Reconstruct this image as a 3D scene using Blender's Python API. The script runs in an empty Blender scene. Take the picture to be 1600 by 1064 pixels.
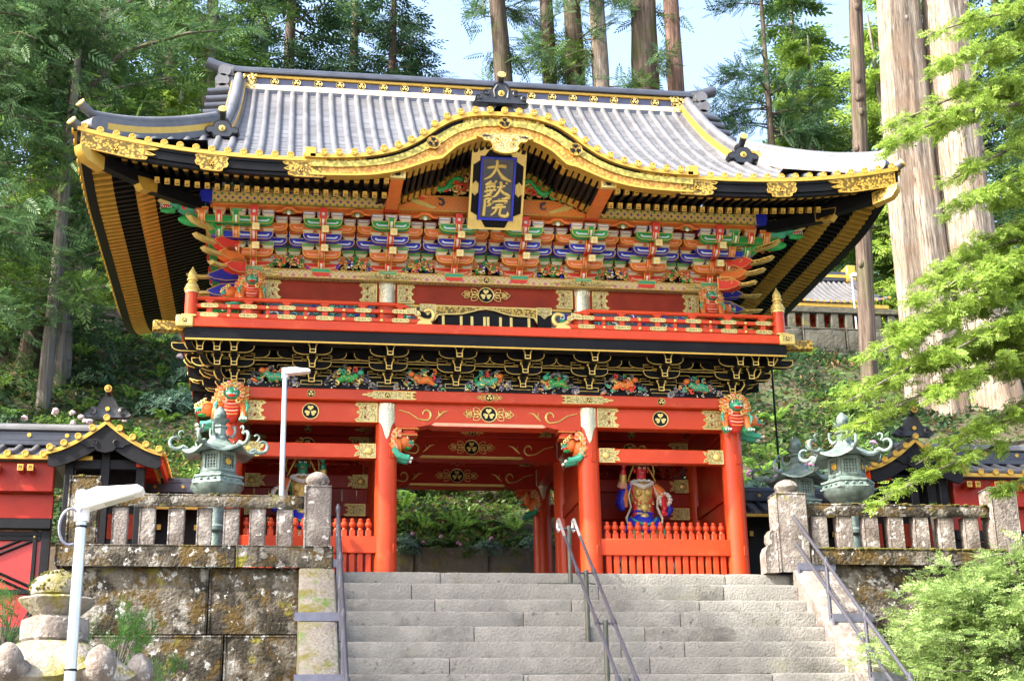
import bpy, bmesh, math, random
import numpy as np
from mathutils import Vector, Matrix, noise

R = math.radians
PI = math.pi
rnd = random.Random(7)
scene = bpy.context.scene
COL = scene.collection

# ------------------------------------------------------------------ camera
def make_camera():
    cam = bpy.data.cameras.new('camera')
    cam.sensor_width = 36.0
    cam.lens = 2313.46 / 1600 * 36
    cam.clip_start = 0.1
    cam.clip_end = 3000
    o = bpy.data.objects.new('camera', cam)
    yaw, pitch, roll = R(9.067307), R(18.180023), R(-1.116140)
    r = Vector((math.cos(yaw), -math.sin(yaw), 0))
    f = Vector((math.sin(yaw) * math.cos(pitch), math.cos(yaw) * math.cos(pitch), math.sin(pitch)))
    u = r.cross(f)
    r2 = r * math.cos(roll) + u * math.sin(roll)
    u2 = u * math.cos(roll) - r * math.sin(roll)
    M = Matrix((r2, u2, -f)).transposed().to_4x4()
    M.translation = Vector((-3.25764, -23.1008, -3.56312))
    o.matrix_world = M
    COL.objects.link(o)
    scene.camera = o
make_camera()

# ------------------------------------------------------------------ sky, sun, exposure
SUN = Vector((0.68, 0.30, -0.67)).normalized()      # direction the light travels
world = bpy.data.worlds.new('World')
scene.world = world
world.use_nodes = True
wn = world.node_tree.nodes
wl = world.node_tree.links
bg = wn['Background']
sky = wn.new('ShaderNodeTexSky')
sky.sky_type = 'NISHITA'
sky.sun_disc = False
sky.sun_elevation = math.asin(-SUN.z)
sky.sun_rotation = math.atan2(-SUN.x, -SUN.y)
sky.air_density = 1.0
sky.dust_density = 5.0
sky.ozone_density = 1.0
wl.new(sky.outputs['Color'], bg.inputs['Color'])
bg.inputs['Strength'].default_value = 0.15
sd = bpy.data.lights.new('sun', 'SUN')
sd.energy = 2.5
sd.angle = R(0.53)
sd.color = (1.0, 0.95, 0.87)
so = bpy.data.objects.new('sun', sd)
so.rotation_euler = SUN.to_track_quat('-Z', 'Y').to_euler()
so.location = (-30, -15, 30)
COL.objects.link(so)
vs = scene.view_settings
vs.view_transform = 'Standard'
vs.look = 'None'
vs.gamma = 1.0
vs.use_curve_mapping = False
vs.exposure = 2.33
scene.cycles.max_bounces = 8
scene.cycles.diffuse_bounces = 4
scene.cycles.transparent_max_bounces = 8

# ------------------------------------------------------------------ materials
MATS = {}
def mat(name, col, rough=0.5, metal=0.0, vary=0.15, scale=3.0, bump=0.0, bscale=40.0, col2=None, spec=0.5, coat=0.0):
    """Procedural material: base colour broken up by noise, optional relief."""
    m = bpy.data.materials.new(name)
    m.use_nodes = True
    nt = m.node_tree
    N, L = nt.nodes, nt.links
    b = N['Principled BSDF']
    b.inputs['Roughness'].default_value = rough
    b.inputs['Metallic'].default_value = metal
    b.inputs['Specular IOR Level'].default_value = spec
    b.inputs['Coat Weight'].default_value = coat
    tc = N.new('ShaderNodeTexCoord')
    nz = N.new('ShaderNodeTexNoise')
    nz.inputs['Scale'].default_value = scale
    nz.inputs['Detail'].default_value = 5
    nz.inputs['Roughness'].default_value = 0.62
    L.new(tc.outputs['Object'], nz.inputs['Vector'])
    rp = N.new('ShaderNodeValToRGB')
    a = tuple(max(0, c * (1 - vary)) for c in col)
    c2 = col2 if col2 else tuple(min(1, c * (1 + vary)) for c in col)
    rp.color_ramp.elements[0].position = 0.32
    rp.color_ramp.elements[1].position = 0.68
    rp.color_ramp.elements[0].color = (*a, 1)
    rp.color_ramp.elements[1].color = (*c2, 1)
    L.new(nz.outputs['Fac'], rp.inputs['Fac'])
    L.new(rp.outputs['Color'], b.inputs['Base Color'])
    if bump > 0:
        n2 = N.new('ShaderNodeTexNoise')
        n2.inputs['Scale'].default_value = bscale
        n2.inputs['Detail'].default_value = 4
        L.new(tc.outputs['Object'], n2.inputs['Vector'])
        bp = N.new('ShaderNodeBump')
        bp.inputs['Strength'].default_value = bump
        bp.inputs['Distance'].default_value = 0.02
        L.new(n2.outputs['Fac'], bp.inputs['Height'])
        L.new(bp.outputs['Normal'], b.inputs['Normal'])
    MATS[name] = m
    return m

def leafmat(name, col, col2, rough=0.55, trans=0.35):
    m = bpy.data.materials.new(name)
    m.use_nodes = True
    N, L = m.node_tree.nodes, m.node_tree.links
    b = N['Principled BSDF']
    b.inputs['Roughness'].default_value = rough
    b.inputs['Specular IOR Level'].default_value = 0.35
    out = N['Material Output']
    g = N.new('ShaderNodeNewGeometry')
    rp = N.new('ShaderNodeValToRGB')
    rp.color_ramp.elements[0].color = (*col, 1)
    rp.color_ramp.elements[1].color = (*col2, 1)
    L.new(g.outputs['Random Per Island'], rp.inputs['Fac'])
    tr = N.new('ShaderNodeBsdfTranslucent')
    mx = N.new('ShaderNodeMixShader')
    mx.inputs['Fac'].default_value = trans
    L.new(rp.outputs['Color'], b.inputs['Base Color'])
    L.new(rp.outputs['Color'], tr.inputs['Color'])
    L.new(b.outputs['BSDF'], mx.inputs[1])
    L.new(tr.outputs['BSDF'], mx.inputs[2])
    L.new(mx.outputs['Shader'], out.inputs['Surface'])
    MATS[name] = m
    return m

def patched(name, layers, rough=0.85, bump=0.5, bscale=18.0, seed=0.0):
    """Stone with irregular patches. layers: list of (colour, noise scale, threshold, softness)."""
    m = bpy.data.materials.new(name)
    m.use_nodes = True
    N, L = m.node_tree.nodes, m.node_tree.links
    b = N['Principled BSDF']
    b.inputs['Roughness'].default_value = rough
    b.inputs['Specular IOR Level'].default_value = 0.25
    tc = N.new('ShaderNodeTexCoord')
    oi = N.new('ShaderNodeObjectInfo')
    ad = N.new('ShaderNodeVectorMath')
    ad.operation = 'ADD'
    sc = N.new('ShaderNodeMath'); sc.operation = 'MULTIPLY'; sc.inputs[1].default_value = 37.0
    L.new(oi.outputs['Random'], sc.inputs[0])
    L.new(tc.outputs['Object'], ad.inputs[0])
    L.new(sc.outputs[0], ad.inputs[1])
    prev = None
    for i, lay in enumerate(layers):
        c, s, th, soft = lay if i else (lay, 0, 0, 0)
        rgb = N.new('ShaderNodeRGB')
        rgb.outputs[0].default_value = (*c, 1)
        if prev is None:
            prev = rgb.outputs[0]
            continue
        nz = N.new('ShaderNodeTexNoise')
        nz.noise_dimensions = '4D'
        nz.inputs['W'].default_value = seed + i * 3.7
        nz.inputs['Scale'].default_value = s
        nz.inputs['Detail'].default_value = 7
        nz.inputs['Roughness'].default_value = 0.68
        L.new(ad.outputs[0], nz.inputs['Vector'])
        mr = N.new('ShaderNodeMapRange')
        mr.inputs['From Min'].default_value = th
        mr.inputs['From Max'].default_value = th + soft
        L.new(nz.outputs['Fac'], mr.inputs['Value'])
        mx = N.new('ShaderNodeMix')
        mx.data_type = 'RGBA'
        L.new(mr.outputs[0], mx.inputs['Factor'])
        L.new(prev, mx.inputs['A'])
        L.new(rgb.outputs[0], mx.inputs['B'])
        prev = mx.outputs['Result']
    L.new(prev, b.inputs['Base Color'])
    n2 = N.new('ShaderNodeTexNoise')
    n2.inputs['Scale'].default_value = bscale
    n2.inputs['Detail'].default_value = 6
    L.new(ad.outputs[0], n2.inputs['Vector'])
    bp = N.new('ShaderNodeBump')
    bp.inputs['Strength'].default_value = bump
    bp.inputs['Distance'].default_value = 0.04
    L.new(n2.outputs['Fac'], bp.inputs['Height'])
    L.new(bp.outputs['Normal'], b.inputs['Normal'])
    MATS[name] = m
    return m

def diaper(name, base, c1, c2, sx, sz, line, metal=0.0):
    """Painted lozenge pattern on a beam face (x along the beam, z up); flat print."""
    m = bpy.data.materials.new(name)
    m.use_nodes = True
    N, L = m.node_tree.nodes, m.node_tree.links
    b = N['Principled BSDF']
    b.inputs['Roughness'].default_value = 0.45
    b.inputs['Metallic'].default_value = metal
    tc = N.new('ShaderNodeTexCoord')
    sp = N.new('ShaderNodeSeparateXYZ')
    L.new(tc.outputs['Object'], sp.inputs[0])
    def M(op, a, bb=None):
        n = N.new('ShaderNodeMath'); n.operation = op
        for i, v in enumerate((a, bb)):
            if v is None: continue
            if isinstance(v, (int, float)): n.inputs[i].default_value = v
            else: L.new(v, n.inputs[i])
        return n.outputs[0]
    X = M('MULTIPLY', sp.outputs['X'], 1.0 / sx)
    Z = M('MULTIPLY', sp.outputs['Z'], 1.0 / sz)
    p, q = M('ADD', X, Z), M('SUBTRACT', X, Z)
    fp, fq = M('FRACT', p), M('FRACT', q)
    dp = M('ABSOLUTE', M('SUBTRACT', fp, 0.5))
    dq = M('ABSOLUTE', M('SUBTRACT', fq, 0.5))
    mxd = M('MAXIMUM', dp, dq)
    isline = M('GREATER_THAN', mxd, 0.43)
    inner = M('LESS_THAN', mxd, 0.2)
    ring = M('MULTIPLY', M('LESS_THAN', mxd, 0.32), M('GREATER_THAN', mxd, 0.26))
    par = M('FRACT', M('MULTIPLY', M('ADD', M('FLOOR', p), M('FLOOR', q)), 0.5))
    alt = M('GREATER_THAN', par, 0.25)
    def mixc(f, A, B):
        n = N.new('ShaderNodeMix'); n.data_type = 'RGBA'
        L.new(f, n.inputs['Factor'])
        for k, v in (('A', A), ('B', B)):
            if isinstance(v, tuple): n.inputs[k].default_value = (*v, 1)
            else: L.new(v, n.inputs[k])
        return n.outputs['Result']
    core = mixc(alt, c1, c2)
    col = mixc(inner, base, core)
    col = mixc(ring, col, line)
    col = mixc(isline, col, line)
    L.new(col, b.inputs['Base Color'])
    MATS[name] = m
    return m

def gold_mat(name, col, dots=True, rough=0.36, metal=0.45, scale=24.0, dark=(0.13, 0.08, 0.012)):
    """Chased gilt metal: fine engraved relief and darker pits."""
    m = bpy.data.materials.new(name)
    m.use_nodes = True
    N, L = m.node_tree.nodes, m.node_tree.links
    b = N['Principled BSDF']
    b.inputs['Roughness'].default_value = rough
    b.inputs['Metallic'].default_value = metal
    tc = N.new('ShaderNodeTexCoord')
    v = N.new('ShaderNodeTexVoronoi')
    v.inputs['Scale'].default_value = scale
    L.new(tc.outputs['Object'], v.inputs['Vector'])
    rp = N.new('ShaderNodeValToRGB')
    rp.color_ramp.elements[0].position = 0.40
    rp.color_ramp.elements[1].position = 0.58
    rp.color_ramp.elements[0].color = (*col, 1)
    rp.color_ramp.elements[1].color = (*(dark if dots else col), 1)
    L.new(v.outputs['Distance'], rp.inputs['Fac'])
    L.new(rp.outputs['Color'], b.inputs['Base Color'])
    bp = N.new('ShaderNodeBump')
    bp.inputs['Strength'].default_value = 0.25
    bp.inputs['Distance'].default_value = 0.01
    L.new(v.outputs['Distance'], bp.inputs['Height'])
    L.new(bp.outputs['Normal'], b.inputs['Normal'])
    MATS[name] = m
    return m

GOLD = (0.52, 0.315, 0.05)
PGOLD = (0.58, 0.47, 0.20)
mat('gold', GOLD, 0.38, 0.40, 0.08, 9.0)
gold_mat('chased_gold', GOLD)
gold_mat('pale_gold', PGOLD, rough=0.42, metal=0.5, scale=38, dark=(0.30, 0.22, 0.07))
mat('bright_gold', (0.66, 0.49, 0.15), 0.4, 0.45, 0.08, 9.0)
mat('gilt_line', (0.76, 0.53, 0.13), 0.45, 0.1, 0.08, 9.0)
mat('silver_gilt', (0.62, 0.56, 0.38), 0.36, 0.6, 0.35, 45.0)
mat('black_lacquer', (0.007, 0.007, 0.008), 0.42, 0, 0.3, 2.0, spec=0.12)
mat('black_iron', (0.008, 0.008, 0.010), 0.5, 0, 0.3, 8.0, spec=0.18)
mat('bengara', (0.25, 0.030, 0.012), 0.5, 0, 0.2, 2.0, spec=0.15)
mat('orange', (0.70, 0.17, 0.03), 0.5, 0, 0.12, 6.0)
mat('green', (0.02, 0.32, 0.075), 0.5, 0, 0.18, 6.0)
mat('jade', (0.05, 0.36, 0.22), 0.5, 0, 0.2, 8.0)
mat('ultramarine', (0.018, 0.028, 0.46), 0.5, 0, 0.18, 6.0)
mat('scarlet', (0.70, 0.045, 0.028), 0.5, 0, 0.12, 6.0)
mat('pink', (0.76, 0.36, 0.22), 0.5, 0, 0.12, 6.0)
mat('white_paint', (0.76, 0.73, 0.66), 0.55, 0, 0.06, 6.0)
mat('pale_blue', (0.58, 0.68, 0.78), 0.5, 0, 0.08, 6.0)
mat('cream', (0.72, 0.66, 0.48), 0.5, 0, 0.08, 6.0)
mat('slate', (0.05, 0.055, 0.075), 0.5, 0, 0.2, 6.0)
mat('roof_copper', (0.105, 0.107, 0.114), 0.48, 0.1, 0.30, 2.2, bump=0.15, bscale=30)
mat('roof_dark', (0.045, 0.05, 0.065), 0.35, 0.2, 0.25, 3.0)
mat('ornament_black', (0.016, 0.018, 0.023), 0.38, 0, 0.3, 6.0)
mat('steel_paint', (0.085, 0.085, 0.105), 0.35, 0.4, 0.1, 9.0)
mat('steel_plate', (0.17, 0.17, 0.22), 0.35, 0.5, 0.15, 7.0)
mat('post_green', (0.07, 0.075, 0.06), 0.45, 0.3, 0.2, 7.0)
mat('aluminium', (0.62, 0.63, 0.64), 0.32, 0.75, 0.08, 4.0)
mat('lamp_white', (0.72, 0.72, 0.70), 0.35, 0, 0.03, 4.0)
mat('verdigris', (0.12, 0.185, 0.165), 0.55, 0.25, 0.42, 5.0, bump=0.35, bscale=28, col2=(0.25, 0.325, 0.295))
mat('verdigris_dark', (0.05, 0.075, 0.07), 0.55, 0.2, 0.4, 9.0)
mat('face_red', (0.60, 0.03, 0.035), 0.4, 0, 0.08, 6.0)
mat('face_green', (0.012, 0.20, 0.09), 0.4, 0, 0.1, 6.0)
diaper('purlin_pattern', (0.80, 0.42, 0.13), (0.02, 0.03, 0.42), (0.02, 0.32, 0.09), 0.115, 0.12, (0.86, 0.68, 0.22))
diaper('lozenge_pattern', (0.70, 0.60, 0.36), (0.55, 0.20, 0.16), (0.50, 0.16, 0.20), 0.20, 0.20, (0.45, 0.30, 0.06))
diaper('arch_beam_pattern', (0.66, 0.17, 0.03), (0.42, 0.20, 0.03), (0.60, 0.15, 0.025), 0.075, 0.085, (0.66, 0.22, 0.04))
diaper('brocade', (0.55, 0.42, 0.10), (0.02, 0.03, 0.30), (0.45, 0.05, 0.05), 0.05, 0.05, (0.62, 0.55, 0.35))
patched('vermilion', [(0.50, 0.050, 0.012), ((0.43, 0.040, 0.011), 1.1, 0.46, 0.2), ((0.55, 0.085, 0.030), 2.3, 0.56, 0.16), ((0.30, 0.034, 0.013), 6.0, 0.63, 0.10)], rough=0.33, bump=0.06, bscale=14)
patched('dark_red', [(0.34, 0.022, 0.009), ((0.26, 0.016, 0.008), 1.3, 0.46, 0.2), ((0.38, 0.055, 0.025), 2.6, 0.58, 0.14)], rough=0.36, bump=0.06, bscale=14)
# stone and ground
patched('step_stone', [(0.185, 0.178, 0.160), ((0.25, 0.24, 0.212), 2.4, 0.45, 0.22), ((0.085, 0.08, 0.07), 1.1, 0.54, 0.16), ((0.10, 0.095, 0.082), 9.0, 0.60, 0.05), ((0.165, 0.16, 0.09), 1.0, 0.60, 0.2)], bump=0.55, bscale=34)
patched('lichen_stone', [(0.13, 0.112, 0.085), ((0.032, 0.027, 0.019), 2.4, 0.43, 0.10), ((0.23, 0.215, 0.185), 3.0, 0.54, 0.06), ((0.085, 0.055, 0.016), 3.0, 0.51, 0.07), ((0.40, 0.395, 0.37), 8.0, 0.585, 0.03), ((0.17, 0.155, 0.022), 2.0, 0.59, 0.07)], bump=1.0, bscale=22)
patched('pale_stone', [(0.19, 0.165, 0.145), ((0.115, 0.092, 0.078), 2.6, 0.46, 0.14), ((0.27, 0.245, 0.215), 4.4, 0.51, 0.08), ((0.48, 0.465, 0.43), 8.5, 0.585, 0.03), ((0.17, 0.16, 0.03), 2.6, 0.63, 0.06)], bump=0.6, bscale=26)
patched('mossy_stone', [(0.24, 0.22, 0.18), ((0.20, 0.17, 0.14), 3.0, 0.46, 0.15), ((0.15, 0.135, 0.03), 1.9, 0.49, 0.10), ((0.10, 0.17, 0.03), 2.1, 0.57, 0.08), ((0.42, 0.40, 0.36), 7.0, 0.64, 0.04)], bump=0.8, bscale=20)
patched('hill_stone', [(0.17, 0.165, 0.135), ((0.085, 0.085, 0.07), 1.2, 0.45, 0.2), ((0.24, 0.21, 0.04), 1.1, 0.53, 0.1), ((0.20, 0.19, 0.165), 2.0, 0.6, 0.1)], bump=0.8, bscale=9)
patched('shaded_stone', [(0.085, 0.083, 0.066), ((0.04, 0.04, 0.033), 1.2, 0.45, 0.2), ((0.13, 0.12, 0.03), 1.1, 0.55, 0.1), ((0.16, 0.15, 0.13), 2.0, 0.6, 0.1)], bump=0.8, bscale=9)  # mossy dark stone; the shade on the upper wall is put into its colour
patched('forest_floor', [(0.050, 0.040, 0.026), ((0.09, 0.065, 0.042), 0.8, 0.50, 0.15), ((0.045, 0.07, 0.02), 1.1, 0.47, 0.1), ((0.17, 0.13, 0.09), 2.5, 0.60, 0.1)], bump=1.0, bscale=4)
patched('gravel_ground', [(0.24, 0.22, 0.19), ((0.16, 0.15, 0.13), 6.0, 0.5, 0.1), ((0.33, 0.31, 0.28), 14.0, 0.55, 0.1)], bump=0.8, bscale=60)
patched('moss', [(0.11, 0.10, 0.018), ((0.16, 0.135, 0.022), 9.0, 0.5, 0.1), ((0.09, 0.12, 0.02), 5.0, 0.55, 0.1)], bump=1.0, bscale=60)

def barkmat(name, c1, c2, sx=14.0, sz=0.9, c3=None):
    m = bpy.data.materials.new(name)
    m.use_nodes = True
    N, L = m.node_tree.nodes, m.node_tree.links
    b = N['Principled BSDF']
    b.inputs['Roughness'].default_value = 0.9
    b.inputs['Specular IOR Level'].default_value = 0.15
    tc = N.new('ShaderNodeTexCoord')
    mp = N.new('ShaderNodeMapping')
    mp.inputs['Scale'].default_value = (sx, sx, sz)
    L.new(tc.outputs['Object'], mp.inputs['Vector'])
    nz = N.new('ShaderNodeTexNoise')
    nz.inputs['Scale'].default_value = 1.0
    nz.inputs['Detail'].default_value = 6
    nz.inputs['Roughness'].default_value = 0.7
    L.new(mp.outputs[0], nz.inputs['Vector'])
    rp = N.new('ShaderNodeValToRGB')
    rp.color_ramp.elements[0].position = 0.36
    rp.color_ramp.elements[1].position = 0.64
    rp.color_ramp.elements[0].color = (*c1, 1)
    rp.color_ramp.elements[1].color = (*c2, 1)
    L.new(nz.outputs['Fac'], rp.inputs['Fac'])
    colr = rp.outputs['Color']
    if c3:
        n3 = N.new('ShaderNodeTexNoise')
        n3.inputs['Scale'].default_value = 0.55
        n3.inputs['Detail'].default_value = 4
        L.new(tc.outputs['Object'], n3.inputs['Vector'])
        mr = N.new('ShaderNodeMapRange')
        mr.inputs['From Min'].default_value = 0.5
        mr.inputs['From Max'].default_value = 0.68
        L.new(n3.outputs['Fac'], mr.inputs['Value'])
        mx = N.new('ShaderNodeMix'); mx.data_type = 'RGBA'
        L.new(mr.outputs[0], mx.inputs['Factor'])
        L.new(colr, mx.inputs['A'])
        mx.inputs['B'].default_value = (*c3, 1)
        colr = mx.outputs['Result']
    L.new(colr, b.inputs['Base Color'])
    bp = N.new('ShaderNodeBump')
    bp.inputs['Strength'].default_value = 1.0
    bp.inputs['Distance'].default_value = 0.08
    L.new(nz.outputs['Fac'], bp.inputs['Height'])
    L.new(bp.outputs['Normal'], b.inputs['Normal'])
    MATS[name] = m
barkmat('cedar_bark', (0.10, 0.070, 0.048), (0.46, 0.405, 0.33), 22.0, 1.5, (0.27, 0.19, 0.13))
barkmat('dark_bark', (0.045, 0.033, 0.026), (0.15, 0.115, 0.09), 10.0, 0.5, (0.065, 0.075, 0.03))
barkmat('grey_bark', (0.075, 0.066, 0.055), (0.24, 0.215, 0.185), 12.0, 0.6, (0.11, 0.12, 0.05))
leafmat('leaf_dark', (0.020, 0.055, 0.024), (0.065, 0.13, 0.05))
leafmat('leaf_blue', (0.034, 0.088, 0.034), (0.115, 0.20, 0.07), trans=.42)
leafmat('leaf_mid', (0.045, 0.105, 0.022), (0.15, 0.25, 0.045), trans=.4)
leafmat('leaf_bright', (0.14, 0.25, 0.03), (0.34, 0.46, 0.085), trans=0.5)
leafmat('leaf_fern', (0.11, 0.24, 0.035), (0.26, 0.42, 0.075), trans=0.45)
leafmat('leaf_pine', (0.040, 0.125, 0.022), (0.11, 0.25, 0.05), trans=0.3)
leafmat('petal', (0.55, 0.22, 0.42), (0.74, 0.50, 0.62), trans=0.3)
leafmat('petal_pale', (0.66, 0.46, 0.50), (0.80, 0.68, 0.68), trans=0.3)
leafmat('dry_leaf', (0.13, 0.075, 0.035), (0.26, 0.17, 0.08), trans=0.2)

# ------------------------------------------------------------------ mesh builder
def inset(poly, d):
    """Offset a closed polygon (counter-clockwise) inwards by d."""
    n = len(poly)
    out = []
    for i in range(n):
        x0, y0 = poly[i - 1]; x1, y1 = poly[i]; x2, y2 = poly[(i + 1) % n]
        ax, ay = x1 - x0, y1 - y0; bx, by = x2 - x1, y2 - y1
        la = math.hypot(ax, ay) or 1e-9; lb = math.hypot(bx, by) or 1e-9
        n1 = (-ay / la, ax / la); n2 = (-by / lb, bx / lb)
        mx, my = n1[0] + n2[0], n1[1] + n2[1]
        l2 = mx * mx + my * my
        if l2 < 0.2: l2 = 0.2
        k = 2 * d / l2
        out.append((x1 + mx * k, y1 + my * k))
    return out

def ccw(poly):
    a = sum(poly[i - 1][0] * poly[i][1] - poly[i][0] * poly[i - 1][1] for i in range(len(poly)))
    return poly if a > 0 else poly[::-1]

class MB:
    def __init__(self):
        self.v = []; self.f = []; self.m = []; self.T = None
    def add(self, vs_, fs, mi=0):
        o = len(self.v)
        if self.T is not None:
            vs_ = [self.T @ Vector(p) for p in vs_]
        self.v.extend([tuple(p) for p in vs_])
        for f in fs: self.f.append(tuple(i + o for i in f))
        if isinstance(mi, int): self.m.extend([mi] * len(fs))
        else: self.m.extend(mi)
        return self
    def box(self, x0, x1, y0, y1, z0, z1, mi=0, bev=0.0):
        if bev <= 0:
            v = [(x0, y0, z0), (x1, y0, z0), (x1, y1, z0), (x0, y1, z0), (x0, y0, z1), (x1, y0, z1), (x1, y1, z1), (x0, y1, z1)]
            f = [(0, 3, 2, 1), (4, 5, 6, 7), (0, 1, 5, 4), (1, 2, 6, 5), (2, 3, 7, 6), (3, 0, 4, 7)]
            return self.add(v, f, mi)
        b = min(bev, (x1 - x0) * .45, (y1 - y0) * .45, (z1 - z0) * .45)
        X = (x0, x1); Y = (y0, y1); Z = (z0, z1)
        v = []; idx = {}
        for i in (0, 1):
            for j in (0, 1):
                for k in (0, 1):
                    sx, sy, sz = (b, -b)[i], (b, -b)[j], (b, -b)[k]
                    for ax, p in enumerate(((X[i], Y[j] + sy, Z[k] + sz), (X[i] + sx, Y[j], Z[k] + sz), (X[i] + sx, Y[j] + sy, Z[k]))):
                        idx[(i, j, k, ax)] = len(v); v.append(p)
        g = lambda i, j, k, a: idx[(i, j, k, a)]
        f = []
        f.append((g(0, 0, 0, 0), g(0, 0, 1, 0), g(0, 1, 1, 0), g(0, 1, 0, 0)))
        f.append((g(1, 0, 0, 0), g(1, 1, 0, 0), g(1, 1, 1, 0), g(1, 0, 1, 0)))
        f.append((g(0, 0, 0, 1), g(1, 0, 0, 1), g(1, 0, 1, 1), g(0, 0, 1, 1)))
        f.append((g(0, 1, 0, 1), g(0, 1, 1, 1), g(1, 1, 1, 1), g(1, 1, 0, 1)))
        f.append((g(0, 0, 0, 2), g(0, 1, 0, 2), g(1, 1, 0, 2), g(1, 0, 0, 2)))
        f.append((g(0, 0, 1, 2), g(1, 0, 1, 2), g(1, 1, 1, 2), g(0, 1, 1, 2)))
        for a, bx in ((0, 1), (0, 2), (1, 2)):
            c = 3 - a - bx
            for p in (0, 1):
                for q in (0, 1):
                    def key(ax, s, t):
                        d = [0, 0, 0]; d[a] = p; d[bx] = q; d[c] = s
                        return idx[(d[0], d[1], d[2], ax)]
                    f.append((key(a, 0, 0), key(a, 1, 0), key(bx, 1, 0), key(bx, 0, 0)))
        for i in (0, 1):
            for j in (0, 1):
                for k in (0, 1):
                    f.append((g(i, j, k, 0), g(i, j, k, 1), g(i, j, k, 2)))
        return self.add(v, f, mi)
    def prism(self, poly, axis, t0, t1, mi=0, rings=(), side=None, back=True):
        """poly in the plane across `axis` ('x': (y,z), 'y': (x,z), 'z': (x,y)), from t0 (front) to t1.
        rings: list of (inset, material, proud) nested on the front face."""
        poly = ccw(poly)
        n = len(poly)
        def P(p, t):
            return {'x': (t, p[0], p[1]), 'y': (p[0], t, p[1]), 'z': (p[0], p[1], t)}[axis]
        v = [P(p, t0) for p in poly] + [P(p, t1) for p in poly]
        f = [(i, (i + 1) % n, n + (i + 1) % n, n + i) for i in range(n)]
        ms = [mi if side is None else side] * n
        if back:
            f.append(tuple(range(n, 2 * n))); ms.append(mi)
        sgn = 1 if t1 > t0 else -1
        prev = list(range(n)); cur = poly; acc = 0; m0 = mi
        for d, m2, pr in rings:
            cur = inset(poly, d)
            base = len(v)
            v += [P(p, t0 - sgn * pr) for p in cur]
            for i in range(n):
                f.append((prev[i], base + i, base + (i + 1) % n, prev[(i + 1) % n])); ms.append(m0)
            prev = [base + i for i in range(n)]; m0 = m2
        f.append(tuple(prev)); ms.append(m0)
        return self.add(v, f, ms)
    def tube(self, pts, r, seg=8, mi=0, cap=True, flat=1.0):
        pts = [Vector(p) for p in pts]
        n = len(pts)
        rs = r if isinstance(r, (list, tuple)) else [r] * n
        v = []; f = []
        prevN = None
        for i, p in enumerate(pts):
            t = (pts[min(i + 1, n - 1)] - pts[max(i - 1, 0)])
            if t.length < 1e-9: t = Vector((0, 0, 1))
            t.normalize()
            if prevN is None:
                a = Vector((0, 0, 1)) if abs(t.z) < 0.9 else Vector((1, 0, 0))
                nn = a.cross(t).normalized()
            else:
                nn = (prevN - t * prevN.dot(t))
                nn = nn.normalized() if nn.length > 1e-6 else t.orthogonal().normalized()
            prevN = nn
            bb = t.cross(nn)
            for k in range(seg):
                a = 2 * PI * k / seg
                v.append(p + nn * (math.cos(a) * rs[i]) + bb * (math.sin(a) * rs[i] * flat))
        for i in range(n - 1):
            for k in range(seg):
                f.append((i * seg + k, i * seg + (k + 1) % seg, (i + 1) * seg + (k + 1) % seg, (i + 1) * seg + k))
        if cap:
            f.append(tuple(range(seg))[::-1]); f.append(tuple((n - 1) * seg + k for k in range(seg)))
        return self.add(v, f, mi)
    def lathe(self, prof, seg=16, mi=0, c=(0, 0, 0), sq=None, rot=0.0, cap=True):
        """prof: list of (radius, z[, material]); sq: scallop function angle -> factor."""
        v = []; f = []; ms = []
        for r, z, *_ in prof:
            for k in range(seg):
                a = 2 * PI * k / seg + rot
                rr = r * (sq(a, z) if sq else 1)
                v.append((c[0] + math.cos(a) * rr, c[1] + math.sin(a) * rr, c[2] + z))
        for i in range(len(prof) - 1):
            m2 = prof[i][2] if len(prof[i]) > 2 else mi
            for k in range(seg):
                f.append((i * seg + k, i * seg + (k + 1) % seg, (i + 1) * seg + (k + 1) % seg, (i + 1) * seg + k)); ms.append(m2)
        if cap:
            f.append(tuple(range(seg))[::-1]); f.append(tuple((len(prof) - 1) * seg + k for k in range(seg)))
            ms += [ms[0], ms[-1]]
        return self.add(v, f, ms)
    def ell(self, c, r, mi=0, seg=10, rings=6, M=None):
        if isinstance(r, (int, float)): r = (r, r, r)
        c = Vector(c)
        v = []; f = []
        for i in range(rings + 1):
            th = PI * i / rings
            for k in range(seg):
                a = 2 * PI * k / seg
                p = Vector((r[0] * math.sin(th) * math.cos(a), r[1] * math.sin(th) * math.sin(a), r[2] * math.cos(th)))
                if M is not None: p = M @ p
                v.append(c + p)
        for i in range(rings):
            for k in range(seg):
                f.append((i * seg + k, (i + 1) * seg + k, (i + 1) * seg + (k + 1) % seg, i * seg + (k + 1) % seg))
        return self.add(v, f, mi)
    def grid(self, fn, nu, nv, mi=0, flip=False):
        v = [fn(i / nu, j / nv) for j in range(nv + 1) for i in range(nu + 1)]
        f = []
        for j in range(nv):
            for i in range(nu):
                a = j * (nu + 1) + i
                q = (a, a + 1, a + nu + 2, a + nu + 1)
                f.append(q[::-1] if flip else q)
        return self.add(v, f, mi)
    def mesh(self, name, mats, smooth=True, angle=38, fix=True):
        me = bpy.data.meshes.new(name)
        me.from_pydata(self.v, [], self.f)
        if isinstance(mats, str): mats = [mats]
        for m in mats: me.materials.append(MATS[m])
        if len(mats) > 1:
            me.polygons.foreach_set('material_index', self.m)
        if fix:
            b = bmesh.new(); b.from_mesh(me)
            bmesh.ops.recalc_face_normals(b, faces=b.faces)
            b.to_mesh(me); b.free()
        if smooth:
            me.polygons.foreach_set('use_smooth', [True] * len(me.polygons))
            me.set_sharp_from_angle(angle=R(angle))
        me.update()
        return me
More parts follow.
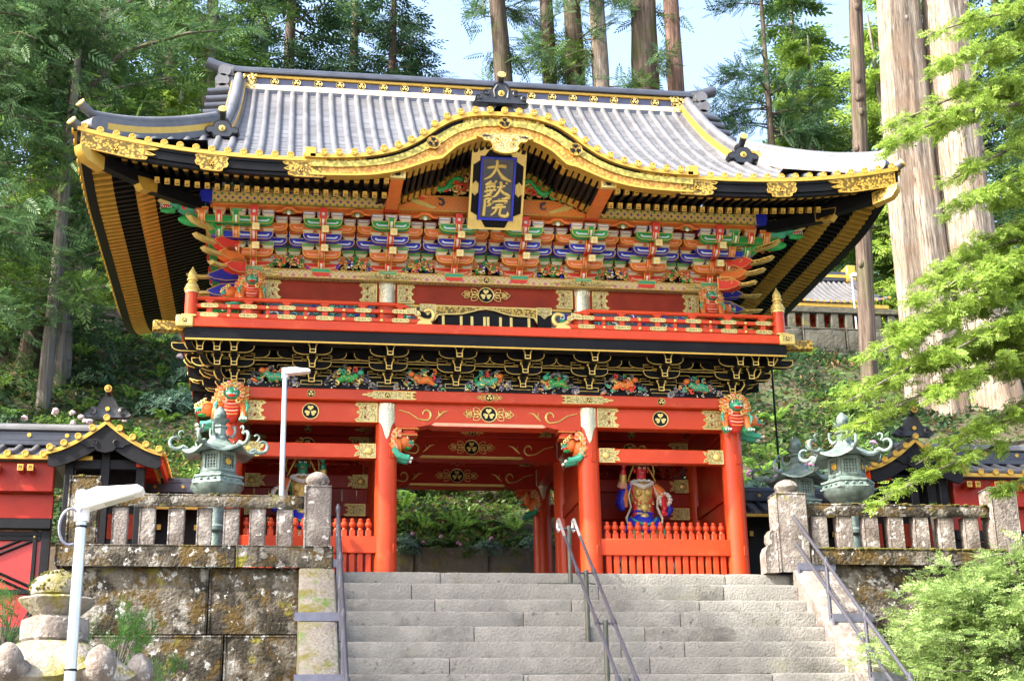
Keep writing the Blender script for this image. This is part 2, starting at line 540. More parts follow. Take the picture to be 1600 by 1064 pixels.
    def build(self, name, mats, parent=None, **kw):
        me = self.mesh(name, mats, **kw)
        return place(name, me, parent)

def place(name, me, parent=None, loc=None, rot=None, scl=None):
    o = bpy.data.objects.new(name, me)
    COL.objects.link(o)
    if parent is not None: o.parent = parent
    if loc is not None: o.location = loc
    if rot is not None: o.rotation_euler = rot
    if scl is not None: o.scale = scl
    return o

def thing(name, label, cat, loc=(0, 0, 0), rz=0.0, group=None):
    o = bpy.data.objects.new(name, None)
    o.empty_display_size = 0.2
    COL.objects.link(o)
    o.location = loc
    o.rotation_euler = (0, 0, rz)
    return tag(o, label, cat, group)

def tag(o, label, cat, group=None):
    o['label'] = label
    o['category'] = cat
    if group: o['group'] = group
    return o

def struct(o):
    o['kind'] = 'structure'
    return o

def stuff(o):
    o['kind'] = 'stuff'
    return o

CH = {}
def index_children():
    CH.clear()
    for o in COL.objects:
        if o.parent is not None: CH.setdefault(o.parent.name, []).append(o)

def copy_tree(o, parent=None):
    c = o.copy()
    COL.objects.link(c)
    c.parent = parent
    for ch in CH.get(o.name, ()):
        copy_tree(ch, c)
    return c

def lerp(a, b, t): return a + (b - a) * t
def interp(x, tab):
    for (x0, y0), (x1, y1) in zip(tab, tab[1:]):
        if x <= x1:
            t = (x - x0) / (x1 - x0)
            return y0 + (y1 - y0) * max(0.0, t)
    return tab[-1][1]
def smoothtab(x, tab):
    """Catmull-Rom through a table."""
    n = len(tab)
    if x <= tab[0][0]: return tab[0][1]
    if x >= tab[-1][0]: return tab[-1][1]
    for i in range(n - 1):
        if tab[i][0] <= x <= tab[i + 1][0]: break
    x0, y0 = tab[i]; x1, y1 = tab[i + 1]
    m0 = (y1 - tab[i - 1][1]) / (x1 - tab[i - 1][0]) if i > 0 else (y1 - y0) / (x1 - x0)
    m1 = (tab[i + 2][1] - y0) / (tab[i + 2][0] - x0) if i < n - 2 else (y1 - y0) / (x1 - x0)
    h = x1 - x0; t = (x - x0) / h
    return ((2 * t**3 - 3 * t**2 + 1) * y0 + (t**3 - 2 * t**2 + t) * h * m0 + (-2 * t**3 + 3 * t**2) * y1 + (t**3 - t**2) * h * m1)
# ================================================================== ground, hill, stairs, walls
def hill(x, y):
    z = 1.75 + 0.66 * (y - 6.5)
    if y > 22: z = 1.75 + 0.66 * 15.5 + 0.58 * (y - 22)
    if y > 44: z = 1.75 + 0.66 * 15.5 + 0.58 * 22 + 0.12 * (y - 44)
    z += max(0.0, min(1.0, (x - 4) * 0.14))
    if x > 11.0 and y > 18.0:                       # terrace behind the upper wall
        t = 10.95
        if y > 31: t = min(t + 0.8 * (y - 31), 22 + .12 * (y - 31))
        k = min(1.0, (x - 11.0) / 1.0)
        z = lerp(z, t, k)
    n = noise.noise((x * 0.23, y * 0.23, 1.7)) * 0.7 + noise.noise((x * 0.9, y * 0.9, 4.1)) * 0.22
    edge = min(1.0, max(0.0, (y - 6.4) / 2.0))
    return z + n * edge

def build_ground():
    b = MB()
    b.grid(lambda u, v: (lerp(-300, 300, u), lerp(-300, 300, v), -5.2), 6, 6)
    struct(b.build('ground', 'gravel_ground', smooth=False))
    xs = np.concatenate([np.linspace(-60, -14, 34), np.linspace(-13.4, 20, 78), np.linspace(20.8, 70, 36)])
    ys = np.concatenate([[6.42], np.linspace(6.45, 24, 56), np.linspace(24.6, 100, 60)])
    v = [(x, y, hill(x, y) if y > 6.43 else -5.3) for y in ys for x in xs]
    n = len(xs)
    f = [(j * n + i, j * n + i + 1, (j + 1) * n + i + 1, (j + 1) * n + i) for j in range(len(ys) - 1) for i in range(n - 1)]
    b = MB(); b.add(v, f)
    struct(b.build('hillside', 'forest_floor', angle=180))
    b = MB()
    b.box(-6.3, 24, -1.55, 6.6, -0.6, -0.01)
    struct(b.build('terrace', 'pale_stone', smooth=False))
    # side yards left and right of the stairs fall towards the viewer
    b = MB()
    def bank(x0, x1, zt):
        def fn(u, v):
            y = lerp(-12, 6.5, v); x = lerp(x0, x1, u)
            z = -5.25 + (zt + 5.25) * smoothtab(y, [(-12, 0), (-9, .03), (-5, .35), (-1.8, .95), (0, 1), (6.5, 1)])
            return (x, y, z + 0.12 * noise.noise((x * .8, y * .8, 0)))
        return fn
    b.grid(bank(-40, -6.1, -0.7), 40, 30)
    b.grid(bank(5.2, 26, -1.2), 26, 30)
    struct(b.build('bank', 'forest_floor', angle=180))
build_ground()

SX0, SX1, SY0, TREAD = -2.56, 4.36, -1.6, 0.323
SZ = [0.0, -0.214, -0.489, -0.70, -0.95, -1.194, -1.44, -1.684]
while SZ[-1] > -5.0: SZ.append(SZ[-1] - 0.24)
def build_stairs():
    st = thing('stone_staircase', 'broad flight of grey stone steps climbing to the gate', 'stairs', (0, SY0, 0))
    joints = [[685, 1128], [641, 928, 1126], [676, 886, 1088], [810, 1056], [733, 998], [960, 1061], [694, 1005], [806, 934, 1200]]
    xr = [1232, 1247, 1262, 1275, 1288, 1304, 1320, 1335]
    for i, z in enumerate(SZ):
        if i < 8:
            js = [-2.44 + (p - 532) * 6.8 / (xr[i] - 532) for p in joints[i]]
        else:
            js = sorted(rnd.uniform(-2, 4) for _ in range(2))
        xs = [SX0] + js + [SX1]
        zb = SZ[i + 1] if i + 1 < len(SZ) else -5.2
        for a, c in zip(xs, xs[1:]):
            if c - a < 0.25: continue
            dy, dz = rnd.uniform(-.006, .006), rnd.uniform(-.005, .004)
            b = MB()
            L = c - a - 0.012
            # front lip slightly worn: a chamfered slab with a wavy front edge
            n = max(3, int(L / 0.12))
            top = []; 
            h = z - zb + 0.03
            prof = [(0.03, -h), (0.03, -h + .048), (0.0, -h + .058), (-0.004, -0.034), (0.008, -0.010), (0.034, 0.0), (0.46, 0.002), (0.46, -h)]
            v = []; f = []
            for k in range(n + 1):
                x = -L / 2 + L * k / n
                w = noise.noise((x * 2.3 + i * 7, a * 3, 0.3)) * 0.010
                w2 = noise.noise((x * 3.1 + i * 5, a * 3, 5.3)) * 0.006
                e = 0.012 if k in (0, n) else 0
                for (py, pz) in prof:
                    yy = py + (w if py < 0.1 else 0) + (e if py < 0.02 else 0)
                    v.append((x, yy, pz + (w2 - e * .6 if pz > -0.05 else 0)))
            m = len(prof)
            for k in range(n):
                for q in range(m):
                    f.append((k * m + q, k * m + (q + 1) % m, (k + 1) * m + (q + 1) % m, (k + 1) * m + q))
            f.append(tuple(range(m))); f.append(tuple(n * m + q for q in range(m))[::-1])
            b.add(v, f)
            o = b.build('step_stone', 'step_stone', st)
            o.location = ((a + c) / 2, -TREAD * i + dy, z + dz)
    return st
build_stairs()

SLOPE = 0.7445
def slope_z(y): return 0.05 + (y + 1.75) * SLOPE
def build_cheeks():
    for side, lab, x0, x1, m in ((-1, 'moss covered stone ramp wall edging the left of the steps', -3.0, -2.5, 'mossy_stone'), (1, 'pale sunlit stone ramp wall edging the right of the steps', 4.36, 4.98, 'pale_stone')):
        t = thing('ramp_wall', lab, 'wall', ((x0 + x1) / 2, -1.75, 0))
        y = -1.75
        k = 0
        while y > -8.4:
            L = 1.18 if k else 0.72
            y2 = y - L + 0.008
            b = MB()
            w = (x1 - x0) / 2
            za, zb = slope_z(y), slope_z(y2)
            n = 8
            prof = []
            for q in range(n + 1):
                yy = lerp(y, y2, q / n)
                prof.append((yy, slope_z(yy) + 0.012 * noise.noise((yy * 3, side * 5, 2))))
            v = []; f = []
            for (yy, zz) in prof:
                for xx, dz in ((-w, -0.02), (-w + .025, 0), (0, .006), (w - .025, 0), (w, -0.02)):
                    v.append((xx, yy + 1.75, zz + dz + .008 * noise.noise((xx * 4, yy * 4, k))))
                v.append((w, yy + 1.75, -5.2)); v.append((-w, yy + 1.75, -5.2))
            for q in range(n):
                for s in range(7):
                    f.append((q * 7 + s, q * 7 + (s + 1) % 7, (q + 1) * 7 + (s + 1) % 7, (q + 1) * 7 + s))
            f.append(tuple(range(7))); f.append(tuple(n * 7 + s for s in range(7))[::-1])
            b.add(v, f)
            b.build('ramp_stone', m, t)
            y -= L; k += 1
build_cheeks()

def rough_block(w, d, h, seed, bev=0.03, amp=0.02, sub=5):
    """Quarry-faced block centred on its base, displaced by noise."""
    b = MB()
    def face(o, ux, uy, nrm, nu, nv):
        def fn(u, v):
            p = Vector(o) + Vector(ux) * u + Vector(uy) * v
            e = min(u, 1 - u) * Vector(ux).length, min(v, 1 - v) * Vector(uy).length
            k = max(0.0, 1 - min(e) / bev)
            p -= Vector(nrm) * bev * k * k * 0.7
            if min(e) > 0.005:
                p += Vector(nrm) * amp * (noise.noise(p * 2.6 + Vector((seed, seed * 2, 0))) + 0.5 * noise.noise(p * 7 + Vector((seed, 0, seed))))
            return p
        b.grid(fn, nu, nv)
    su = max(4, int(w / 0.14)); sv = max(4, int(h / 0.12)); sdp = 3
    face((-w / 2, -d / 2, 0), (w, 0, 0), (0, 0, h), (0, -1, 0), su, sv)
    face((-w / 2, -d / 2, h), (w, 0, 0), (0, d, 0), (0, 0, 1), su, sdp)
    face((-w / 2, d / 2, 0), (0, -d, 0), (0, 0, h), (-1, 0, 0), sdp, sv)
    face((w / 2, -d / 2, 0), (0, d, 0), (0, 0, h), (1, 0, 0), sdp, sv)
    return b

def build_walls():
    # left retaining wall
    t = thing('retaining_wall', 'dark mossy retaining wall of big squared blocks left of the steps', 'wall', (-4.6, -1.7, -5.2))
    courses = [(-0.91, 0.04, [-6.30, -4.26, -2.97]), (-1.80, -0.92, [-6.30, -5.2, -4.02, -2.97]), (-2.7, -1.81, [-6.30, -4.6, -2.97]), (-3.6, -2.71, [-6.3, -5.0, -3.9, -2.97]), (-5.2, -3.61, [-6.3, -4.4, -2.97])]
    for ci, (z0, z1, xs) in enumerate(courses):
        for k, (a, c) in enumerate(zip(xs, xs[1:])):
            b = rough_block(c - a - .02, .9, z1 - z0 - .012, ci * 9 + k, .035, .035)
            o = b.build('wall_block', 'lichen_stone', t, angle=60)
            o.location = ((a + c) / 2 + 4.6, 0.45 - 0.03 * ci, z0 + 5.2)
    # right retaining wall
    t = thing('retaining_wall', 'sunlit retaining wall of squared blocks half hidden by green branches right of the steps', 'wall', (9, -1.7, -5.2))
    courses = [(-0.85, 0.16, [4.98, 6.6, 8.4, 10.2, 12.0, 14.0]), (-1.75, -0.86, [4.98, 5.9, 7.5, 9.2, 11.0, 12.6, 14.0]), (-2.7, -1.76, [4.98, 6.7, 8.0, 9.8, 11.5, 14.0]), (-3.7, -2.71, [4.98, 6, 7.7, 9.3, 11, 14])]
    for ci, (z0, z1, xs) in enumerate(courses):
        for k, (a, c) in enumerate(zip(xs, xs[1:])):
            b = rough_block(c - a - .02, .9, z1 - z0 - .012, 50 + ci * 9 + k, .035, .03)
            o = b.build('wall_block', 'lichen_stone', t, angle=60)
            o.location = ((a + c) / 2 - 9, 0.45, z0 + 5.2)
    # wall behind the gate, seen through the passage
    t = thing('retaining_wall', 'low mossy stone wall seen through the gate passage under the ferns', 'wall', (0.5, 6.6, 0))
    for ci, (z0, z1, off) in enumerate(((0, .62, 0), (.63, 1.24, .5), (1.25, 1.80, .2))):
        x = -5.0 + off
        k = 0
        while x < 6:
            w = rnd.uniform(1.0, 1.5)
            b = rough_block(w - .015, .5, z1 - z0 - .008, 90 + ci * 11 + k, .02, .02)
            o = b.build('wall_block', 'hill_stone', t, angle=60)
            o.location = (x + w / 2 - .5, -.1, z0)
            x += w; k += 1
    # upper wall on the right slope
    t = thing('retaining_wall', 'shaded old stone wall high on the right slope below the stone fence', 'wall', (14, 18, 8))
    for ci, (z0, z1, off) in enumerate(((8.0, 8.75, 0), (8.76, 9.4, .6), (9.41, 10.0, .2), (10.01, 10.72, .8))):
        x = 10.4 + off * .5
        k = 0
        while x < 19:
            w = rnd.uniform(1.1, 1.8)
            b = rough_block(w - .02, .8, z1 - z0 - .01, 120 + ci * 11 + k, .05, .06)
            o = b.build('wall_block', 'shaded_stone', t, angle=60)
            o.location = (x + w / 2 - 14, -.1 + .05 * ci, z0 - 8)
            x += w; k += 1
build_walls()

def post_mesh(w, h, d=None):
    b = MB(); b.box(-w / 2, w / 2, -(d or w) / 2, (d or w) / 2, 0, h, 0, .025); return b
def build_balustrades():
    def jewel(b, z, r=.175, h=.22):
        b.lathe([(r * .62, z - .03), (r * .66, z + .01), (r * .9, z + .05), (r, z + h * .42), (r * .93, z + h * .62), (r * .72, z + h * .82), (r * .38, z + h * .96), (.03, z + h * 1.02)], 20)
    # left
    t = thing('stone_balustrade', 'mossy stone balustrade on the wall left of the steps', 'fence', (-4.4, -1.6, .04))
    b = MB()
    def at(o, x, z): o.location = (x + 4.4, o.location.y, z - .04); return o
    for a, c in ((-6.38, -3.9), (-3.89, -2.52)):
        o = rough_block(c - a, .5, .31, a * 3, .02, .015).build('sill_stone', 'lichen_stone', t, angle=60)
        at(o, (a + c) / 2, .01)
    o = rough_block(.43, .40, 1.27, 3, .03, .012).build('end_post', 'lichen_stone', t, angle=60); at(o, -6.05, .04)
    m = MB()
    for k in range(70):
        a = rnd.uniform(0, 6.28); r = rnd.uniform(0, .2)
        m.ell((math.cos(a) * r, math.sin(a) * r, 1.27 - rnd.random() ** 3 * .35 * (r > .16)), (rnd.uniform(.02, .05), rnd.uniform(.02, .05), rnd.uniform(.015, .03)), 0, 6, 4)
    at(stuff(m.build('moss_cushion', 'moss', t)), -6.05, .04)
    o = rough_block(.39, .39, .92, 4, .03, .012).build('newel_post', 'pale_stone', t, angle=60); at(o, -2.755, .30)
    b = MB(); jewel(b, 0); o = b.build('post_finial', 'pale_stone', t); at(o, -2.76, 1.23)
    o = rough_block(2.92, .28, .19, 5, .03, .012).build('top_rail', 'lichen_stone', t, angle=60); at(o, -4.41, .885)
    m = MB()
    for k in range(90):
        x = rnd.uniform(-1.3, 1.3)
        if noise.noise((x * 2, 0, 0)) < -.1: continue
        m.ell((x, rnd.uniform(-.12, .1), .19), (rnd.uniform(.02, .05), rnd.uniform(.02, .05), rnd.uniform(.008, .02)), 0, 6, 4)
    at(stuff(m.build('moss_cushion', 'moss', t)), -4.41, .885)
    for x in (-5.54, -5.16, -4.755, -4.36, -3.98, -3.61, -3.22):
        o = rough_block(.225 + rnd.uniform(-.01, .01), .2, .57, x, .02, .008).build('baluster', 'pale_stone', t, angle=60); at(o, x, .315)
    # right
    t = thing('stone_balustrade', 'sunlit stone balustrade under green branches right of the steps', 'fence', (6.1, -1.6, .16))
    def at(o, x, z): o.location = (x - 6.1, o.location.y, z - .16); return o
    for a, c in ((4.66, 6.5), (6.51, 9.2), (9.21, 12)):
        at(rough_block(c - a, .5, .24, a * 3, .02, .015).build('sill_stone', 'lichen_stone', t, angle=60), (a + c) / 2, .11)
    m = MB()
    for k in range(330):
        x = rnd.uniform(4.7, 9.6)
        m.ell((x - 7, rnd.uniform(-.25, -.1), .19), (rnd.uniform(.03, .07), rnd.uniform(.02, .05), rnd.uniform(.012, .03)), 0, 6, 4)
    at(stuff(m.build('moss_cushion', 'moss', t)), 7, .16)
    at(rough_block(.50, .40, 1.22, 8, .03, .012).build('newel_post', 'pale_stone', t, angle=60), 4.40, 0)
    b = MB(); jewel(b, 0, .19, .22); at(b.build('post_finial', 'pale_stone', t), 4.41, 1.23)
    b = MB()
    b.prism([(0, 0), (0, .62), (-.05, .66), (-.10, .60), (-.11, .50), (-.085, .44), (-.15, .40), (-.19, .30), (-.19, 0)], 'y', -.14, .14, 0, [(.025, 0, -.012)])
    at(b.build('scroll_stone', 'pale_stone', t), 4.15, 0)
    at(rough_block(.46, .42, 1.02, 9, .03, .012).build('end_post', 'pale_stone', t, angle=60), 7.87, .34)
    at(rough_block(2.99, .26, .19, 11, .03, .012).build('top_rail', 'lichen_stone', t, angle=60), 6.14, .88)
    m = MB()
    for k in range(120):
        x = rnd.uniform(-1.0, 1.45)
        m.ell((x, rnd.uniform(-.12, .1), .19), (rnd.uniform(.03, .06), rnd.uniform(.02, .05), rnd.uniform(.012, .025)), 0, 6, 4)
    at(stuff(m.build('moss_cushion', 'moss', t)), 6.14, .88)
    for x in (4.87, 5.27, 5.69, 6.10, 6.51, 6.92, 7.33):
        at(rough_block(.25, .2, .55, x, .02, .008).build('baluster', 'pale_stone', t, angle=60), x, .34)
    # upper stone fence
    t = thing('stone_balustrade', 'shaded stone fence along the top of the wall high on the right slope', 'fence', (14, 18, 10.72))
    b = MB(); b.box(-3.6, 4.6, -.14, .14, .55, .73, 0, .02); b.build('top_rail', 'shaded_stone', t)
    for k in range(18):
        o = post_mesh(.24, .55, .2).build('baluster', 'shaded_stone', t); o.location = (-3.4 + .46 * k, 0, 0)
build_balustrades()

def build_handrails():
    # middle double rail
    t = thing('stair_handrail', 'double steel handrail with curled tops in the middle of the steps', 'handrail', (.94, -1.75, -.21))
    top = lambda y: 0.77 + (y + 1.62) * SLOPE
    posts = [(-1.80, SZ[1]), (-3.06, SZ[5] + .0), (-4.38, SZ[9])]
    ys = [-1.80, -2.93, -4.06, -5.2]
    for y in ys:
        i = int((-(y) - 1.6) / TREAD) 
        zb = SZ[min(i + 1, len(SZ) - 1)] if y < SY0 else 0
        zb = SZ[i + 1]
        b = MB()
        b.tube([(0, 0, 0), (0, 0, top(y) - zb + .02)], .034, 10)
        o = b.build('handrail_post', 'post_green', t); o.location = (0, y + 1.75, zb + .21)
        b = MB(); b.box(-.42 if y != ys[0] else -.5, .36, -.08, .08, 0, .012)
        for bx in (-.32, -.1, .12, .28): b.tube([(bx, -.04, .012), (bx, -.04, .028)], .014, 6)
        for s in (-1, 1):
            pass
        o = b.build('base_plate', 'post_green', t); o.location = (0, y + 1.75, zb + .213)
        b = MB()
        b.tube([(-.13, 0, 0), (.13, 0, 0)], .016, 6)
        o = b.build('rail_bracket', 'steel_paint', t); o.location = (0, y + 1.75, top(y) + .21 - .02)
    for s in (-1, 1):
        b = MB()
        x = s * .115
        p0 = Vector((x, .17, .98 + .02))
        pts = [(x, .13, top(-1.62) + .21 - .13), (x, .20, top(-1.62) + .21 - .14), (x, .245, top(-1.62) + .21 - .08), (x, .225, top(-1.62) + .21 + .01), (x, .13, top(-1.62) + .21 + .02)]
        b.tube(pts + [(x, -.3, top(-2.05) + .21)], .023, 10)
        o = b.build('grip_end', 'aluminium', t)
        b = MB()
        b.tube([(x, -.3, top(-2.05) + .21), (x, -4.4, top(-6.15) + .21)], .023, 10)
        for y in ys[1:]:
            b.tube([(x, y + 1.75 + .05, top(y + .05) + .21), (x, y + 1.75 - .05, top(y - .05) + .21)], .033, 10)
        b.build('rail', 'steel_paint', t)
    # side rails
    for side, lab, x0 in ((-1, 'black steel handrail beside the mossy ramp left of the steps', -2.46), (1, 'grey steel handrail along the pale ramp right of the steps', 4.42)):
        t = thing('stair_handrail', lab, 'handrail', (x0, -1.75, 0))
        dx = 0.0
        ys = [-1.75, -3.0, -4.25, -5.5, -6.7]
        for y in ys:
            b = MB(); b.tube([(0, 0, -.12), (0, 0, .86)], .027, 10); b.tube([(0, 0, .86), (0, 0, .90)], .018, 8)
            for zz in (.42, .82): b.tube([(0, 0, zz - .045), (0, 0, zz + .045)], .036, 10)
            o = b.build('handrail_post', 'steel_paint', t); o.location = (0, y + 1.75, slope_z(y))
            b = MB()
            xe = -.60 if side < 0 else .60
            ys_ = y - .14
            b.prism([(0, 0), (.14, 0), (.14, .014), (0, .014)], 'x', min(0, xe), max(0, xe), 0)
            b.box(min(0, xe), max(0, xe), -.012, 0, -.10, .014)
            o = b.build('saddle_plate', 'steel_plate', t); o.location = (0, y + 1.70, slope_z(y + .05) + .035)
            b = MB(); b.box(-.012, .012, -.12, .03, -.32, .0); o = b.build('side_strap', 'steel_plate', t); o.location = (0, y + 1.75, slope_z(y) + .02)
        for h, nm in ((.82, 'top_rail'), (.42, 'lower_rail')):
            b = MB(); ye = -7.2
            b.tube([(0, .0, slope_z(-1.75) + h), (0, ye + 1.75, slope_z(ye) + h)], .026, 10)
            b.build(nm, 'steel_paint', t)
build_handrails()

def build_lanterns():
    def lantern(lab, x, y, zb, s, rz):
        t = thing('bronze_lantern', lab, 'lantern', (x, y, zb), rz, 'bronze lanterns beside the gate')
        t.scale = (s, s, s)
        b = MB()
        b.lathe([(.46, 0), (.46, .10), (.38, .14), (.34, .2), (.20, .30), (.16, .34), (.17, .38), (.14, .42), (.13, .74), (.17, .78), (.17, .84), (.13, .88), (.13, 1.1), (.18, 1.22), (.20, 1.28)], 24)
        b.build('pillar', 'verdigris', t)
        b = MB()
        b.lathe([(.20, 1.28), (.24, 1.31), (.33, 1.36), (.40, 1.44), (.43, 1.50)], 36, sq=lambda a, z: 1 + .035 * abs(math.sin(a * 6)) * (1.5 - z) * 4)
        b.lathe([(.43, 1.49), (.47, 1.50), (.47, 1.53), (.43, 1.54), (.42, 1.60), (.45, 1.61), (.45, 1.64), (.36, 1.66), (.30, 1.72)], 6, rot=R(30))
        for k in range(6):
            a = R(60 * k)
            for j in (-1, 0, 1):
                c = Vector((math.cos(a) * .375, math.sin(a) * .375, 1.57)) + Vector((-math.sin(a), math.cos(a), 0)) * j * .12
                b.ell(c, (.03, .03, .022), 0, 8, 5)
        b.build('bowl', 'verdigris', t)
        b = MB()
        b.lathe([(.275, 1.70), (.275, 2.06)], 6, rot=R(30))
        b.build('fire_box', 'verdigris_dark', t)
        for k in range(6):
            a = R(60 * k)
            M = Matrix.Translation((math.cos(a) * .242, math.sin(a) * .242, 1.72)) @ Matrix.Rotation(a + PI / 2, 4, 'Z')
            b = MB(); b.T = M
            # frame round a lattice window
            for x0, x1, z0, z1 in ((-.145, -.105, 0, .33), (.105, .145, 0, .33), (-.105, .105, 0, .05), (-.105, .105, .27, .33)):
                b.box(x0, x1, -.03, .0, z0, z1)
            for q in range(4): b.box(-.085 + q * .05, -.065 + q * .05, -.018, 0, .05, .27)
            for q in range(4): b.box(-.105, .105, -.015, 0, .075 + q * .05, .09 + q * .05)
            b.build('window_lattice', 'verdigris', t)
            if k % 2 == 1:
                b = MB(); b.T = M @ Matrix.Translation((0, 0, .16)) @ Matrix.Rotation(PI / 2, 4, 'X')
                b.lathe([(.055, .02), (.055, .035), (.03, .04)], 14)
                b.build('crest_disc', 'gold', t)
        # hexagonal roof, concave ridges
        b = MB()
        def roof(u, v):
            a = u * 2 * PI
            hexr = math.cos(R(30)) / math.cos(((a) % R(60)) - R(30))
            tip = max(0, 1 - abs(((a + R(30)) % R(60)) - R(30)) / R(30)) ** 2
            r = lerp(.12, .60, v) * lerp(1, hexr, .9)
            z = 2.36 - .34 * (v ** .62) + .10 * tip * v ** 3
            return (math.cos(a) * r, math.sin(a) * r, z)
        b.grid(roof, 48, 8)
        def under(u, v):
            p = Vector(roof(u, 1)); q = Vector((math.cos(u * 2 * PI) * .30, math.sin(u * 2 * PI) * .30, 2.06))
            return p.lerp(q, v) - Vector((0, 0, .035 * (1 - v)))
        b.grid(under, 48, 3)
        def rim(u, v):
            return Vector(roof(u, 1)) - Vector((0, 0, .035 * v))
        b.grid(rim, 48, 1)
        b.lathe([(.13, 2.34), (.14, 2.37), (.12, 2.38), (.115, 2.47), (.145, 2.48), (.145, 2.51), (.08, 2.53)], 6, rot=R(30))
        b.build('roof', 'verdigris', t)
        for k in range(6):
            a = R(60 * k)
            d = Vector((math.cos(a), math.sin(a), 0)); U = Vector((0, 0, 1))
            b = MB()
            pts = []; rs = []
            for q in range(19):
                th = -1.0 + 4.9 * q / 18
                rr = .14 * (1 - .62 * q / 18)
                c = d * .69 + U * 2.22
                pts.append(c + d * (rr * math.sin(th)) * 1.0 - U * (rr * math.cos(th)))
                rs.append(.036 - .016 * q / 18)
            b.tube([d * .50 + U * 2.11] + pts, [.03] + rs, 8)
            pts2 = [d * .62 + U * 2.28]
            for q in range(10):
                th = .4 + 3.9 * q / 9
                rr = .06 * (1 - .5 * q / 9)
                pts2.append(d * (.60 + rr * math.sin(th)) + U * (2.36 - rr * math.cos(th)))
            b.tube(pts2, .016, 6)
            b.build('curled_tip', 'verdigris', t)
            # crown volute
            if k % 2 == 0:
                b = MB()
                p3 = [d * .13 + U * 2.36, d * .2 + U * 2.33, d * .25 + U * 2.42, d * .24 + U * 2.52, d * .20 + U * 2.50]
                b.tube(p3, [.03, .028, .024, .03, .02], 8)
                b.build('volute', 'verdigris', t)
        b = MB()
        b.lathe([(.07, 2.52), (.10, 2.55), (.14, 2.60), (.15, 2.62), (.09, 2.62), (.085, 2.64), (.10, 2.68), (.105, 2.72), (.085, 2.77), (.04, 2.82), (.01, 2.85)], 24, sq=lambda a, z: 1 + (.10 * abs(math.sin(a * 5)) if 2.56 < z < 2.63 else 0))
        b.build('jewel_finial', 'verdigris', t)
    lantern('green bronze lantern with curled roof tips standing left of the steps', -4.24, -.85, -.02, .93, R(8))
    lantern('taller green bronze lantern with curled roof tips standing right of the steps', 5.66, -1.0, -.02, .965, R(22))
    lantern('bronze lantern partly hidden behind the right newel post, second one back', 5.36, .45, -.02, .95, R(40))
build_lanterns()

def build_lamps():
    t = thing('street_lamp', 'slim white lamp post with a flat head before the left gate bay', 'street lamp', (-3.28, -1.0, 0))
    b = MB(); b.tube([(0, 0, 0), (0, 0, 1.9), (0, 0, 3.12)], [.047, .042, .038], 12); b.build('pole', 'aluminium', t)
    def head(s, ang, zs=1.0):
        b = MB()
        b.T = Matrix.Rotation(ang, 4, 'Y') @ Matrix.Diagonal((s, s, s * zs, 1))
        b.prism([(0, -.045), (.10, -.05), (.95, -.03), (1.0, 0), (.92, .05), (.30, .13), (.05, .11), (0, .05)], 'y', -.17, .17, 0, [(.012, 0, .015)])
        return b
    o = head(.42, R(-6), 1.4).build('lamp_head', 'lamp_white', t, angle=25); o.location = (-.03, 0, 3.14)
    b = MB(); b.tube([(0, 0, 0), (0, 0, .16)], .055, 12); o = b.build('collar', 'lamp_white', t); o.location = (0, 0, 3.06)
    t = thing('street_lamp', 'large aluminium lamp post with a bright flat head in the left foreground', 'street lamp', (-5.11, -9.0, -5.2))
    b = MB(); b.tube([(0, 0, 0), (0, 0, 2.6), (0, 0, 4.5)], [.058, .054, .050], 20); b.build('pole', 'aluminium', t)
    o = head(.60, R(-16), 1.6).build('lamp_head', 'lamp_white', t, angle=25); o.location = (-.02, 0, 4.56)
    b = MB(); b.T = Matrix.Rotation(R(-16), 4, 'Y'); b.box(.16, .50, -.085, .085, -.042, -.03, 0, .004); q = b.build('lens', 'lamp_lens', t); q.location = (-.02, 0, 4.56)
    for sy in (-1, 1):
        b = MB(); b.T = Matrix.Rotation(R(-16), 4, 'Y'); b.box(.06, .54, sy * .104 - .004, sy * .104 + .004, .02, .028); q = b.build('seam', 'steel_plate', t); q.location = (-.02, 0, 4.56)
        b = MB(); b.tube([(0, sy * .084, .08), (0, sy * .096, .08)], .016, 8); q = b.build('bolt', 'steel_plate', t); q.location = (0, 0, 4.42)
    b = MB(); b.tube([(0, 0, 0), (0, 0, .26)], .070, 20); b.lathe([(.070, .26), (.06, .29), (.02, .30)], 20); o = b.build('collar', 'lamp_white', t); o.location = (0, 0, 4.42)
    for z in (4.36, 3.05):
        b = MB(); b.tube([(0, 0, 0), (0, 0, .02)], .057, 20); o = b.build('band', 'black_iron', t); o.location = (0, 0, z)
    b = MB()
    pts = [(.0 - .05, -.04, 4.50)]
    for q in range(15):
        a = R(60 + 230 * q / 14)
        pts.append((-.09 + .10 * math.cos(a), -.05, 4.36 + .17 * math.sin(a)))
    pts.append((-.06, -.04, 4.18))
    b.tube(pts, .014, 8); b.build('cable', 'steel_plate', t)
mat('lamp_lens', (0.55, 0.55, 0.50), 0.15, 0, 0.05, 20.0)
build_lamps()

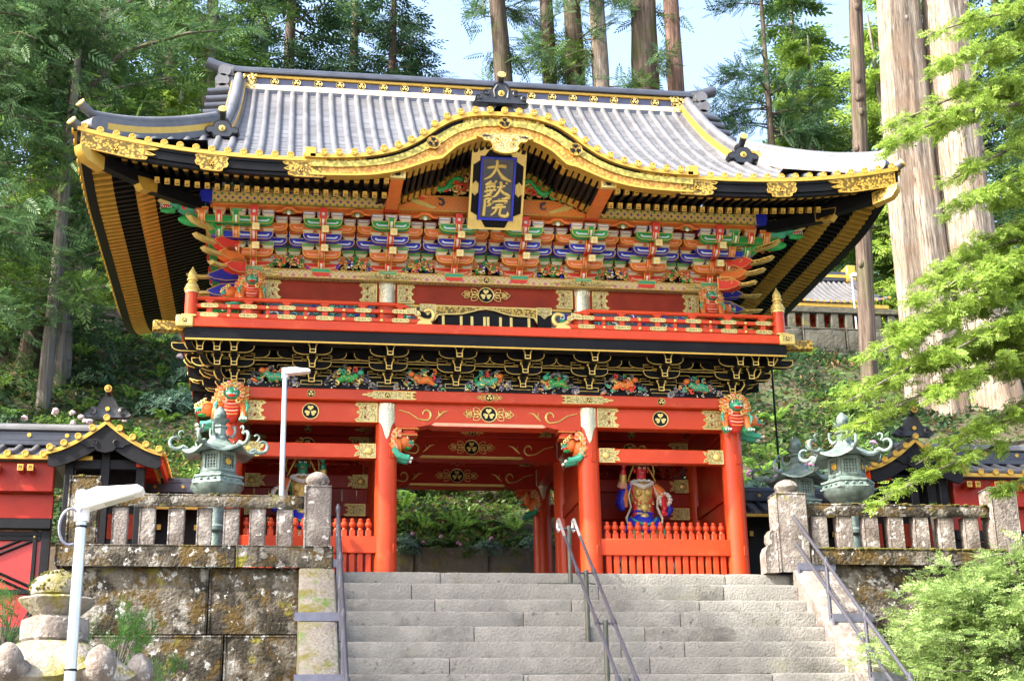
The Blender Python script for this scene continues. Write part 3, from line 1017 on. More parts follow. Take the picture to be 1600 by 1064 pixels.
def build_stone_lantern():
    t = thing('stone_lantern', 'old mossy stone lantern in the bottom left corner', 'lantern', (-5.56, -7.0, -5.2))
    z0 = 5.2
    b = MB()
    b.lathe([(.62, 0), (.60, .2), (.4, .3), (.3, .4), (.27, 1.6), (.32, 1.7), (.5, 1.85), (.56, 2.05), (.5, 2.1), (.36, 2.15), (.36, 2.75), (.3, 2.8)], 24)
    b.build('pillar', 'pale_stone', t)
    b = MB()
    def roof(u, v):
        a = u * 2 * PI
        hexr = math.cos(R(30)) / math.cos((a % R(60)) - R(30))
        tip = max(0, 1 - abs(((a + R(30)) % R(60)) - R(30)) / R(30)) ** 2
        r = lerp(.30, .86, v) * lerp(1, hexr, .5 * v)
        z = z0 - 1.66 - .42 * v ** 1.5 + .10 * tip * v ** 2
        n = .012 * noise.noise((math.cos(a) * r * 9, math.sin(a) * r * 9, 3))
        return (math.cos(a) * r, math.sin(a) * r, z + n)
    b.grid(roof, 60, 10)
    b.grid(lambda u, v: Vector(roof(u, 1)).lerp(Vector((math.cos(u * 2 * PI) * .4, math.sin(u * 2 * PI) * .4, 2.75)), v), 60, 2)
    b.build('roof', 'mossy_stone', t)
    for k in range(6):
        a = R(60 * k + 10)
        d = Vector((math.cos(a), math.sin(a), 0)); U = Vector((0, 0, 1))
        b = MB()
        E0 = d * .88 + U * (z0 - 1.95)
        b.ell(E0, (.15, .15, .20), 0, 16, 10)
        b.ell(E0 - d * .14 - U * .06, (.17, .17, .13), 0, 14, 8)
        b.v = [tuple(Vector(p) + Vector((1, 1, 1)) * .02 * noise.noise(Vector(p) * 6)) for p in b.v]
        b.build('curled_ear', 'pale_stone', t)
    b = MB()
    b.lathe([(.30, -1.68), (.335, -1.64), (.34, -1.5), (.33, -1.44), (.24, -1.40)], 30, sq=lambda a, z: 1 + .03 * abs(math.sin(a * 6)), c=(0, 0, z0))
    b.build('neck', 'pale_stone', t)
    b = MB()
    b.lathe([(.20, -1.42), (.22, -1.38), (.33, -1.28), (.36, -1.23), (.34, -1.21), (.25, -1.20)], 32, sq=lambda a, z: 1 + .12 * abs(math.sin(a * 4)), c=(0, 0, z0))
    b.build('lotus_dish', 'mossy_stone', t)
    b = MB()
    b.lathe([(.22, -1.22), (.27, -1.17), (.275, -1.08), (.23, -1.0), (.14, -.95), (.06, -.91), (.01, -.90)], 26, c=(0, 0, z0))
    for k in range(110):
        a = rnd.uniform(0, 6.28); h = rnd.random()
        r = .27 * math.sqrt(max(0, 1 - (h * 1.0) ** 2)) + .01
        b.ell((math.cos(a) * r, math.sin(a) * r, z0 - 1.14 + .23 * h), rnd.uniform(.008, .020), 1, 6, 4)
    b.build('jewel', ['mossy_stone', 'moss'], t)
build_stone_lantern()
# ================================================================== the gate
G = thing('temple_gate', 'tall two storey vermilion temple gate with curved black roof and gilt brackets', 'gate', (0, 0, 0))

# ---- small shared ornaments -------------------------------------------------
def heart(cx, cz, r, ang):
    pts = []
    for i in range(16):
        t = 2 * PI * i / 16
        x = 16 * math.sin(t) ** 3 / 17
        z = (13 * math.cos(t) - 5 * math.cos(2 * t) - 2 * math.cos(3 * t) - math.cos(4 * t)) / 17
        x, z = x * r, z * r
        pts.append((cx + x * math.cos(ang) - z * math.sin(ang), cz + x * math.sin(ang) + z * math.cos(ang)))
    return pts

def disc_poly(cx, cz, r, n=24):
    return [(cx + r * math.cos(2 * PI * i / n), cz + r * math.sin(2 * PI * i / n)) for i in range(n)]

def crest(b, cx, y, cz, r, gold=0, black=1, n=24):
    """Three hollyhock leaves in a ring, facing -y."""
    b.prism(disc_poly(cx, cz, r, n), 'y', y, y + .02, gold, [(r * .10, black, -.004)])
    for k in range(3):
        a = PI / 2 + 2 * PI * k / 3 + PI / 3 * 0
        d = r * .40
        b.prism(heart(cx + math.cos(a) * d, cz + math.sin(a) * d, r * .37, a + PI / 2 + PI), 'y', y - .008, y + .004, gold)

def leaf_loop(b, cx, y, cz, ang, L, W, r, mi=0):
    pts = []
    for i in range(13):
        t = i / 12 * 2 * PI
        u = (1 - math.cos(t)) / 2 * L
        w = math.sin(t) * W * (0.4 + .6 * math.sin(math.acos(max(-1, min(1, 1 - 2 * u / L)))) )
        pts.append((cx + u * math.cos(ang) - w * math.sin(ang), y, cz + u * math.sin(ang) + w * math.cos(ang)))
    b.tube(pts, r, 5, mi, cap=False)
    b.ell((cx + L * .45 * math.cos(ang), y, cz + L * .45 * math.sin(ang)), (L * .16, .008, W * .3), mi, 8, 4)

def crest_with_leaves(cx, y, cz, r, parent=None):
    b = MB()
    crest(b, cx, y, cz, r)
    for s in (-1, 1):
        a0 = 0 if s > 0 else PI
        for da in (-.75, 0, .75):
            leaf_loop(b, cx + s * r * 1.0, y + .005, cz, a0 + s * da, r * (1.1 if da else 1.35), r * .38, r * .055)
        for da in (-.55, 0, .55):
            leaf_loop(b, cx + s * r * 2.05, y + .005, cz, a0 + s * da, r * (.75 if da else 1.0), r * .26, r * .05)
    return b.build('crest_ornament', ['bright_gold', 'black_lacquer'], parent or G)

def fitting(x0, x1, z0, z1, y, parent, tilt=0, name='gilt_fitting', mats=('bright_gold', 'pale_gold', 'bengara')):
    """Beam end plate: straight at x0, scalloped at x1, two heart piercings."""
    s = 1 if x1 > x0 else -1
    L = abs(x1 - x0); h = z1 - z0
    prof = [(0, 0), (.86, 0), (.80, .06), (.90, .12), (.78, .20), (.70, .24), (.74, .30), (.66, .38), (.78, .44), (.82, .5), (.78, .56), (.66, .62), (.74, .70), (.70, .76), (.78, .80), (.90, .88), (.80, .94), (.86, 1), (0, 1)]
    poly = [(x0 + s * u * L, z0 + w * h) for u, w in prof]
    b = MB()
    b.prism(poly, 'y', y, y + .02, 0, [(.014, 1, -.003)])
    for w in (.27, .73):
        b.prism(heart(x0 + s * L * .48, z0 + h * w, h * .085, PI / 2 * s), 'y', y - .004, y + .01, 2)
    return b.build(name, list(mats), parent)

def cartouche(cx, cz, w, h, y, parent):
    prof = [(-.5, 0), (-.46, .16), (-.40, .10), (-.36, .3), (-.30, .22), (-.27, .5), (.27, .5), (.30, .22), (.36, .3), (.40, .10), (.46, .16), (.5, 0), (.46, -.16), (.40, -.10), (.36, -.3), (.30, -.22), (.27, -.5), (-.27, -.5), (-.30, -.22), (-.36, -.3), (-.40, -.10), (-.46, -.16)]
    b = MB()
    b.prism([(cx + u * w, cz + v * h) for u, v in prof], 'y', y, y + .02, 0, [(.010, 1, -.002)])
    crest(b, cx, y - .006, cz, h * .34, 0, 2, 16)
    return b.build('gilt_cartouche', ['bright_gold', 'pale_gold', 'black_lacquer'], parent)

# ---- lower storey ----------------------------------------------------------------
CX = (-4.08, -1.65, 1.65, 4.08)
CY = (0.0, 2.2, 4.4)
cm = MB(); cm.lathe([(.178, 0), (.178, 1.2), (.172, 2.4), (.165, 2.98)], 28)
column_me = cm.mesh('column', 'vermilion')
sl = MB()
def sleeve(u, v):
    a = u * 2 * PI
    d = ((a + PI / 2 + PI) % (2 * PI)) - PI
    zl = 2.64 - .26 * math.exp(-(d / .42) ** 2) - .04 * math.cos(d * 6) * math.exp(-(d / .5) ** 2)
    z = lerp(2.94, zl, v)
    return (math.cos(a) * .181, math.sin(a) * .181, z)
sl.grid(sleeve, 40, 8)
for k in range(20):
    a = 2 * PI * k / 20
    sl.tube([(math.cos(a) * .182, math.sin(a) * .182, 2.94), (math.cos(a) * .184, math.sin(a) * .184, 2.83)], [.012, .006], 5)
sleeve_me = sl.mesh('column_sleeve', 'silver_gilt')
keym = MB(); keym.box(-.045, .045, -.186, -.15, 0, .16, 0, .006)
key_me = keym.mesh('wedge', 'vermilion')
def columns():
    for y in CY:
        for x in CX:
            c = place('column', column_me, G, (x, y, 0))
            if abs(x) < 2: place('column_sleeve', sleeve_me, c)
            for z, r in ((.52, .9), (2.04, .5)):
                for s in ((1,) if x > 2 else (-1, 1) if abs(x) < 2 else (-1,)):
                    if abs(x) > 2 : s = -s * 1
                place('wedge', key_me, c, (0, 0, z), (0, 0, r * (1 if x < 0 else .6)))
            b = MB(); b.lathe([(.30, -.02), (.29, .05), (.22, .10)], 24)
            o = b.build('base_stone', 'pale_stone', c)
columns()

def beam_row(y, front):
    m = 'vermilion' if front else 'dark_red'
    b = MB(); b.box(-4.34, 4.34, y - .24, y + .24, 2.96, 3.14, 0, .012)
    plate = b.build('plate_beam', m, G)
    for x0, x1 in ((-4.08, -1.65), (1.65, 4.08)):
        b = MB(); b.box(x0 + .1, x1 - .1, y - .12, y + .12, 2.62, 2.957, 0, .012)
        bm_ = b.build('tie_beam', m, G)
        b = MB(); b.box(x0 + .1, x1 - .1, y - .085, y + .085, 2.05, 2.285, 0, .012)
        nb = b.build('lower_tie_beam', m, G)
        if front or y < 3:
            fitting(x0 + .15, x0 + .56, 2.63, 2.95, y - .135, bm_)
            fitting(x1 - .15, x1 - .56, 2.63, 2.95, y - .135, bm_)
            for xa, s in ((x0 + .17, 1), (x1 - .17, -1)):
                bb = MB()
                prof = [(0, .012), (.30, .012), (.27, .07), (.36, .10), (.30, .16), (.26, .165), (.22, .118), (.26, .07), (.30, .075)]
                pr2 = [(0, 0), (.25, 0), (.23, .05), (.33, .02), (.30, .09), (.25, .118), (.30, .146), (.33, .21), (.23, .186), (.25, .235), (0, .235)]
                bb.prism([(xa + s * u * 1.05, 2.05 + v) for u, v in pr2], 'y', y - .098, y - .08, 0, [(.010, 1, -.002)])
                bb.ell((xa + s * .11, y - .10, 2.167), (.065, .03, .065), 0, 14, 7)
                bb.build('gilt_fitting', ['bright_gold', 'pale_gold'], nb)
            if front or y < 3:
                b = MB(); xc = (x0 + x1) / 2; crest(b, xc, y - .135, 2.79, .135); b.build('crest', ['bright_gold', 'black_lacquer'], bm_)
                b = MB(); crest(b, xc, y - .255, 3.05, .065, n=18); b.build('crest', ['bright_gold', 'black_lacquer'], plate)
    # centre rainbow beam
    b = MB()
    n = 16
    low = [(-1.52, 2.56), (-1.2, 2.56), (-.98, 2.60), (-.90, 2.645), (.90, 2.645), (.98, 2.60), (1.2, 2.56), (1.52, 2.56)]
    b.prism(low + [(1.52, 2.957), (-1.52, 2.957)], 'y', y - .13, y + .13, 0)
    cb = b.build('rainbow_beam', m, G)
    b = MB()
    b.prism([(-.96, 2.60), (-.88, 2.575), (.88, 2.575), (.96, 2.60), (.88, 2.65), (-.88, 2.65)], 'y', y - .155, y + .13, 0, [(.012, 1, -.002)])
    b.build('beam_lip', [m, 'bright_gold' if y > 0 else 'pink'], cb)
    for s in (-1, 1):
        b = MB()
        pts = [(s * 1.46, y - .14, 2.84), (s * 1.3, y - .14, 2.80), (s * 1.15, y - .14, 2.70), (s * 1.05, y - .14, 2.68)]
        for q in range(12):
            a = -1.4 + 4.6 * q / 11
            r = .10 * (1 - .45 * q / 11)
            pts.append((s * (1.02 - r * math.cos(a) * .9 + .0), y - .14, 2.775 + r * math.sin(a)))
        b.tube(pts, [.020 - .011 * abs(2 * q / (len(pts) - 1) - 1) for q in range(len(pts))], 6)
        b.tube([(s * .86, y - .14, 2.70), (s * .80, y - .14, 2.76), (s * .74, y - .14, 2.82), (s * .66, y - .14, 2.84)], [.004, .020, .016, .003], 6)
        b.tube([(s * .80, y - .14, 2.76), (s * .82, y - .14, 2.84)], [.014, .003], 6)
        b.build('painted_scroll', 'bright_gold', cb)
        fitting(s * 1.50, s * 1.14, 2.98, 3.12, y - .256, plate)
    crest_with_leaves(0, y - .145, 2.80, .135, cb)
    crest_with_leaves(0, y - .256, 3.05, .07, plate)
    for x in CX[1:3]:
        cartouche(x, 3.05, .82, .13, y - .256, plate)
    for s in (-1, 1):
        fitting(s * 4.33, s * 3.75, 2.98, 3.12, y - .256, plate)
for y in CY: beam_row(y, y == 0)

def side_beams():
    for x in CX:
        b = MB()
        b.box(x - .24, x + .24, .245, 4.155, 2.962, 3.137, 0, .01)
        b.box(x - .11, x + .11, .1, 4.3, 2.62, 2.95, 0, .01)
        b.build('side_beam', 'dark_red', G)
    b = MB(); b.box(-4.3, 4.3, -.2, 4.6, 3.15, 3.24); b.build('ceiling_boards', 'black_lacquer', G, smooth=False)
    for x0, x1 in ((-4.0, -1.75), (1.75, 4.0)):
        n = 9
        for k in range(n):
            a = lerp(x0, x1, k / n); c = lerp(x0, x1, (k + 1) / n)
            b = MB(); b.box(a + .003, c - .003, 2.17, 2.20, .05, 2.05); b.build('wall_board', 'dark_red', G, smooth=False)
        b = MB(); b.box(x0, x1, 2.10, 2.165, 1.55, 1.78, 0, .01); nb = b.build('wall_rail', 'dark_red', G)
        for xa, s in ((x0 + .1, 1), (x1 - .1, -1)):
            fitting(xa, xa + s * .42, 1.56, 1.77, 2.09, nb)
        # carved openwork frieze above the rail
        b = MB()
        for k in range(46):
            cx = lerp(x0, x1, rnd.random()); cz = rnd.uniform(2.3, 2.6)
            curl(b, (cx, 2.15, cz), rnd.uniform(.05, .09), rnd.choice((-1, 1)), .016, 0)
        stuff(b.build('carved_frieze', 'bengara', G))
    for s in (-1, 1):
        for xx, y0, y1 in ((s * 1.65, .16, 2.04), (s * 4.08, .16, 2.04)):
            n = 7
            for k in range(n):
                a = lerp(y0, y1, k / n); c = lerp(y0, y1, (k + 1) / n)
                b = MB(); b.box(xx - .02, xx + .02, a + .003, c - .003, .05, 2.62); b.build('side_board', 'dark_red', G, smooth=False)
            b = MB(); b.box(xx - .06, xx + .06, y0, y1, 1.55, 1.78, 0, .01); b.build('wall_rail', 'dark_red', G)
            b = MB(); b.box(xx - .06, xx + .06, y0, y1, .02, .28, 0, .01); b.build('wall_rail', 'dark_red', G)

def curl(b, c, r, s, w, mi=0, y=0.0, turns=4.9, n=14, tail=1.0):
    pts = []; rs = []
    for q in range(n):
        t = q / (n - 1)
        a = 1.2 + turns * t
        rr = r * (1 - .72 * t)
        pts.append((c[0] + s * rr * math.cos(a), c[1] - .02 * t, c[2] + rr * math.sin(a)))
        rs.append(w * (1.0 - .35 * t))
    b.tube(pts, rs, 5, mi)
side_beams()

# ---- picket screens in front of the guardian bays
pk = MB()
pk.box(-.045, .045, -.045, .045, 0, .90, 0, .01)
pk.lathe([(.045, .90), (.03, .925), (.03, .94), (.05, .96), (.055, .99), (.05, 1.02), (.03, 1.035), (.034, 1.05), (.032, 1.075), (.012, 1.09)], 14)
pk_me = pk.mesh('fence_picket', 'vermilion')
for x0, x1 in ((-4.08, -1.65), (1.65, 4.08)):
    b = MB(); b.box(x0 + .12, x1 - .12, -.10, .06, .53, .80, 0, .012); rail = b.build('fence_rail', 'vermilion', G)
    b = MB(); b.box(x0 + .12, x1 - .12, -.09, .05, .0, .10, 0, .012); b.build('fence_sill', 'vermilion', G)
    for k in range(16):
        place('fence_picket', pk_me, G, (x0 + .27 + k * .1262, -.02, 0))

# ---- bracket pieces ----------------------------------------------------------------
def boat(L, h, rc):
    pts = [(-L / 2, h), (-L / 2, h * .70)]
    n = 5
    for i in range(1, n + 1):
        a = i / n * PI / 2
        pts.append((-L / 2 + rc * (1 - math.cos(a)), h * .70 - h * .70 * math.sin(a)))
    return pts + [(-x, z) for x, z in pts[::-1]]

def arm_mesh(name, L, h, d, mats, rim=.017, rc=.12):
    b = MB()
    b.prism(boat(L, h, rc), 'y', 0, d, 1, [(rim, 0, -.003), (.012, 0, -.001)], side=0)
    if mats[2] != mats[0]:
        x = L * .5 - .10; z = h * .40; w = h * .10
        b.prism([(-x, z - w), (x, z - w), (x + .035, z + w * .6), (x + .035, z + w * 2.4), (x + .012, z + w * 2.4), (x - .01, z + w), (-x + .01, z + w), (-x - .012, z + w * 2.4), (-x - .035, z + w * 2.4), (-x - .035, z + w * .6)], 'y', -.006, .01, 2)
    return b.mesh(name, mats)
def block_mesh(name, w, h, d, mats):
    b = MB()
    b.prism([(-w / 2, h), (w / 2, h), (w / 2, h * .45), (-w / 2, h * .45)], 'y', 0, d, 1, [(.008, 0, -.002), (.016, 2, -.001)], side=0)
    b.prism([(-w / 2 + .003, h * .447), (w / 2 - .003, h * .447), (w / 2 - .035, 0), (-w / 2 + .035, 0)], 'y', .004, d - .004, 3)
    return b.mesh(name, mats)
def tongue_mesh(name, L, h, w, mats):
    """Projecting arm seen end-on: curved strip with gold edges and a pale stripe; front at y=0, runs back to y=L."""
    b = MB()
    prof = [(0, h), (0, h * .6)]
    for i in range(1, 7):
        a = i / 6 * PI / 2
        prof.append((.16 * (1 - math.cos(a)), h * .6 * (1 - math.sin(a))))
    prof.append((L, 0))
    br = [(-w / 2, 1), (-w / 2 + .012, 0), (-.018, 2), (.018, 0), (w / 2 - .012, 1), (w / 2, 1)]
    v = []; f = []; ms = []
    for (yy, zz) in prof:
        for (xx, _) in br: v.append((xx, yy, zz))
    nb = len(br)
    for i in range(len(prof) - 1):
        for k in range(nb - 1):
            f.append((i * nb + k, (i + 1) * nb + k, (i + 1) * nb + k + 1, i * nb + k + 1))
            ms.append(br[k][1] if not (k == 2 and (i == 0 or i > 5)) else 0)
    b.add(v, f, ms)
    for s in (-1, 1):
        poly = [(yy, zz) for yy, zz in prof] + [(L, h)]
        b.add([(s * w / 2, yy, zz) for yy, zz in poly], [tuple(range(len(poly)))], 0)
    b.add([(-w / 2, 0, h), (w / 2, 0, h), (w / 2, L, h), (-w / 2, L, h)], [(0, 1, 2, 3)], 0)
    return b.mesh(name, mats)

UP = {}
mat('mint', (0.16, 0.50, 0.24), 0.5, 0, 0.1, 6.0)
for nm, c, l in (('red', 'scarlet', 'pink'), ('orange', 'orange', 'pink'), ('blue', 'ultramarine', 'pale_blue'), ('green', 'green', 'pale_blue')):
    UP[nm, 's'] = arm_mesh('bracket_arm', .62, .138, .12, [c, 'gilt_line', l, c])
    UP[nm, 'w'] = arm_mesh('bracket_arm', 1.07, .138, .12, [c, 'gilt_line', l, c])
    UP[nm, 't'] = tongue_mesh('projecting_arm', .32, .16, .105, [c, 'gilt_line', 'white_paint' if nm != 'orange' else 'pink'])
for nm, c, l, g in (('green', 'green', 'mint', 'cream'), ('blue', 'ultramarine', 'white_paint', 'cream'), ('red', 'scarlet', 'orange', 'cream'), ('orange', 'orange', 'pink', 'cream')):
    UP[nm, 'b'] = block_mesh('bearing_block', .195, .115, .17, [c, 'gilt_line', l, g])
UP['base'] = block_mesh('base_block', .31, .13, .25, ['green', 'gilt_line', 'jade', 'scarlet'])
nb_ = MB()
nb_.box(-.05, .05, .03, .7, -.06, .05, 1, .008)
nb_.prism([(-.058, -.06), (.058, -.06), (.058, .05), (-.058, .05)], 'y', 0, .16, 0, [(.012, 2, -.003)])
nb_.prism(disc_poly(0, -.005, .034, 12), 'y', -.008, .002, 0)
UP['nose'] = nb_.mesh('tail_rafter', ['bright_gold', 'scarlet', 'cream'])
hk = MB()
hk.prism([(0, .17), (0, .02), (.03, -.02), (.12, -.03), (.3, -.03), (.3, .10), (.10, .12), (.06, .17)], 'x', -.055, .055, 0)
hk.prism(disc_poly(0, .06, .028, 8), 'y', -.006, .004, 1)
UP['hook'] = hk.mesh('hook_arm', ['scarlet', 'white_paint'])

RZ = (5.215, 5.345, 5.545, 5.70)       # heights of the four rows
SY = (-.06, -.31, -.56, -.81)          # fronts of the four steps
UX = (-3.85, -2.75, -1.65, -.55, .55, 1.65, 2.75, 3.85)
def upper_set(x, corner=0):
    o = place('bracket_set', UP['base'], G, (x, SY[0] - .07, 5.125 - .03))
    def p(key, nm, dx, y, z, **k):
        return place(nm, UP[key], o, (dx, y - (SY[0] - .07), z - 5.095), **k)
    rows = (('red', 's', 0, 0), ('orange', 'w', 0, 1), ('orange', 's', 1, 1), ('blue', 'w', 1, 2), ('blue', 's', 2, 2), ('orange', 'w', 2, 3), ('green', 's', 3, 3))
    bc = {0: 'blue', 1: 'green', 2: 'red', 3: 'blue'}
    for c, sz, st, r in rows:
        p((c, sz), 'bracket_arm', 0, SY[st], RZ[r] - .01)
        xs = (-.225, .225) if sz == 's' else (-.437, .437)
        for dx in xs:
            p((bc[r], 'b'), 'bearing_block', dx, SY[st] - .025, RZ[r] + .117)
        if sz == 's' and r > 0:
            p((bc[r], 'b'), 'bearing_block', 0, SY[st] - .035, RZ[r] + .117 if r == 3 else RZ[r] + .117)
    for st, c in ((0, 'red'), (1, 'orange'), (2, 'red')):
        p((c, 't'), 'projecting_arm', 0, SY[st + 1] + .13, RZ[st] - .02)
    p((('green') if abs(abs(x) - 1.65) < .1 else 'red', 't'), 'projecting_arm', 0, SY[3] - .09, RZ[3] - .01)
    if abs(abs(x) - 1.65) > .1:
        p('hook', 'hook_arm', 0, SY[3] - .11, RZ[3] + .10)
    p('nose', 'tail_rafter', .035, -.93, RZ[2] + .06, rot=(R(16), 0, R(-3)))
    p('nose', 'tail_rafter', .035, -.72, RZ[1] + .02, rot=(R(16), 0, R(-3)))
    return o
for x in UX: upper_set(x)

# continuous tie pieces between the sets
def ties():
    b = MB(); b.box(-4.0, 4.0, .06, .3, 5.2, 6.35); b.build('bracket_wall', 'orange', G, smooth=False)
    for z0, z1, y, x, m in ((5.83, 5.97, .0, 4.0, 'orange'), (5.60, 5.67, .02, 4.0, 'jade'), (5.70, 5.80, -.25, 4.15, 'ultramarine'), (5.84, 5.93, -.25, 4.15, 'orange'), (5.90, 6.01, -.50, 4.35, 'bengara'), (5.955, 6.04, -.76, 4.55, 'orange')):
        b = MB(); b.box(-x, x, y, y + .09, z0, z1, 0, .006); b.build('tie_rail', m, G)
    b = MB(); b.box(-4.5, 4.5, -.66, .05, 6.045, 6.07); b.build('bracket_ceiling', 'scarlet', G, smooth=False)
    for s in (-1, 1):
        b = MB(); b.box(1.70, 4.60, -.83, -.68, 6.03, 6.30, 0, .004)
        if s < 0: b.v = [(-x, y, z) for x, y, z in b.v]
        pu = b.build('eave_purlin', 'purlin_pattern', G)
        b = MB(); b.box(1.70, 4.55, -.845, -.825, 6.02, 6.036); b.box(1.70, 4.55, -.845, -.825, 6.285, 6.303)
        if s < 0: b.v = [(-x, y, z) for x, y, z in b.v]
        b.build('gilt_edge', 'gold', pu)
        b = MB(); b.box(4.52, 4.72, -.86, -.66, 6.025, 6.31, 0, .006)
        if s < 0: b.v = [(-x, y, z) for x, y, z in b.v]
        b.build('purlin_end', 'ultramarine', pu)
        b = MB(); b.box(4.51, 4.67, -.84, 5.2, 6.03, 6.30)
        if s < 0: b.v = [(-x, y, z) for x, y, z in b.v]
        b.build('side_purlin', 'purlin_pattern', G, smooth=False)
ties()

# corner sets: longer arms, extra projecting arms and gilt-tipped beaks
def beak(parent, root, tip, c, w=.12, h=.2):
    root, tip = Vector(root), Vector(tip)
    d = tip - root
    L = math.hypot(d.x, d.y)
    ang = math.atan2(d.y, d.x)
    b = MB()
    b.T = Matrix.Translation(root) @ Matrix.Rotation(ang, 4, 'Z')
    zt = d.z
    body = [(0, -h * .55), (L * .25, -h * .60 + zt * .2), (L * .48, -h * .36 + zt * .5), (L * .60, -h * .1 + zt * .6), (L * .60, h * .05 + zt * .6), (L * .35, h * .40 + zt * .2), (0, h * .5)]
    b.prism(body, 'y', -w / 2, w / 2, 1, [(.012, 0, -.003)], side=0)
    b.prism(body, 'y', w / 2 + .004, w / 2 + .001, 1, [(.012, 0, 0)])
    tp = [(L * .46, -h * .26 + zt * .45), (L * .75, -h * .20 + zt * .74), (L * .93, -h * .02 + zt), (L, h * .18 + zt), (L * .93, h * .15 + zt * .97), (L * .72, -h * .0 + zt * .72), (L * .5, -h * .02 + zt * .5)]
    b.prism(tp, 'y', -w * .36, w * .36, 1, [(.010, 2, -.002)])
    b.tube([(L * .22, -w / 2 - .008, .0), (L * .36, -w / 2 - .008, .05 + zt * .3), (L * .42, -w / 2 - .008, .01 + zt * .4), (L * .36, -w / 2 - .008, -.03 + zt * .35)], .010, 5, 1)
    q = b.build('gilt_beak', [c, 'bright_gold', 'chased_gold'], parent)
    q.location = -parent.location
    return q

def corner_sets():
    for s in (-1, 1):
        o = place('corner_bracket_set', UP['base'], G, (s * 3.86, .02, 5.08))
        def p(key, nm, x, y, z, rot=None):
            return place(nm, UP[key], o, (x - s * 3.86, y - .02, z - 5.08), rot)
        # long arms running out past the corner
        for st, r, c, out in ((1, 1, 'orange', .42), (2, 2, 'blue', .68), (3, 3, 'green', 1.05)):
            x0, x1 = s * (3.86 - .05), s * (3.86 + out)
            b = MB()
            L = abs(x1 - x0)
            b.prism(boat(L, .125, .13), 'y', 0, .12, 1, [(.011, 0, -.003), (.019, 2, -.001), (.010, 3, 0)], side=0)
            nm = {'orange': 'pink', 'blue': 'pale_blue', 'green': 'pale_blue'}[c]
            cm_ = {'orange': 'orange', 'blue': 'ultramarine', 'green': 'green'}[c]
            q = b.build('long_arm', [cm_, 'gold', nm, cm_], o)
            q.location = ((x0 + x1) / 2 - s * 3.86, SY[st] - .02 - .004, RZ[r] - .01 - 5.08)
        for st in (1, 2, 3):
            for k in range(st):
                xx = s * (3.86 + .27 * (k + 1))
                c = ('green', 'red', 'orange')[(st + k) % 3]
                p((c, 't'), 'projecting_arm', xx, SY[st] - .10, RZ[st] - .01)
                p((('green', 'orange', 'red')[(st + k) % 3], 'b'), 'bearing_block', xx, SY[st] - .04, RZ[st] + .117)
        # arms of the flank, seen end on beyond the corner
        for j, y in enumerate((.55, 1.1, 1.65, 2.2)):
            for st in (1, 2, 3):
                q = p((('orange', 'blue', 'green')[st - 1], 's'), 'bracket_arm', s * (3.86 + .25 * st), y, RZ[st], (0, 0, s * PI / 2))
                p((('red', 'orange', 'red')[st - 1], 't'), 'projecting_arm', s * (3.86 + .27 * st), y, RZ[st] - .01, (0, 0, s * PI / 2))
        d = Vector((s * .75, -.66, 0)).normalized()
        base = Vector((s * 3.86, -.05, 0))
        for r0, t_, z, zt, c, h in ((.35, 1.35, 5.72, -.05, 'green', .30), (.30, 1.22, 5.52, -.10, 'scarlet', .28), (.25, 1.05, 5.36, -.12, 'orange', .26), (.2, .88, 5.18, -.12, 'scarlet', .22)):
            beak(o, base + d * r0 + Vector((0, 0, z)), base + d * t_ + Vector((0, 0, z + zt)), c, .15, h)
        # second rank of beaks on the flank
        d2 = Vector((s * 1, -.12, 0)).normalized()
        for y, z, c in ((.5, 5.30, 'ultramarine'), (.5, 5.02, 'ultramarine'), (1.1, 5.15, 'scarlet'), (1.1, 4.86, 'green')):
            beak(o, Vector((s * 4.1, y, z)), Vector((s * 4.95, y - .1, z - .10)), c, .13, .22)
corner_sets()

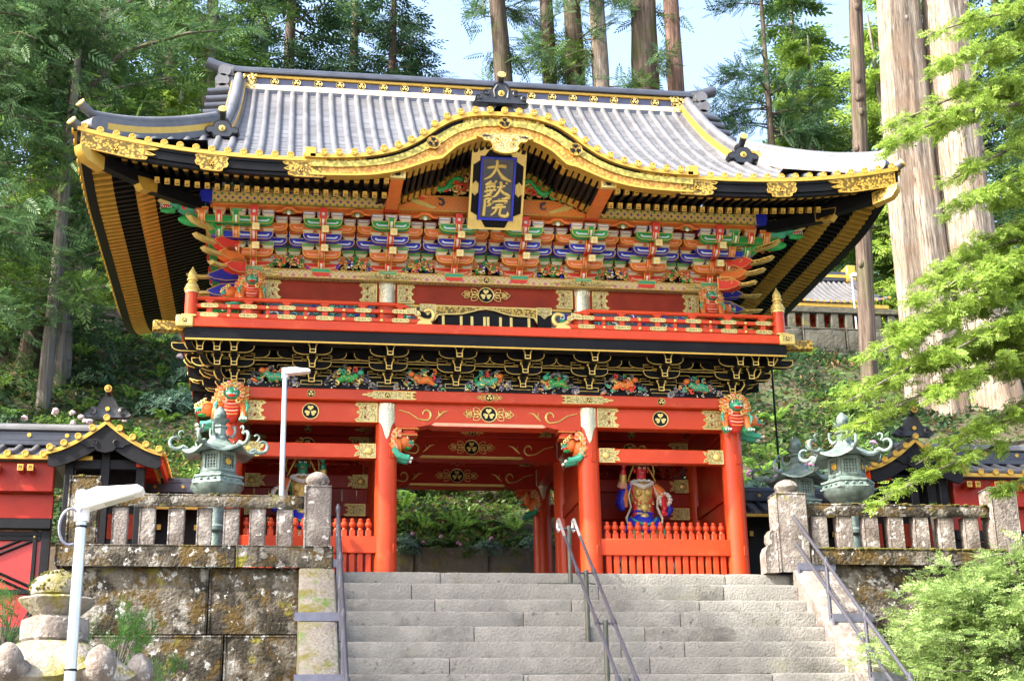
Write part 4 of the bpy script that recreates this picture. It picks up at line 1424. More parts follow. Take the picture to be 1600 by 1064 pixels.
# ---- upper storey body
def upper_body():
    b = MB(); b.box(-3.85, 3.85, .12, 4.3, 3.8, 5.3); b.build('upper_wall', 'bengara', G, smooth=False)
    cu = MB(); cu.lathe([(.17, 3.85), (.17, 5.05)], 24)
    for x in (-3.85, -1.65, 1.65, 3.85):
        c = cu.build('upper_column', 'vermilion', G) if x == -3.85 else place('upper_column', c0, G)
        if x == -3.85: c0 = c.data
        c.location = (x, .14, 0)
        b = MB(); b.lathe([(.176, 4.66), (.176, 5.06)], 24)
        for k in range(24):
            a = 2 * PI * k / 24
            b.tube([(math.cos(a) * .178, math.sin(a) * .178, 5.05), (math.cos(a) * .181, math.sin(a) * .181, 4.95)], [.011, .005], 5)
        b.build('column_sleeve', 'silver_gilt', c)
        b = MB(); b.lathe([(.174, 4.1), (.174, 4.3)], 24); b.build('painted_band', 'brocade', c)
    for x0, x1 in ((-3.85, -1.65), (-1.65, 1.65), (1.65, 3.85)):
        b = MB(); b.box(x0 + .08, x1 - .08, .02, .14, 4.70, 5.055, 0, .01); nb = b.build('frieze_beam', 'bengara', G)
        fitting(x0 + .17, x0 + .50, 4.71, 5.04, .005, nb)
        fitting(x1 - .17, x1 - .50, 4.71, 5.04, .005, nb)
    crest_with_leaves(0, -.02, 4.90, .135, G)
    b = MB(); b.box(-4.05, 4.05, -.11, .3, 5.057, 5.20, 0, .008); db = b.build('lozenge_beam', 'lozenge_pattern', G)
    b = MB(); b.box(-4.05, 4.05, -.12, -.10, 5.055, 5.068); b.box(-4.05, 4.05, -.12, -.10, 5.192, 5.205); b.build('gilt_edge', 'gold', db)
    for x in (-1.65, 1.65): cartouche(x, 5.128, 1.1, .13, -.13, db)
    for s in (-1, 1):
        fitting(s * 4.05, s * 3.3, 5.07, 5.19, -.13, db)
    crest_with_leaves(0, -.12, 5.128, .05, db)
    # centre door
    b = MB()
    b.box(-.80, .80, .02, .12, 3.98, 4.62)
    d = b.build('door_leaf', 'black_lacquer', G)
    for s in (-1, 1):
        b = MB(); b.box(s * .98 - .12, s * .98 + .12, -.02, .12, 3.98, 4.70, 0, .01); jb = b.build('door_post', 'black_lacquer', G)
        b = MB(); b.prism([(s * .98 - .13, 4.70), (s * .98 + .13, 4.70), (s * .98 + .13, 4.58), (s * .98 + .06, 4.56), (s * .98, 4.50), (s * .98 - .06, 4.56), (s * .98 - .13, 4.58)], 'y', -.035, -.02, 0, [(.012, 1, -.002)])
        b.build('gilt_cap', ['bright_gold', 'pale_gold'], jb)
    b = MB()
    # cusped lintel
    top = 4.69
    pts = [(-.86, top), (.86, top), (.86, 4.42)]
    for q in range(13):
        t = q / 12
        x = lerp(.80, -.80, t)
        z = 4.48 + .13 * math.sin(PI * t) + .03 * math.cos(t * 4 * PI)
        pts.append((x, z))
    pts.append((-.86, 4.42))
    b.prism(pts, 'y', -.03, .02, 0, [(.02, 1, -.002)])
    b.build('cusped_lintel', ['bright_gold', 'chased_gold'], d)
    b = MB()
    for x in (-.72, -.42, -.24, -.03, .03, .24, .42, .72):
        for z in (4.20, 4.44):
            b.box(x - .022, x + .022, -.012, .02, z - .09, z + .075)
    for x0, x1 in ((-.74, -.60), (-.50, -.18), (-.10, -.01), (.01, .10), (.18, .50), (.60, .74)):
        b.box(x0, x1, -.010, .02, 4.205, 4.245)
    b.build('door_mounts', 'bright_gold', d)
    # carved and painted panels behind the railing
    for x0, x1 in ((-3.66, -1.84), (-1.46, -1.1), (1.1, 1.46), (1.84, 3.66)):
        b = MB()
        b.box(x0, x1, .04, .12, 4.0, 4.69, 0)
        w = x1 - x0
        n = int(w * 20)
        for k in range(n):
            x = x0 + .06 + (w - .12) * rnd.random()
            z = rnd.uniform(4.42, 4.64)
            curl(b, (x, .03, z), rnd.uniform(.04, .075), rnd.choice((-1, 1)), .016, rnd.choice((1, 1, 2, 3)))
        k = int(w / .075)
        for q in range(k):
            x = x0 + w * (q + .5) / k
            b.ell((x, .03, 4.18), (.03, .02, .06), rnd.choice((1, 2, 3, 4)), 8, 5)
        b.box(x0, x1, .02, .05, 4.34, 4.38, 5)
        b.box(x0, x1, .02, .05, 4.66, 4.70, 5)
        b.build('carved_panel', ['slate', 'jade', 'ultramarine', 'white_paint', 'scarlet', 'gold'], G)
upper_body()

# ---- balcony
def balcony():
    b = MB(); b.box(-4.84, 4.84, -.93, 5.3, 3.70, 3.86); b.build('balcony_floor', 'black_lacquer', G, smooth=False)
    b = MB(); b.box(-4.90, 4.90, -1.0, -.85, 3.868, 4.02, 0, .012); eb = b.build('edge_beam', 'vermilion', G)
    b = MB(); b.box(-4.82, 4.82, -.96, -.92, 3.665, 3.865); b.build('black_fascia', 'black_lacquer', G, smooth=False)
    b = MB(); b.box(-4.82, 4.82, -.972, -.955, 3.66, 3.685); b.build('gilt_line', 'gold', G, smooth=False)
    for s in (-1, 1):
        b = MB(); b.box(s * 4.85 - .07, s * 4.85 + .07, -.84, 5.3, 3.87, 4.02, 0, .012); b.build('side_edge_beam', 'vermilion', G)
        # gilt beam noses at the corners
        b = MB(); b.box(-.13, .13, -.01, .12, -.16, .02, 0, .01); b.prism([(-.10, -.13), (.10, -.13), (.10, 0), (-.10, 0)], 'y', -.018, -.01, 0, [(.02, 1, -.001)]); crest(b, 0, -.022, -.065, .04, 0, 2, 10)
        o = b.build('beam_nose', ['bright_gold', 'pale_gold', 'black_lacquer'], eb); o.location = (s * 4.84, -1.01, 4.02)
        b = MB(); b.box(-.23, .23, -.075, .075, -.16, .0, 0, .012)
        b.T = Matrix.Identity(4)
        o = b.build('beam_nose', ['chased_gold'], eb); o.location = (s * 5.10, -.80, 3.985); o.rotation_euler = (0, 0, s * R(-8))
        b = MB(); b.box(-.11, .11, -.11, .11, 0, .03, 0, .006)
        o = b.build('gilt_plate', 'bright_gold', eb); o.location = (s * 4.78, -.92, 4.022)
        # corner post with giboshi cap
        b = MB(); b.lathe([(.098, 0), (.098, .50)], 22); po = b.build('railing_post', 'vermilion', G); po.location = (s * 4.76, -.88, 4.02)
        b = MB(); b.lathe([(.102, .42), (.104, .46), (.118, .47), (.118, .50), (.104, .515), (.104, .53), (.092, .56), (.062, .60), (.058, .62), (.085, .635), (.085, .65), (.055, .66), (.075, .70), (.062, .76), (.03, .81), (.012, .85), (.003, .87)], 22, sq=lambda a, z: 1 + (.05 * abs(math.sin(a * 4)) if z < .5 else 0)); b.build('post_finial', 'bright_gold', po)
        # rails, front: from post to the open centre
        xe = s * 1.20
        for z0, z1, nm in ((4.045, 4.12, 'bottom_rail'), (4.20, 4.265, 'middle_rail')):
            b = MB(); x0, x1 = sorted((s * 4.72, xe)); b.box(x0, x1, -.93, -.85, z0, z1, 0, .008); b.build(nm, 'vermilion', G)
        b = MB()
        b.tube([(s * 4.72, -.89, 4.36), (s * 1.65, -.89, 4.36), (s * 1.52, -.89, 4.355), (s * 1.40, -.89, 4.32), (s * 1.28, -.89, 4.24), (s * 1.20, -.89, 4.15), (s * 1.16, -.89, 4.12)], .036, 12)
        tr = b.build('top_rail', 'vermilion', G)
        b = MB()
        pts = []; rs = []
        for q in range(18):
            t = q / 17
            a = -PI * .5 - .35 + 4.6 * t
            r = .115 * (1 - .5 * t)
            pts.append((s * (1.06 - r * math.cos(a) * 1.0), -.89, 4.205 + r * math.sin(a) + .02 * t)); rs.append(.042 - .016 * t)
        b.tube([(s * 1.22, -.89, 4.17), (s * 1.15, -.89, 4.115)] + pts[2:], [.04, .042] + rs[2:], 10)
        b.prism([(s * 1.12 - .13, 4.03), (s * 1.12 + .13, 4.03), (s * 1.12 + .09, 4.09), (s * 1.12, 4.10), (s * 1.12 - .09, 4.09)], 'y', -.94, -.84, 0)
        b.build('gilt_scroll', 'bright_gold', tr)
        for k in range(6):
            x = s * (1.50 + .595 * k)
            if abs(x) > 4.6: continue
            b = MB(); b.box(-.045, .045, -.04, .03, 4.02, 4.33, 0, .006); b.box(-.07, .07, -.045, .04, 4.30, 4.335, 0, .006); o = b.build('rail_strut', 'vermilion', G); o.location = (x, -.885, 0)
            for z, w in ((4.082, .13), (4.232, .125)):
                b = MB()
                b.prism([(-w, -.026), (-w * .8, -.034), (w * .8, -.034), (w, -.026), (w * 1.08, 0), (w, .026), (w * .8, .034), (-w * .8, .034), (-w, .026), (-w * 1.08, 0)], 'y', -.014, 0, 0, [(.007, 1, -.001)])
                q = b.build('gilt_plate', ['bright_gold', 'pale_gold'], o); q.location = (0, -.048, z)
            if k < 5:
                for z in (4.082, 4.232):
                    b = MB(); b.ell((0, 0, 0), (.026, .014, .026), 0, 12, 6); q = b.build('gilt_stud', 'bright_gold', o); q.location = (s * .297, -.047, z)
                b = MB(); b.box(-.03, .03, -.03, .02, 4.02, 4.22, 0, .005); q = b.build('short_strut', 'vermilion', o); q.location = (s * .297, .01, 0)
        # gilt cloud plate by the scroll
        b = MB(); b.prism([(s * u, z) for u, z in ((1.42, 4.19), (1.30, 4.20), (1.24, 4.16), (1.18, 4.19), (1.20, 4.24), (1.26, 4.26), (1.25, 4.30), (1.33, 4.29), (1.42, 4.275))], 'y', -.955, -.935, 0, [(.010, 1, -.001)])
        b.build('gilt_plate', ['bright_gold', 'pale_gold'], G)
        # side rails
        for z0, z1 in ((4.045, 4.12), (4.20, 4.265), (4.32, 4.39)):
            b = MB(); b.box(s * 4.78 - .035, s * 4.78 + .035, -.8, 5.2, z0, z1, 0, .008); b.build('side_rail', 'vermilion', G)
balcony()

# ---- lower (black and gold) brackets
LW = {}
LW['s'] = arm_mesh('bracket_arm', .62, .14, .11, ['black_lacquer', 'gilt_line', 'black_lacquer', 'black_lacquer'], rim=.019, rc=.17)
LW['w'] = arm_mesh('bracket_arm', 1.10, .14, .11, ['black_lacquer', 'gilt_line', 'black_lacquer', 'black_lacquer'], rim=.019, rc=.17)
LW['b'] = block_mesh('bearing_block', .17, .085, .15, ['black_lacquer', 'gilt_line', 'black_lacquer', 'black_lacquer'])
LW['base'] = block_mesh('base_block', .34, .13, .28, ['black_lacquer', 'gilt_line', 'black_lacquer', 'black_lacquer'])
tb = MB()
prof = [(-.085, .18), (-.085, .155), (-.06, .12), (-.05, .06), (-.05, 0), (.05, 0), (.05, .06), (.06, .12), (.085, .155), (.085, .18)]
tb.prism(prof, 'y', 0, .30, 1, [(.016, 0, -.004)], side=0)
tb.box(-.05, .05, -.004, .006, .055, .066, 1)
LW['t'] = tb.mesh('projecting_arm', ['black_lacquer', 'gilt_line'])
LZ = (3.235, 3.40, 3.555); LY = (-.10, -.36, -.62)
LX = (-4.08, -2.865, -1.65, -.55, .55, 1.65, 2.865, 4.08)
def lower_set(x):
    o = place('lower_bracket_set', LW['base'], G, (x, LY[0] - .12, 3.145))
    def p(key, nm, dx, y, z, rot=None): return place(nm, LW[key], o, (dx, y - LY[0] + .12, z - 3.145), rot)
    for r in range(3):
        p('s', 'bracket_arm', 0, LY[r], LZ[r] + .02)
        p('t', 'projecting_arm', 0, LY[r] - .20, LZ[r] - .01)
        for dx in (-.23, .23): p('b', 'bearing_block', dx, LY[r] - .02, LZ[r] + .162)
        if r:
            p('w', 'bracket_arm', 0, LY[r - 1] - .004, LZ[r] + .02)
            for dx in (-.46, .46): p('b', 'bearing_block', dx, LY[r - 1] - .02, LZ[r] + .162)
    return o
for x in LX: lower_set(x)
def lower_misc():
    b = MB(); b.box(-4.1, 4.1, .05, .12, 3.14, 3.72); b.build('bracket_wall', 'black_lacquer', G, smooth=False)
    for y, z in ((-.36, 3.545), (-.10, 3.70), (-.62, 3.70), (-.36, 3.70)):
        b = MB(); b.prism([(-4.2, z), (4.2, z), (4.2, z + .05), (-4.2, z + .05)], 'y', y + .02, y + .10, 1, [(.010, 0, -.001)], side=0); b.build('tie_rail', ['black_lacquer', 'gilt_line'], G)
    # curled black and gold noses at the corners
    for s in (-1, 1):
        for r in range(3):
            for j, (ox, oy) in enumerate(((.75, -.75), (.98, -.2), (.98, .25))):
                if j and r == 0: pass
                d = Vector((s * ox, oy, 0)).normalized()
                base = Vector((s * 4.08, LY[0] + .1 + (0, .3, .9)[j], LZ[r] + .02))
                reach = (.34 + .30 * r) * (1.05 if j == 0 else .86)
                b = MB()
                b.T = Matrix.Translation(base) @ Matrix.Rotation(math.atan2(d.y, d.x), 4, 'Z')
                P = [(0, 0), (reach - .16, 0), (reach - .06, .03), (reach, .09), (reach + .02, .15), (reach - .03, .20), (reach - .09, .19), (reach - .10, .14), (reach - .15, .17), (0, .17)]
                b.prism(P, 'y', -.07, .07, 1, [(.012, 0, -.003)], side=0)
                b.prism(P, 'y', .074, .071, 1, [(.012, 0, 0)], side=0, back=False)
                b.tube([(reach - .16, -.075, .0), (reach - .05, -.075, .03), (reach + .01, -.075, .10), (reach, -.075, .17), (reach - .06, -.075, .19)], .012, 5, 1)
                b.build('curled_nose', ['black_lacquer', 'gilt_line'], G)
            # vertical arms seen end on past the corner
            for k in range(r):
                xx = s * (4.08 + .26 * (k + 1))
                place('projecting_arm', LW['t'], G, (xx, LY[r] - .20, LZ[r] - .01))
                place('bearing_block', LW['b'], G, (xx, LY[r] - .02, LZ[r] + .162))
            if r:
                L = .42 + .3 * r
                b = MB(); b.prism(boat(L, .14, .15), 'y', 0, .11, 1, [(.013, 0, -.003)], side=0)
                q = b.build('long_arm', ['black_lacquer', 'gilt_line'], G); q.location = (s * (4.08 + L / 2 - .05), LY[r] - .006, LZ[r] + .02)
        # flank arms
        for y in (.7, 1.45, 2.2):
            for r in range(3):
                place('bracket_arm', LW['s'], G, (s * (4.08 + .26 * (r + .3)), y, LZ[r] + .02), (0, 0, s * PI / 2))
                place('projecting_arm', LW['t'], G, (s * (4.08 + .26 * (r + 1)), y, LZ[r] - .01), (0, 0, s * PI / 2))
        b = MB(); b.box(s * 4.08 - .04, s * 4.08 + .04, .0, 4.4, 3.14, 3.72); b.build('flank_wall', 'black_lacquer', G, smooth=False)
lower_misc()
# ---- carved beasts and panels ---------------------------------------------------------
LM = ['orange', 'scarlet', 'jade', 'bright_gold', 'white_paint', 'black_lacquer', 'pink', 'green']
def lion_front_mesh():
    """Seated lion seen from the front (looks along -y); origin at the middle of its back, bottom at z=0; about 0.62 high."""
    b = MB()
    b.ell((0, 0, .25), (.155, .15, .22), 1, 16, 10)
    for k in range(5):                       # ribbed belly
        z = .13 + k * .055
        r = .150 * math.sqrt(max(.1, 1 - ((z - .25) / .23) ** 2))
        b.tube([(-r * .7, -.145, z + .01), (-r * .35, -.165, z - .005), (0, -.17, z - .01), (r * .35, -.165, z - .005), (r * .7, -.145, z + .01)], .012, 5, 6 if k % 2 else 0)
    for s in (-1, 1):
        b.tube([(s * .13, -.02, .36), (s * .18, -.08, .24), (s * .18, -.13, .10), (s * .18, -.15, .05)], [.06, .055, .045, .05], 8, 0)
        b.ell((s * .185, -.19, .04), (.07, .09, .045), 2, 10, 6)
        b.tube([(s * .20, -.10, .36), (s * .24, -.15, .26), (s * .22, -.17, .16)], [.012, .03, .006], 6, 2)
        for q in (-1, 0, 1): b.ell((s * .185 + q * .04, -.275, .025), (.018, .03, .022), 4, 6, 4)
        b.tube([(s * .15, -.05, .05), (s * .21, -.10, .12)], [.06, .05], 6, 7)
        for q in range(3): curl(b, (s * .21, -.10, .18 + .085 * q), .04, s, .014, 3)
    b.ell((0, -.10, .47), (.115, .125, .105), 2, 16, 10)
    b.ell((0, -.21, .44), (.085, .075, .055), 2, 12, 7)
    b.ell((0, -.235, .405), (.06, .045, .028), 1, 10, 6)
    b.ell((0, -.27, .465), (.035, .03, .025), 7, 8, 5)
    for s in (-1, 1):
        b.ell((s * .06, -.215, .505), (.030, .022, .024), 4, 8, 5)
        b.ell((s * .06, -.235, .505), (.014, .01, .014), 5, 6, 4)
        b.tube([(s * .02, -.23, .53), (s * .06, -.24, .55), (s * .11, -.20, .54)], [.012, .020, .010], 6, 3)
        b.ell((s * .16, -.08, .56), (.055, .03, .035), 0, 8, 5)
        for q in range(3): b.ell((s * (.03 + .02 * q), -.275, .42), (.006, .006, .012), 4, 5, 4)
    for k in range(15):                      # curly mane
        a = R(-50 + 280 * k / 14)
        x, z = .17 * math.cos(a), .455 + .15 * math.sin(a)
        curl(b, (x, -.15, z), .05, 1 if x > 0 else -1, .022, (3, 0, 6)[k % 3])
        curl(b, (x * 1.35, -.08, z - .01), .06, 1 if x > 0 else -1, .024, (0, 3)[k % 2])
    b.ell((0, -.08, .60), (.10, .10, .05), 2, 12, 6)
    return b.mesh('lion_carving', LM)
def lion_side_mesh():
    """Lion head and forepart stretching out along -x; origin at its root."""
    b = MB()
    b.tube([(.10, 0, .24), (-.08, 0, .25), (-.20, 0, .27)], [.17, .17, .13], 12, 0)
    b.ell((-.27, 0, .33), (.13, .12, .12), 0, 14, 9)
    b.ell((-.385, 0, .31), (.075, .085, .045), 2, 10, 6)
    for q in range(4): curl(b, (-.30 - .04 * q, -.12, .43 - .03 * q), .035, 1, .016, 3)
    b.ell((-.37, 0, .255), (.07, .07, .03), 1, 10, 6)
    b.ell((-.35, 0, .225), (.075, .075, .025), 7, 10, 6)
    b.ell((-.45, 0, .34), (.03, .04, .03), 3, 8, 5)
    for s in (-1, 1):
        b.ell((-.34, s * .085, .385), (.028, .02, .026), 4, 8, 5)
        b.ell((-.35, s * .10, .388), (.013, .01, .013), 5, 6, 4)
        b.ell((-.18, s * .12, .44), (.035, .025, .06), 0, 8, 5)
        b.tube([(-.05, s * .12, .18), (-.14, s * .13, .08), (-.28, s * .13, .045), (-.36, s * .12, .04)], [.07, .06, .05, .055], 8, 2)
        for q in (-1, 0, 1): b.ell((-.41, s * .12 + q * .03, .03), (.03, .014, .02), 4, 6, 4)
        for q in range(9):
            a = R(-70 + 200 * q / 8)
            curl(b, (-.13 + .12 * math.cos(a) * .7, -.15 * abs(s) if s < 0 else .15, .30 + .15 * math.sin(a)), .060, -1, .026, (3, 0, 6)[q % 3])
        for q in range(6):
            curl(b, (-.02 - .05 * (q % 2), s * .165, .14 + .05 * q), .055, 1, .024, (0, 6, 3)[q % 3])
    for q in range(6): b.ell((-.30 - .03 * q, 0, .275), (.008, .08, .018), 4, 6, 4)
    return b.mesh('lion_carving', LM)
lf, ls = lion_front_mesh(), lion_side_mesh()
def lions():
    for s in (-1, 1):
        place('lion_carving', lf, G, (s * 4.10, -.20, 2.52), (0, 0, 0), (1.05, 1.05, 1.02))
        place('lion_carving', ls, G, (s * 4.20, .10, 2.52), (0, 0, 0 if s < 0 else PI), (1.05, 1.05, 1.0))
        place('lion_carving', lf, G, (s * 3.86, -.06, 4.56), (0, 0, 0), (.86, .86, .88))
        place('lion_carving', ls, G, (s * 3.95, .16, 4.56), (0, 0, 0 if s < 0 else PI), (.9, .9, .88))
        # beasts on the inner faces of the passage columns
        for y in (0, 4.4):
            o = place('lion_carving', ls, G, (s * 1.58, y, 2.02), (0, 0, PI if s < 0 else 0), (.80, 1, 1.0))
            b = MB()
            b.box(-.13, .13, -.13, .13, .0, .05, 0, .008); b.box(-.10, .10, -.10, .10, .05, .10, 0, .008); b.box(-.15, .15, -.14, .14, .10, .135, 0, .008)
            b.box(-.155, .155, -.145, .145, .104, .112, 1); b.box(-.135, .135, -.135, .135, .004, .012, 1)
            q = b.build('cap_block', ['vermilion', 'gold'], G); q.location = (s * 1.29, y, 2.425)
lions()

def dragon(s):
    b = MB()
    b.tube([(.28, 0, .0), (.10, .02, .03), (-.05, 0, .08), (-.16, 0, .10)], [.12, .13, .12, .10], 12, 2)
    b.ell((-.22, 0, .12), (.14, .10, .09), 2, 12, 8)
    b.tube([(-.25, 0, .13), (-.42, 0, .14), (-.50, 0, .18)], [.075, .06, .05], 10, 3)
    b.tube([(-.24, 0, .02), (-.36, 0, -.02), (-.45, 0, -.02)], [.06, .045, .03], 10, 7)
    b.tube([(-.26, 0, .06), (-.42, 0, .05)], [.045, .025], 8, 1)
    for q in range(6):
        for y in (-.045, .045):
            b.ell((-.30 - .03 * q, y, .085), (.010, .010, .020), 4, 5, 4); b.ell((-.30 - .03 * q, y, .03), (.009, .009, .018), 4, 5, 4)
    for y in (-.09, .09):
        b.ell((-.24, y, .19), (.035, .025, .035), 4, 8, 5); b.ell((-.25, y * 1.15, .19), (.016, .012, .016), 5, 6, 4)
        b.tube([(-.14, y, .2), (-.02, y * 1.4, .27), (.10, y * 1.6, .25)], [.025, .018, .006], 6, 3)
        b.tube([(-.40, y * .8, .18), (-.47, y * 1.6, .26), (-.38, y * 2, .33), (-.25, y * 2, .30)], [.014, .012, .010, .004], 6, 1)
    for q in range(10):
        a = q / 9
        curl(b, (-.10 + .32 * a, -.13, .02 + .20 * math.sin(q * 1.9)), .05, rnd.choice((-1, 1)), .022, (1, 0, 3, 2, 0)[q % 5])
    b.tube([(-.05, -.10, .24), (.05, -.14, .15), (.14, -.13, .22), (.22, -.12, .08)], [.03, .035, .03, .015], 8, 0)
    b.ell((.06, -.02, -.14), (.24, .07, .09), 7, 12, 7)
    o = b.build('dragon_carving', LM, G)
    o.location = (s * 4.88, -.72, 5.86)
    if s > 0:
        o.rotation_euler = (0, 0, PI - .3); 
    else:
        o.rotation_euler = (0, 0, .3)
for s in (-1, 1): dragon(s)

def carving(seed, w, h, d, pal, n, mound=True):
    """Deep relief of curling clouds, leaves and a beast; origin bottom centre, faces -y."""
    r = random.Random(seed)
    b = MB()
    for k in range(n):
        t = r.uniform(-1, 1)
        top = h * ((1 - abs(t) ** 1.6) if mound else 1)
        z = r.random() ** .8 * top
        c = (t * w / 2, -d * r.uniform(.3, 1.0) * (1 - .5 * z / h), z + .01)
        sz = r.uniform(.5, 1) * h * .15
        curl(b, c, sz, r.choice((-1, 1)), sz * .42, r.choice(pal[0]))
    for k in range(n // 2):
        t = r.gauss(0, .33); t = max(-.8, min(.8, t))
        top = h * ((1 - abs(t) ** 1.6) if mound else 1)
        z = top * r.uniform(.25, .85)
        M = Matrix.Rotation(r.uniform(-1, 1), 3, 'Y')
        b.ell((t * w / 2, -d * .9, z), (h * r.uniform(.06, .16), d * .4, h * r.uniform(.04, .09)), r.choice(pal[1]), 8, 5, M)
    for k in range(n):
        t = r.uniform(-.9, .9)
        top = h * ((1 - abs(t) ** 1.6) if mound else 1)
        b.ell((t * w / 2, -d * 1.15, r.random() * top * .95), h * r.uniform(.018, .035), r.choice(pal[2]), 6, 4)
    prof = [(-w / 2, 0)] + [(w / 2 * t, h * (1 - abs(t) ** 1.6) * .9) for t in [x / 8 for x in range(-8, 9)]] + [(w / 2, 0)] if mound else [(-w / 2, 0), (w / 2, 0), (w / 2, h), (-w / 2, h)]
    b.prism(prof[1:-1] if mound else prof, 'y', -.01, .03, pal[3])
    return b
CMATS = ['slate', 'jade', 'green', 'orange', 'scarlet', 'bright_gold', 'cream', 'ultramarine', 'white_paint', 'black_lacquer', 'pink', 'wave_grey', 'wave_violet']
mat('wave_grey', (0.24, 0.23, 0.23), 0.55, 0, 0.3, 12.0)
mat('wave_violet', (0.13, 0.11, 0.20), 0.55, 0, 0.3, 12.0)
def frog_leg_carvings():
    for i, (x0, x1) in enumerate(zip(LX, LX[1:])):
        b = carving(20 + i, .88, .40, .09, ([11, 11, 0, 9, 12], [1, 2, 3, 11, 5], [6, 5, 8], 9), 44)
        r = random.Random(i)
        q = 1 if i % 2 else -1
        b.tube([(-q * .20, -.11, .10), (-q * .10, -.14, .17), (q * .03, -.14, .15), (q * .12, -.15, .21)], [.03, .065, .06, .045], 9, (1, 2, 3)[i % 3])
        b.ell((q * .17, -.16, .25), (.055, .05, .045), (3, 1, 3)[i % 3], 10, 6)
        for k in range(7): b.ell((lerp(-.13, .10, k / 6), -.205, .15 + .03 * math.sin(k * 2)), .014, 5, 6, 4)
        for k in range(7): curl(b, (r.uniform(-.22, .22), -.15, r.uniform(.06, .30)), .045, r.choice((-1, 1)), .018, r.choice((3, 4, 1, 5)))
        o = b.build('frog_leg_carving', CMATS, G); o.location = ((x0 + x1) / 2, -.13, 3.15)
    for i, (x0, x1) in enumerate(zip(UX, UX[1:])):
        r = random.Random(80 + i)
        b = carving(40 + i, .66, .32, .07, ([2, 3, 5, 5, 7], [2, 5, 1, 3], [8, 5, 6], 9), 26)
        for k in range(9):
            a = k * 2.4
            b.ell((-.10 + .06 * math.cos(a), -.11, .11 + .06 * math.sin(a)), (.022, .016, .022), (7, 5, 8)[k % 3] if i % 2 else (4, 5, 3)[k % 3], 7, 4)
            b.ell((.12 + .06 * math.cos(a), -.11, .12 + .06 * math.sin(a)), (.022, .016, .022), (4, 5, 10)[k % 3], 7, 4)
            curl(b, (r.uniform(-.26, .26), -.10, r.uniform(.03, .2)), .04, r.choice((-1, 1)), .015, r.choice((5, 2, 3)))
        o = b.build('frog_leg_carving', CMATS, G); o.location = ((x0 + x1) / 2, -.02, 5.21)
    # small inverted-V struts below the purlin
    for i, (x0, x1) in enumerate(zip(UX, UX[1:])):
        b = MB()
        for s in (-1, 1):
            b.tube([(0, 0, .10), (s * .06, -.01, .09), (s * .12, -.01, .04), (s * .20, 0, .03), (s * .22, 0, .06)], [.03, .03, .026, .018, .008], 6, 0)
        b.prism([(-.10, 0), (.10, 0), (0, .085)], 'y', 0, .02, 1, [(.010, 2, -.002)])
        b.ell((0, -.03, .0), (.035, .02, .035), 3, 10, 6)
        o = b.build('forked_strut', ['orange', 'gold', 'green', 'white_paint'], G); o.location = ((x0 + x1) / 2, SY[3] - .02, 5.88)
frog_leg_carvings()

def tympanum():
    # painted arch beam under the curved gable
    b = MB(); b.box(-1.58, 1.58, -.92, -.70, 5.99, 6.26, 0, .01); ab = b.build('arch_beam', 'arch_beam_pattern', G)
    b = MB(); b.box(-1.58, 1.58, -.935, -.915, 5.985, 6.0); b.box(-1.58, 1.58, -.935, -.915, 6.25, 6.265); b.build('gilt_edge', 'gold', ab)
    for s in (-1, 1):
        b = MB()
        b.prism([(s * 1.52, 6.235), (s * 1.2, 6.17), (s * .92, 6.05), (s * .98, 6.02), (s * 1.25, 6.09)], 'y', -.945, -.92, 0, [(.012, 0, 0)])
        for q, r in ((0, .09), (1, .065)):
            curl(b, (s * .86, -.94, 6.13), r, s, .012, 2)
        b.build('painted_leaf', ['bright_gold', 'gold', 'slate'], ab)
        # upright struts at both ends of the arch, leaning out to carry the gable
        b = MB()
        b.box(-.10, .10, -.10, .10, 0, .30, 0, .01)
        for z in (.10, .20): b.ell((0, -.105, z), (.045, .01, .03), 1, 8, 5)
        b.box(-.12, .12, -.12, .12, -.03, .02, 2, .006)
        o = b.build('gable_strut', ['orange', 'ultramarine', 'vermilion'], G); o.location = (s * 1.66, -.85, 5.99)
        b = MB()
        b.prism([(-.1, 0), (.1, 0), (.09, .10), (-.09, .10)], 'y', -.75, .75, 0)
        b.prism([(-.12, -.02), (.12, -.02), (.12, .12), (-.12, .12)], 'y', -.80, -.72, 1, [(.02, 2, -.002)])
        b.ell((0, -.805, .05), (.05, .01, .035), 3, 10, 5)
        o = b.build('gable_beam', ['orange', 'bright_gold', 'pale_gold', 'black_lacquer'], G); o.location = (s * 1.66, -1.46, 5.965)
    b = MB()
    prof = [(-1.5, 6.24)] + [(x, smoothtab(abs(x), KLOW) + .06) for x in [q / 10 for q in range(-14, 15)]] + [(1.5, 6.24)]
    b.prism(prof, 'y', -.70, -.66, 0)
    b.build('tympanum_board', 'black_lacquer', G)
    for s in (-1, 1):
        b = carving(71 + s, 1.30, .50, .14, ([3, 4, 2, 5, 3, 5, 2, 7], [2, 4, 3, 5], [5, 5, 6], 9), 100)
        b.tube([(lerp(-.4, .35, t), -.17, .15 + .09 * math.sin(t * 9)) for t in np.linspace(0, 1, 14)], [.02] + [.045] * 12 + [.03], 8, 2)
        for k in range(22): curl(b, (rnd.uniform(-.6, .6), -.17, rnd.uniform(.03, .26)), rnd.uniform(.05, .085), rnd.choice((-1, 1)), .022, rnd.choice((4, 3, 2, 5, 3)))
        o = b.build('dragon_relief', CMATS, G); o.location = (s * .82, -.86, 6.265)
        o.rotation_euler = (0, s * R(9), 0)

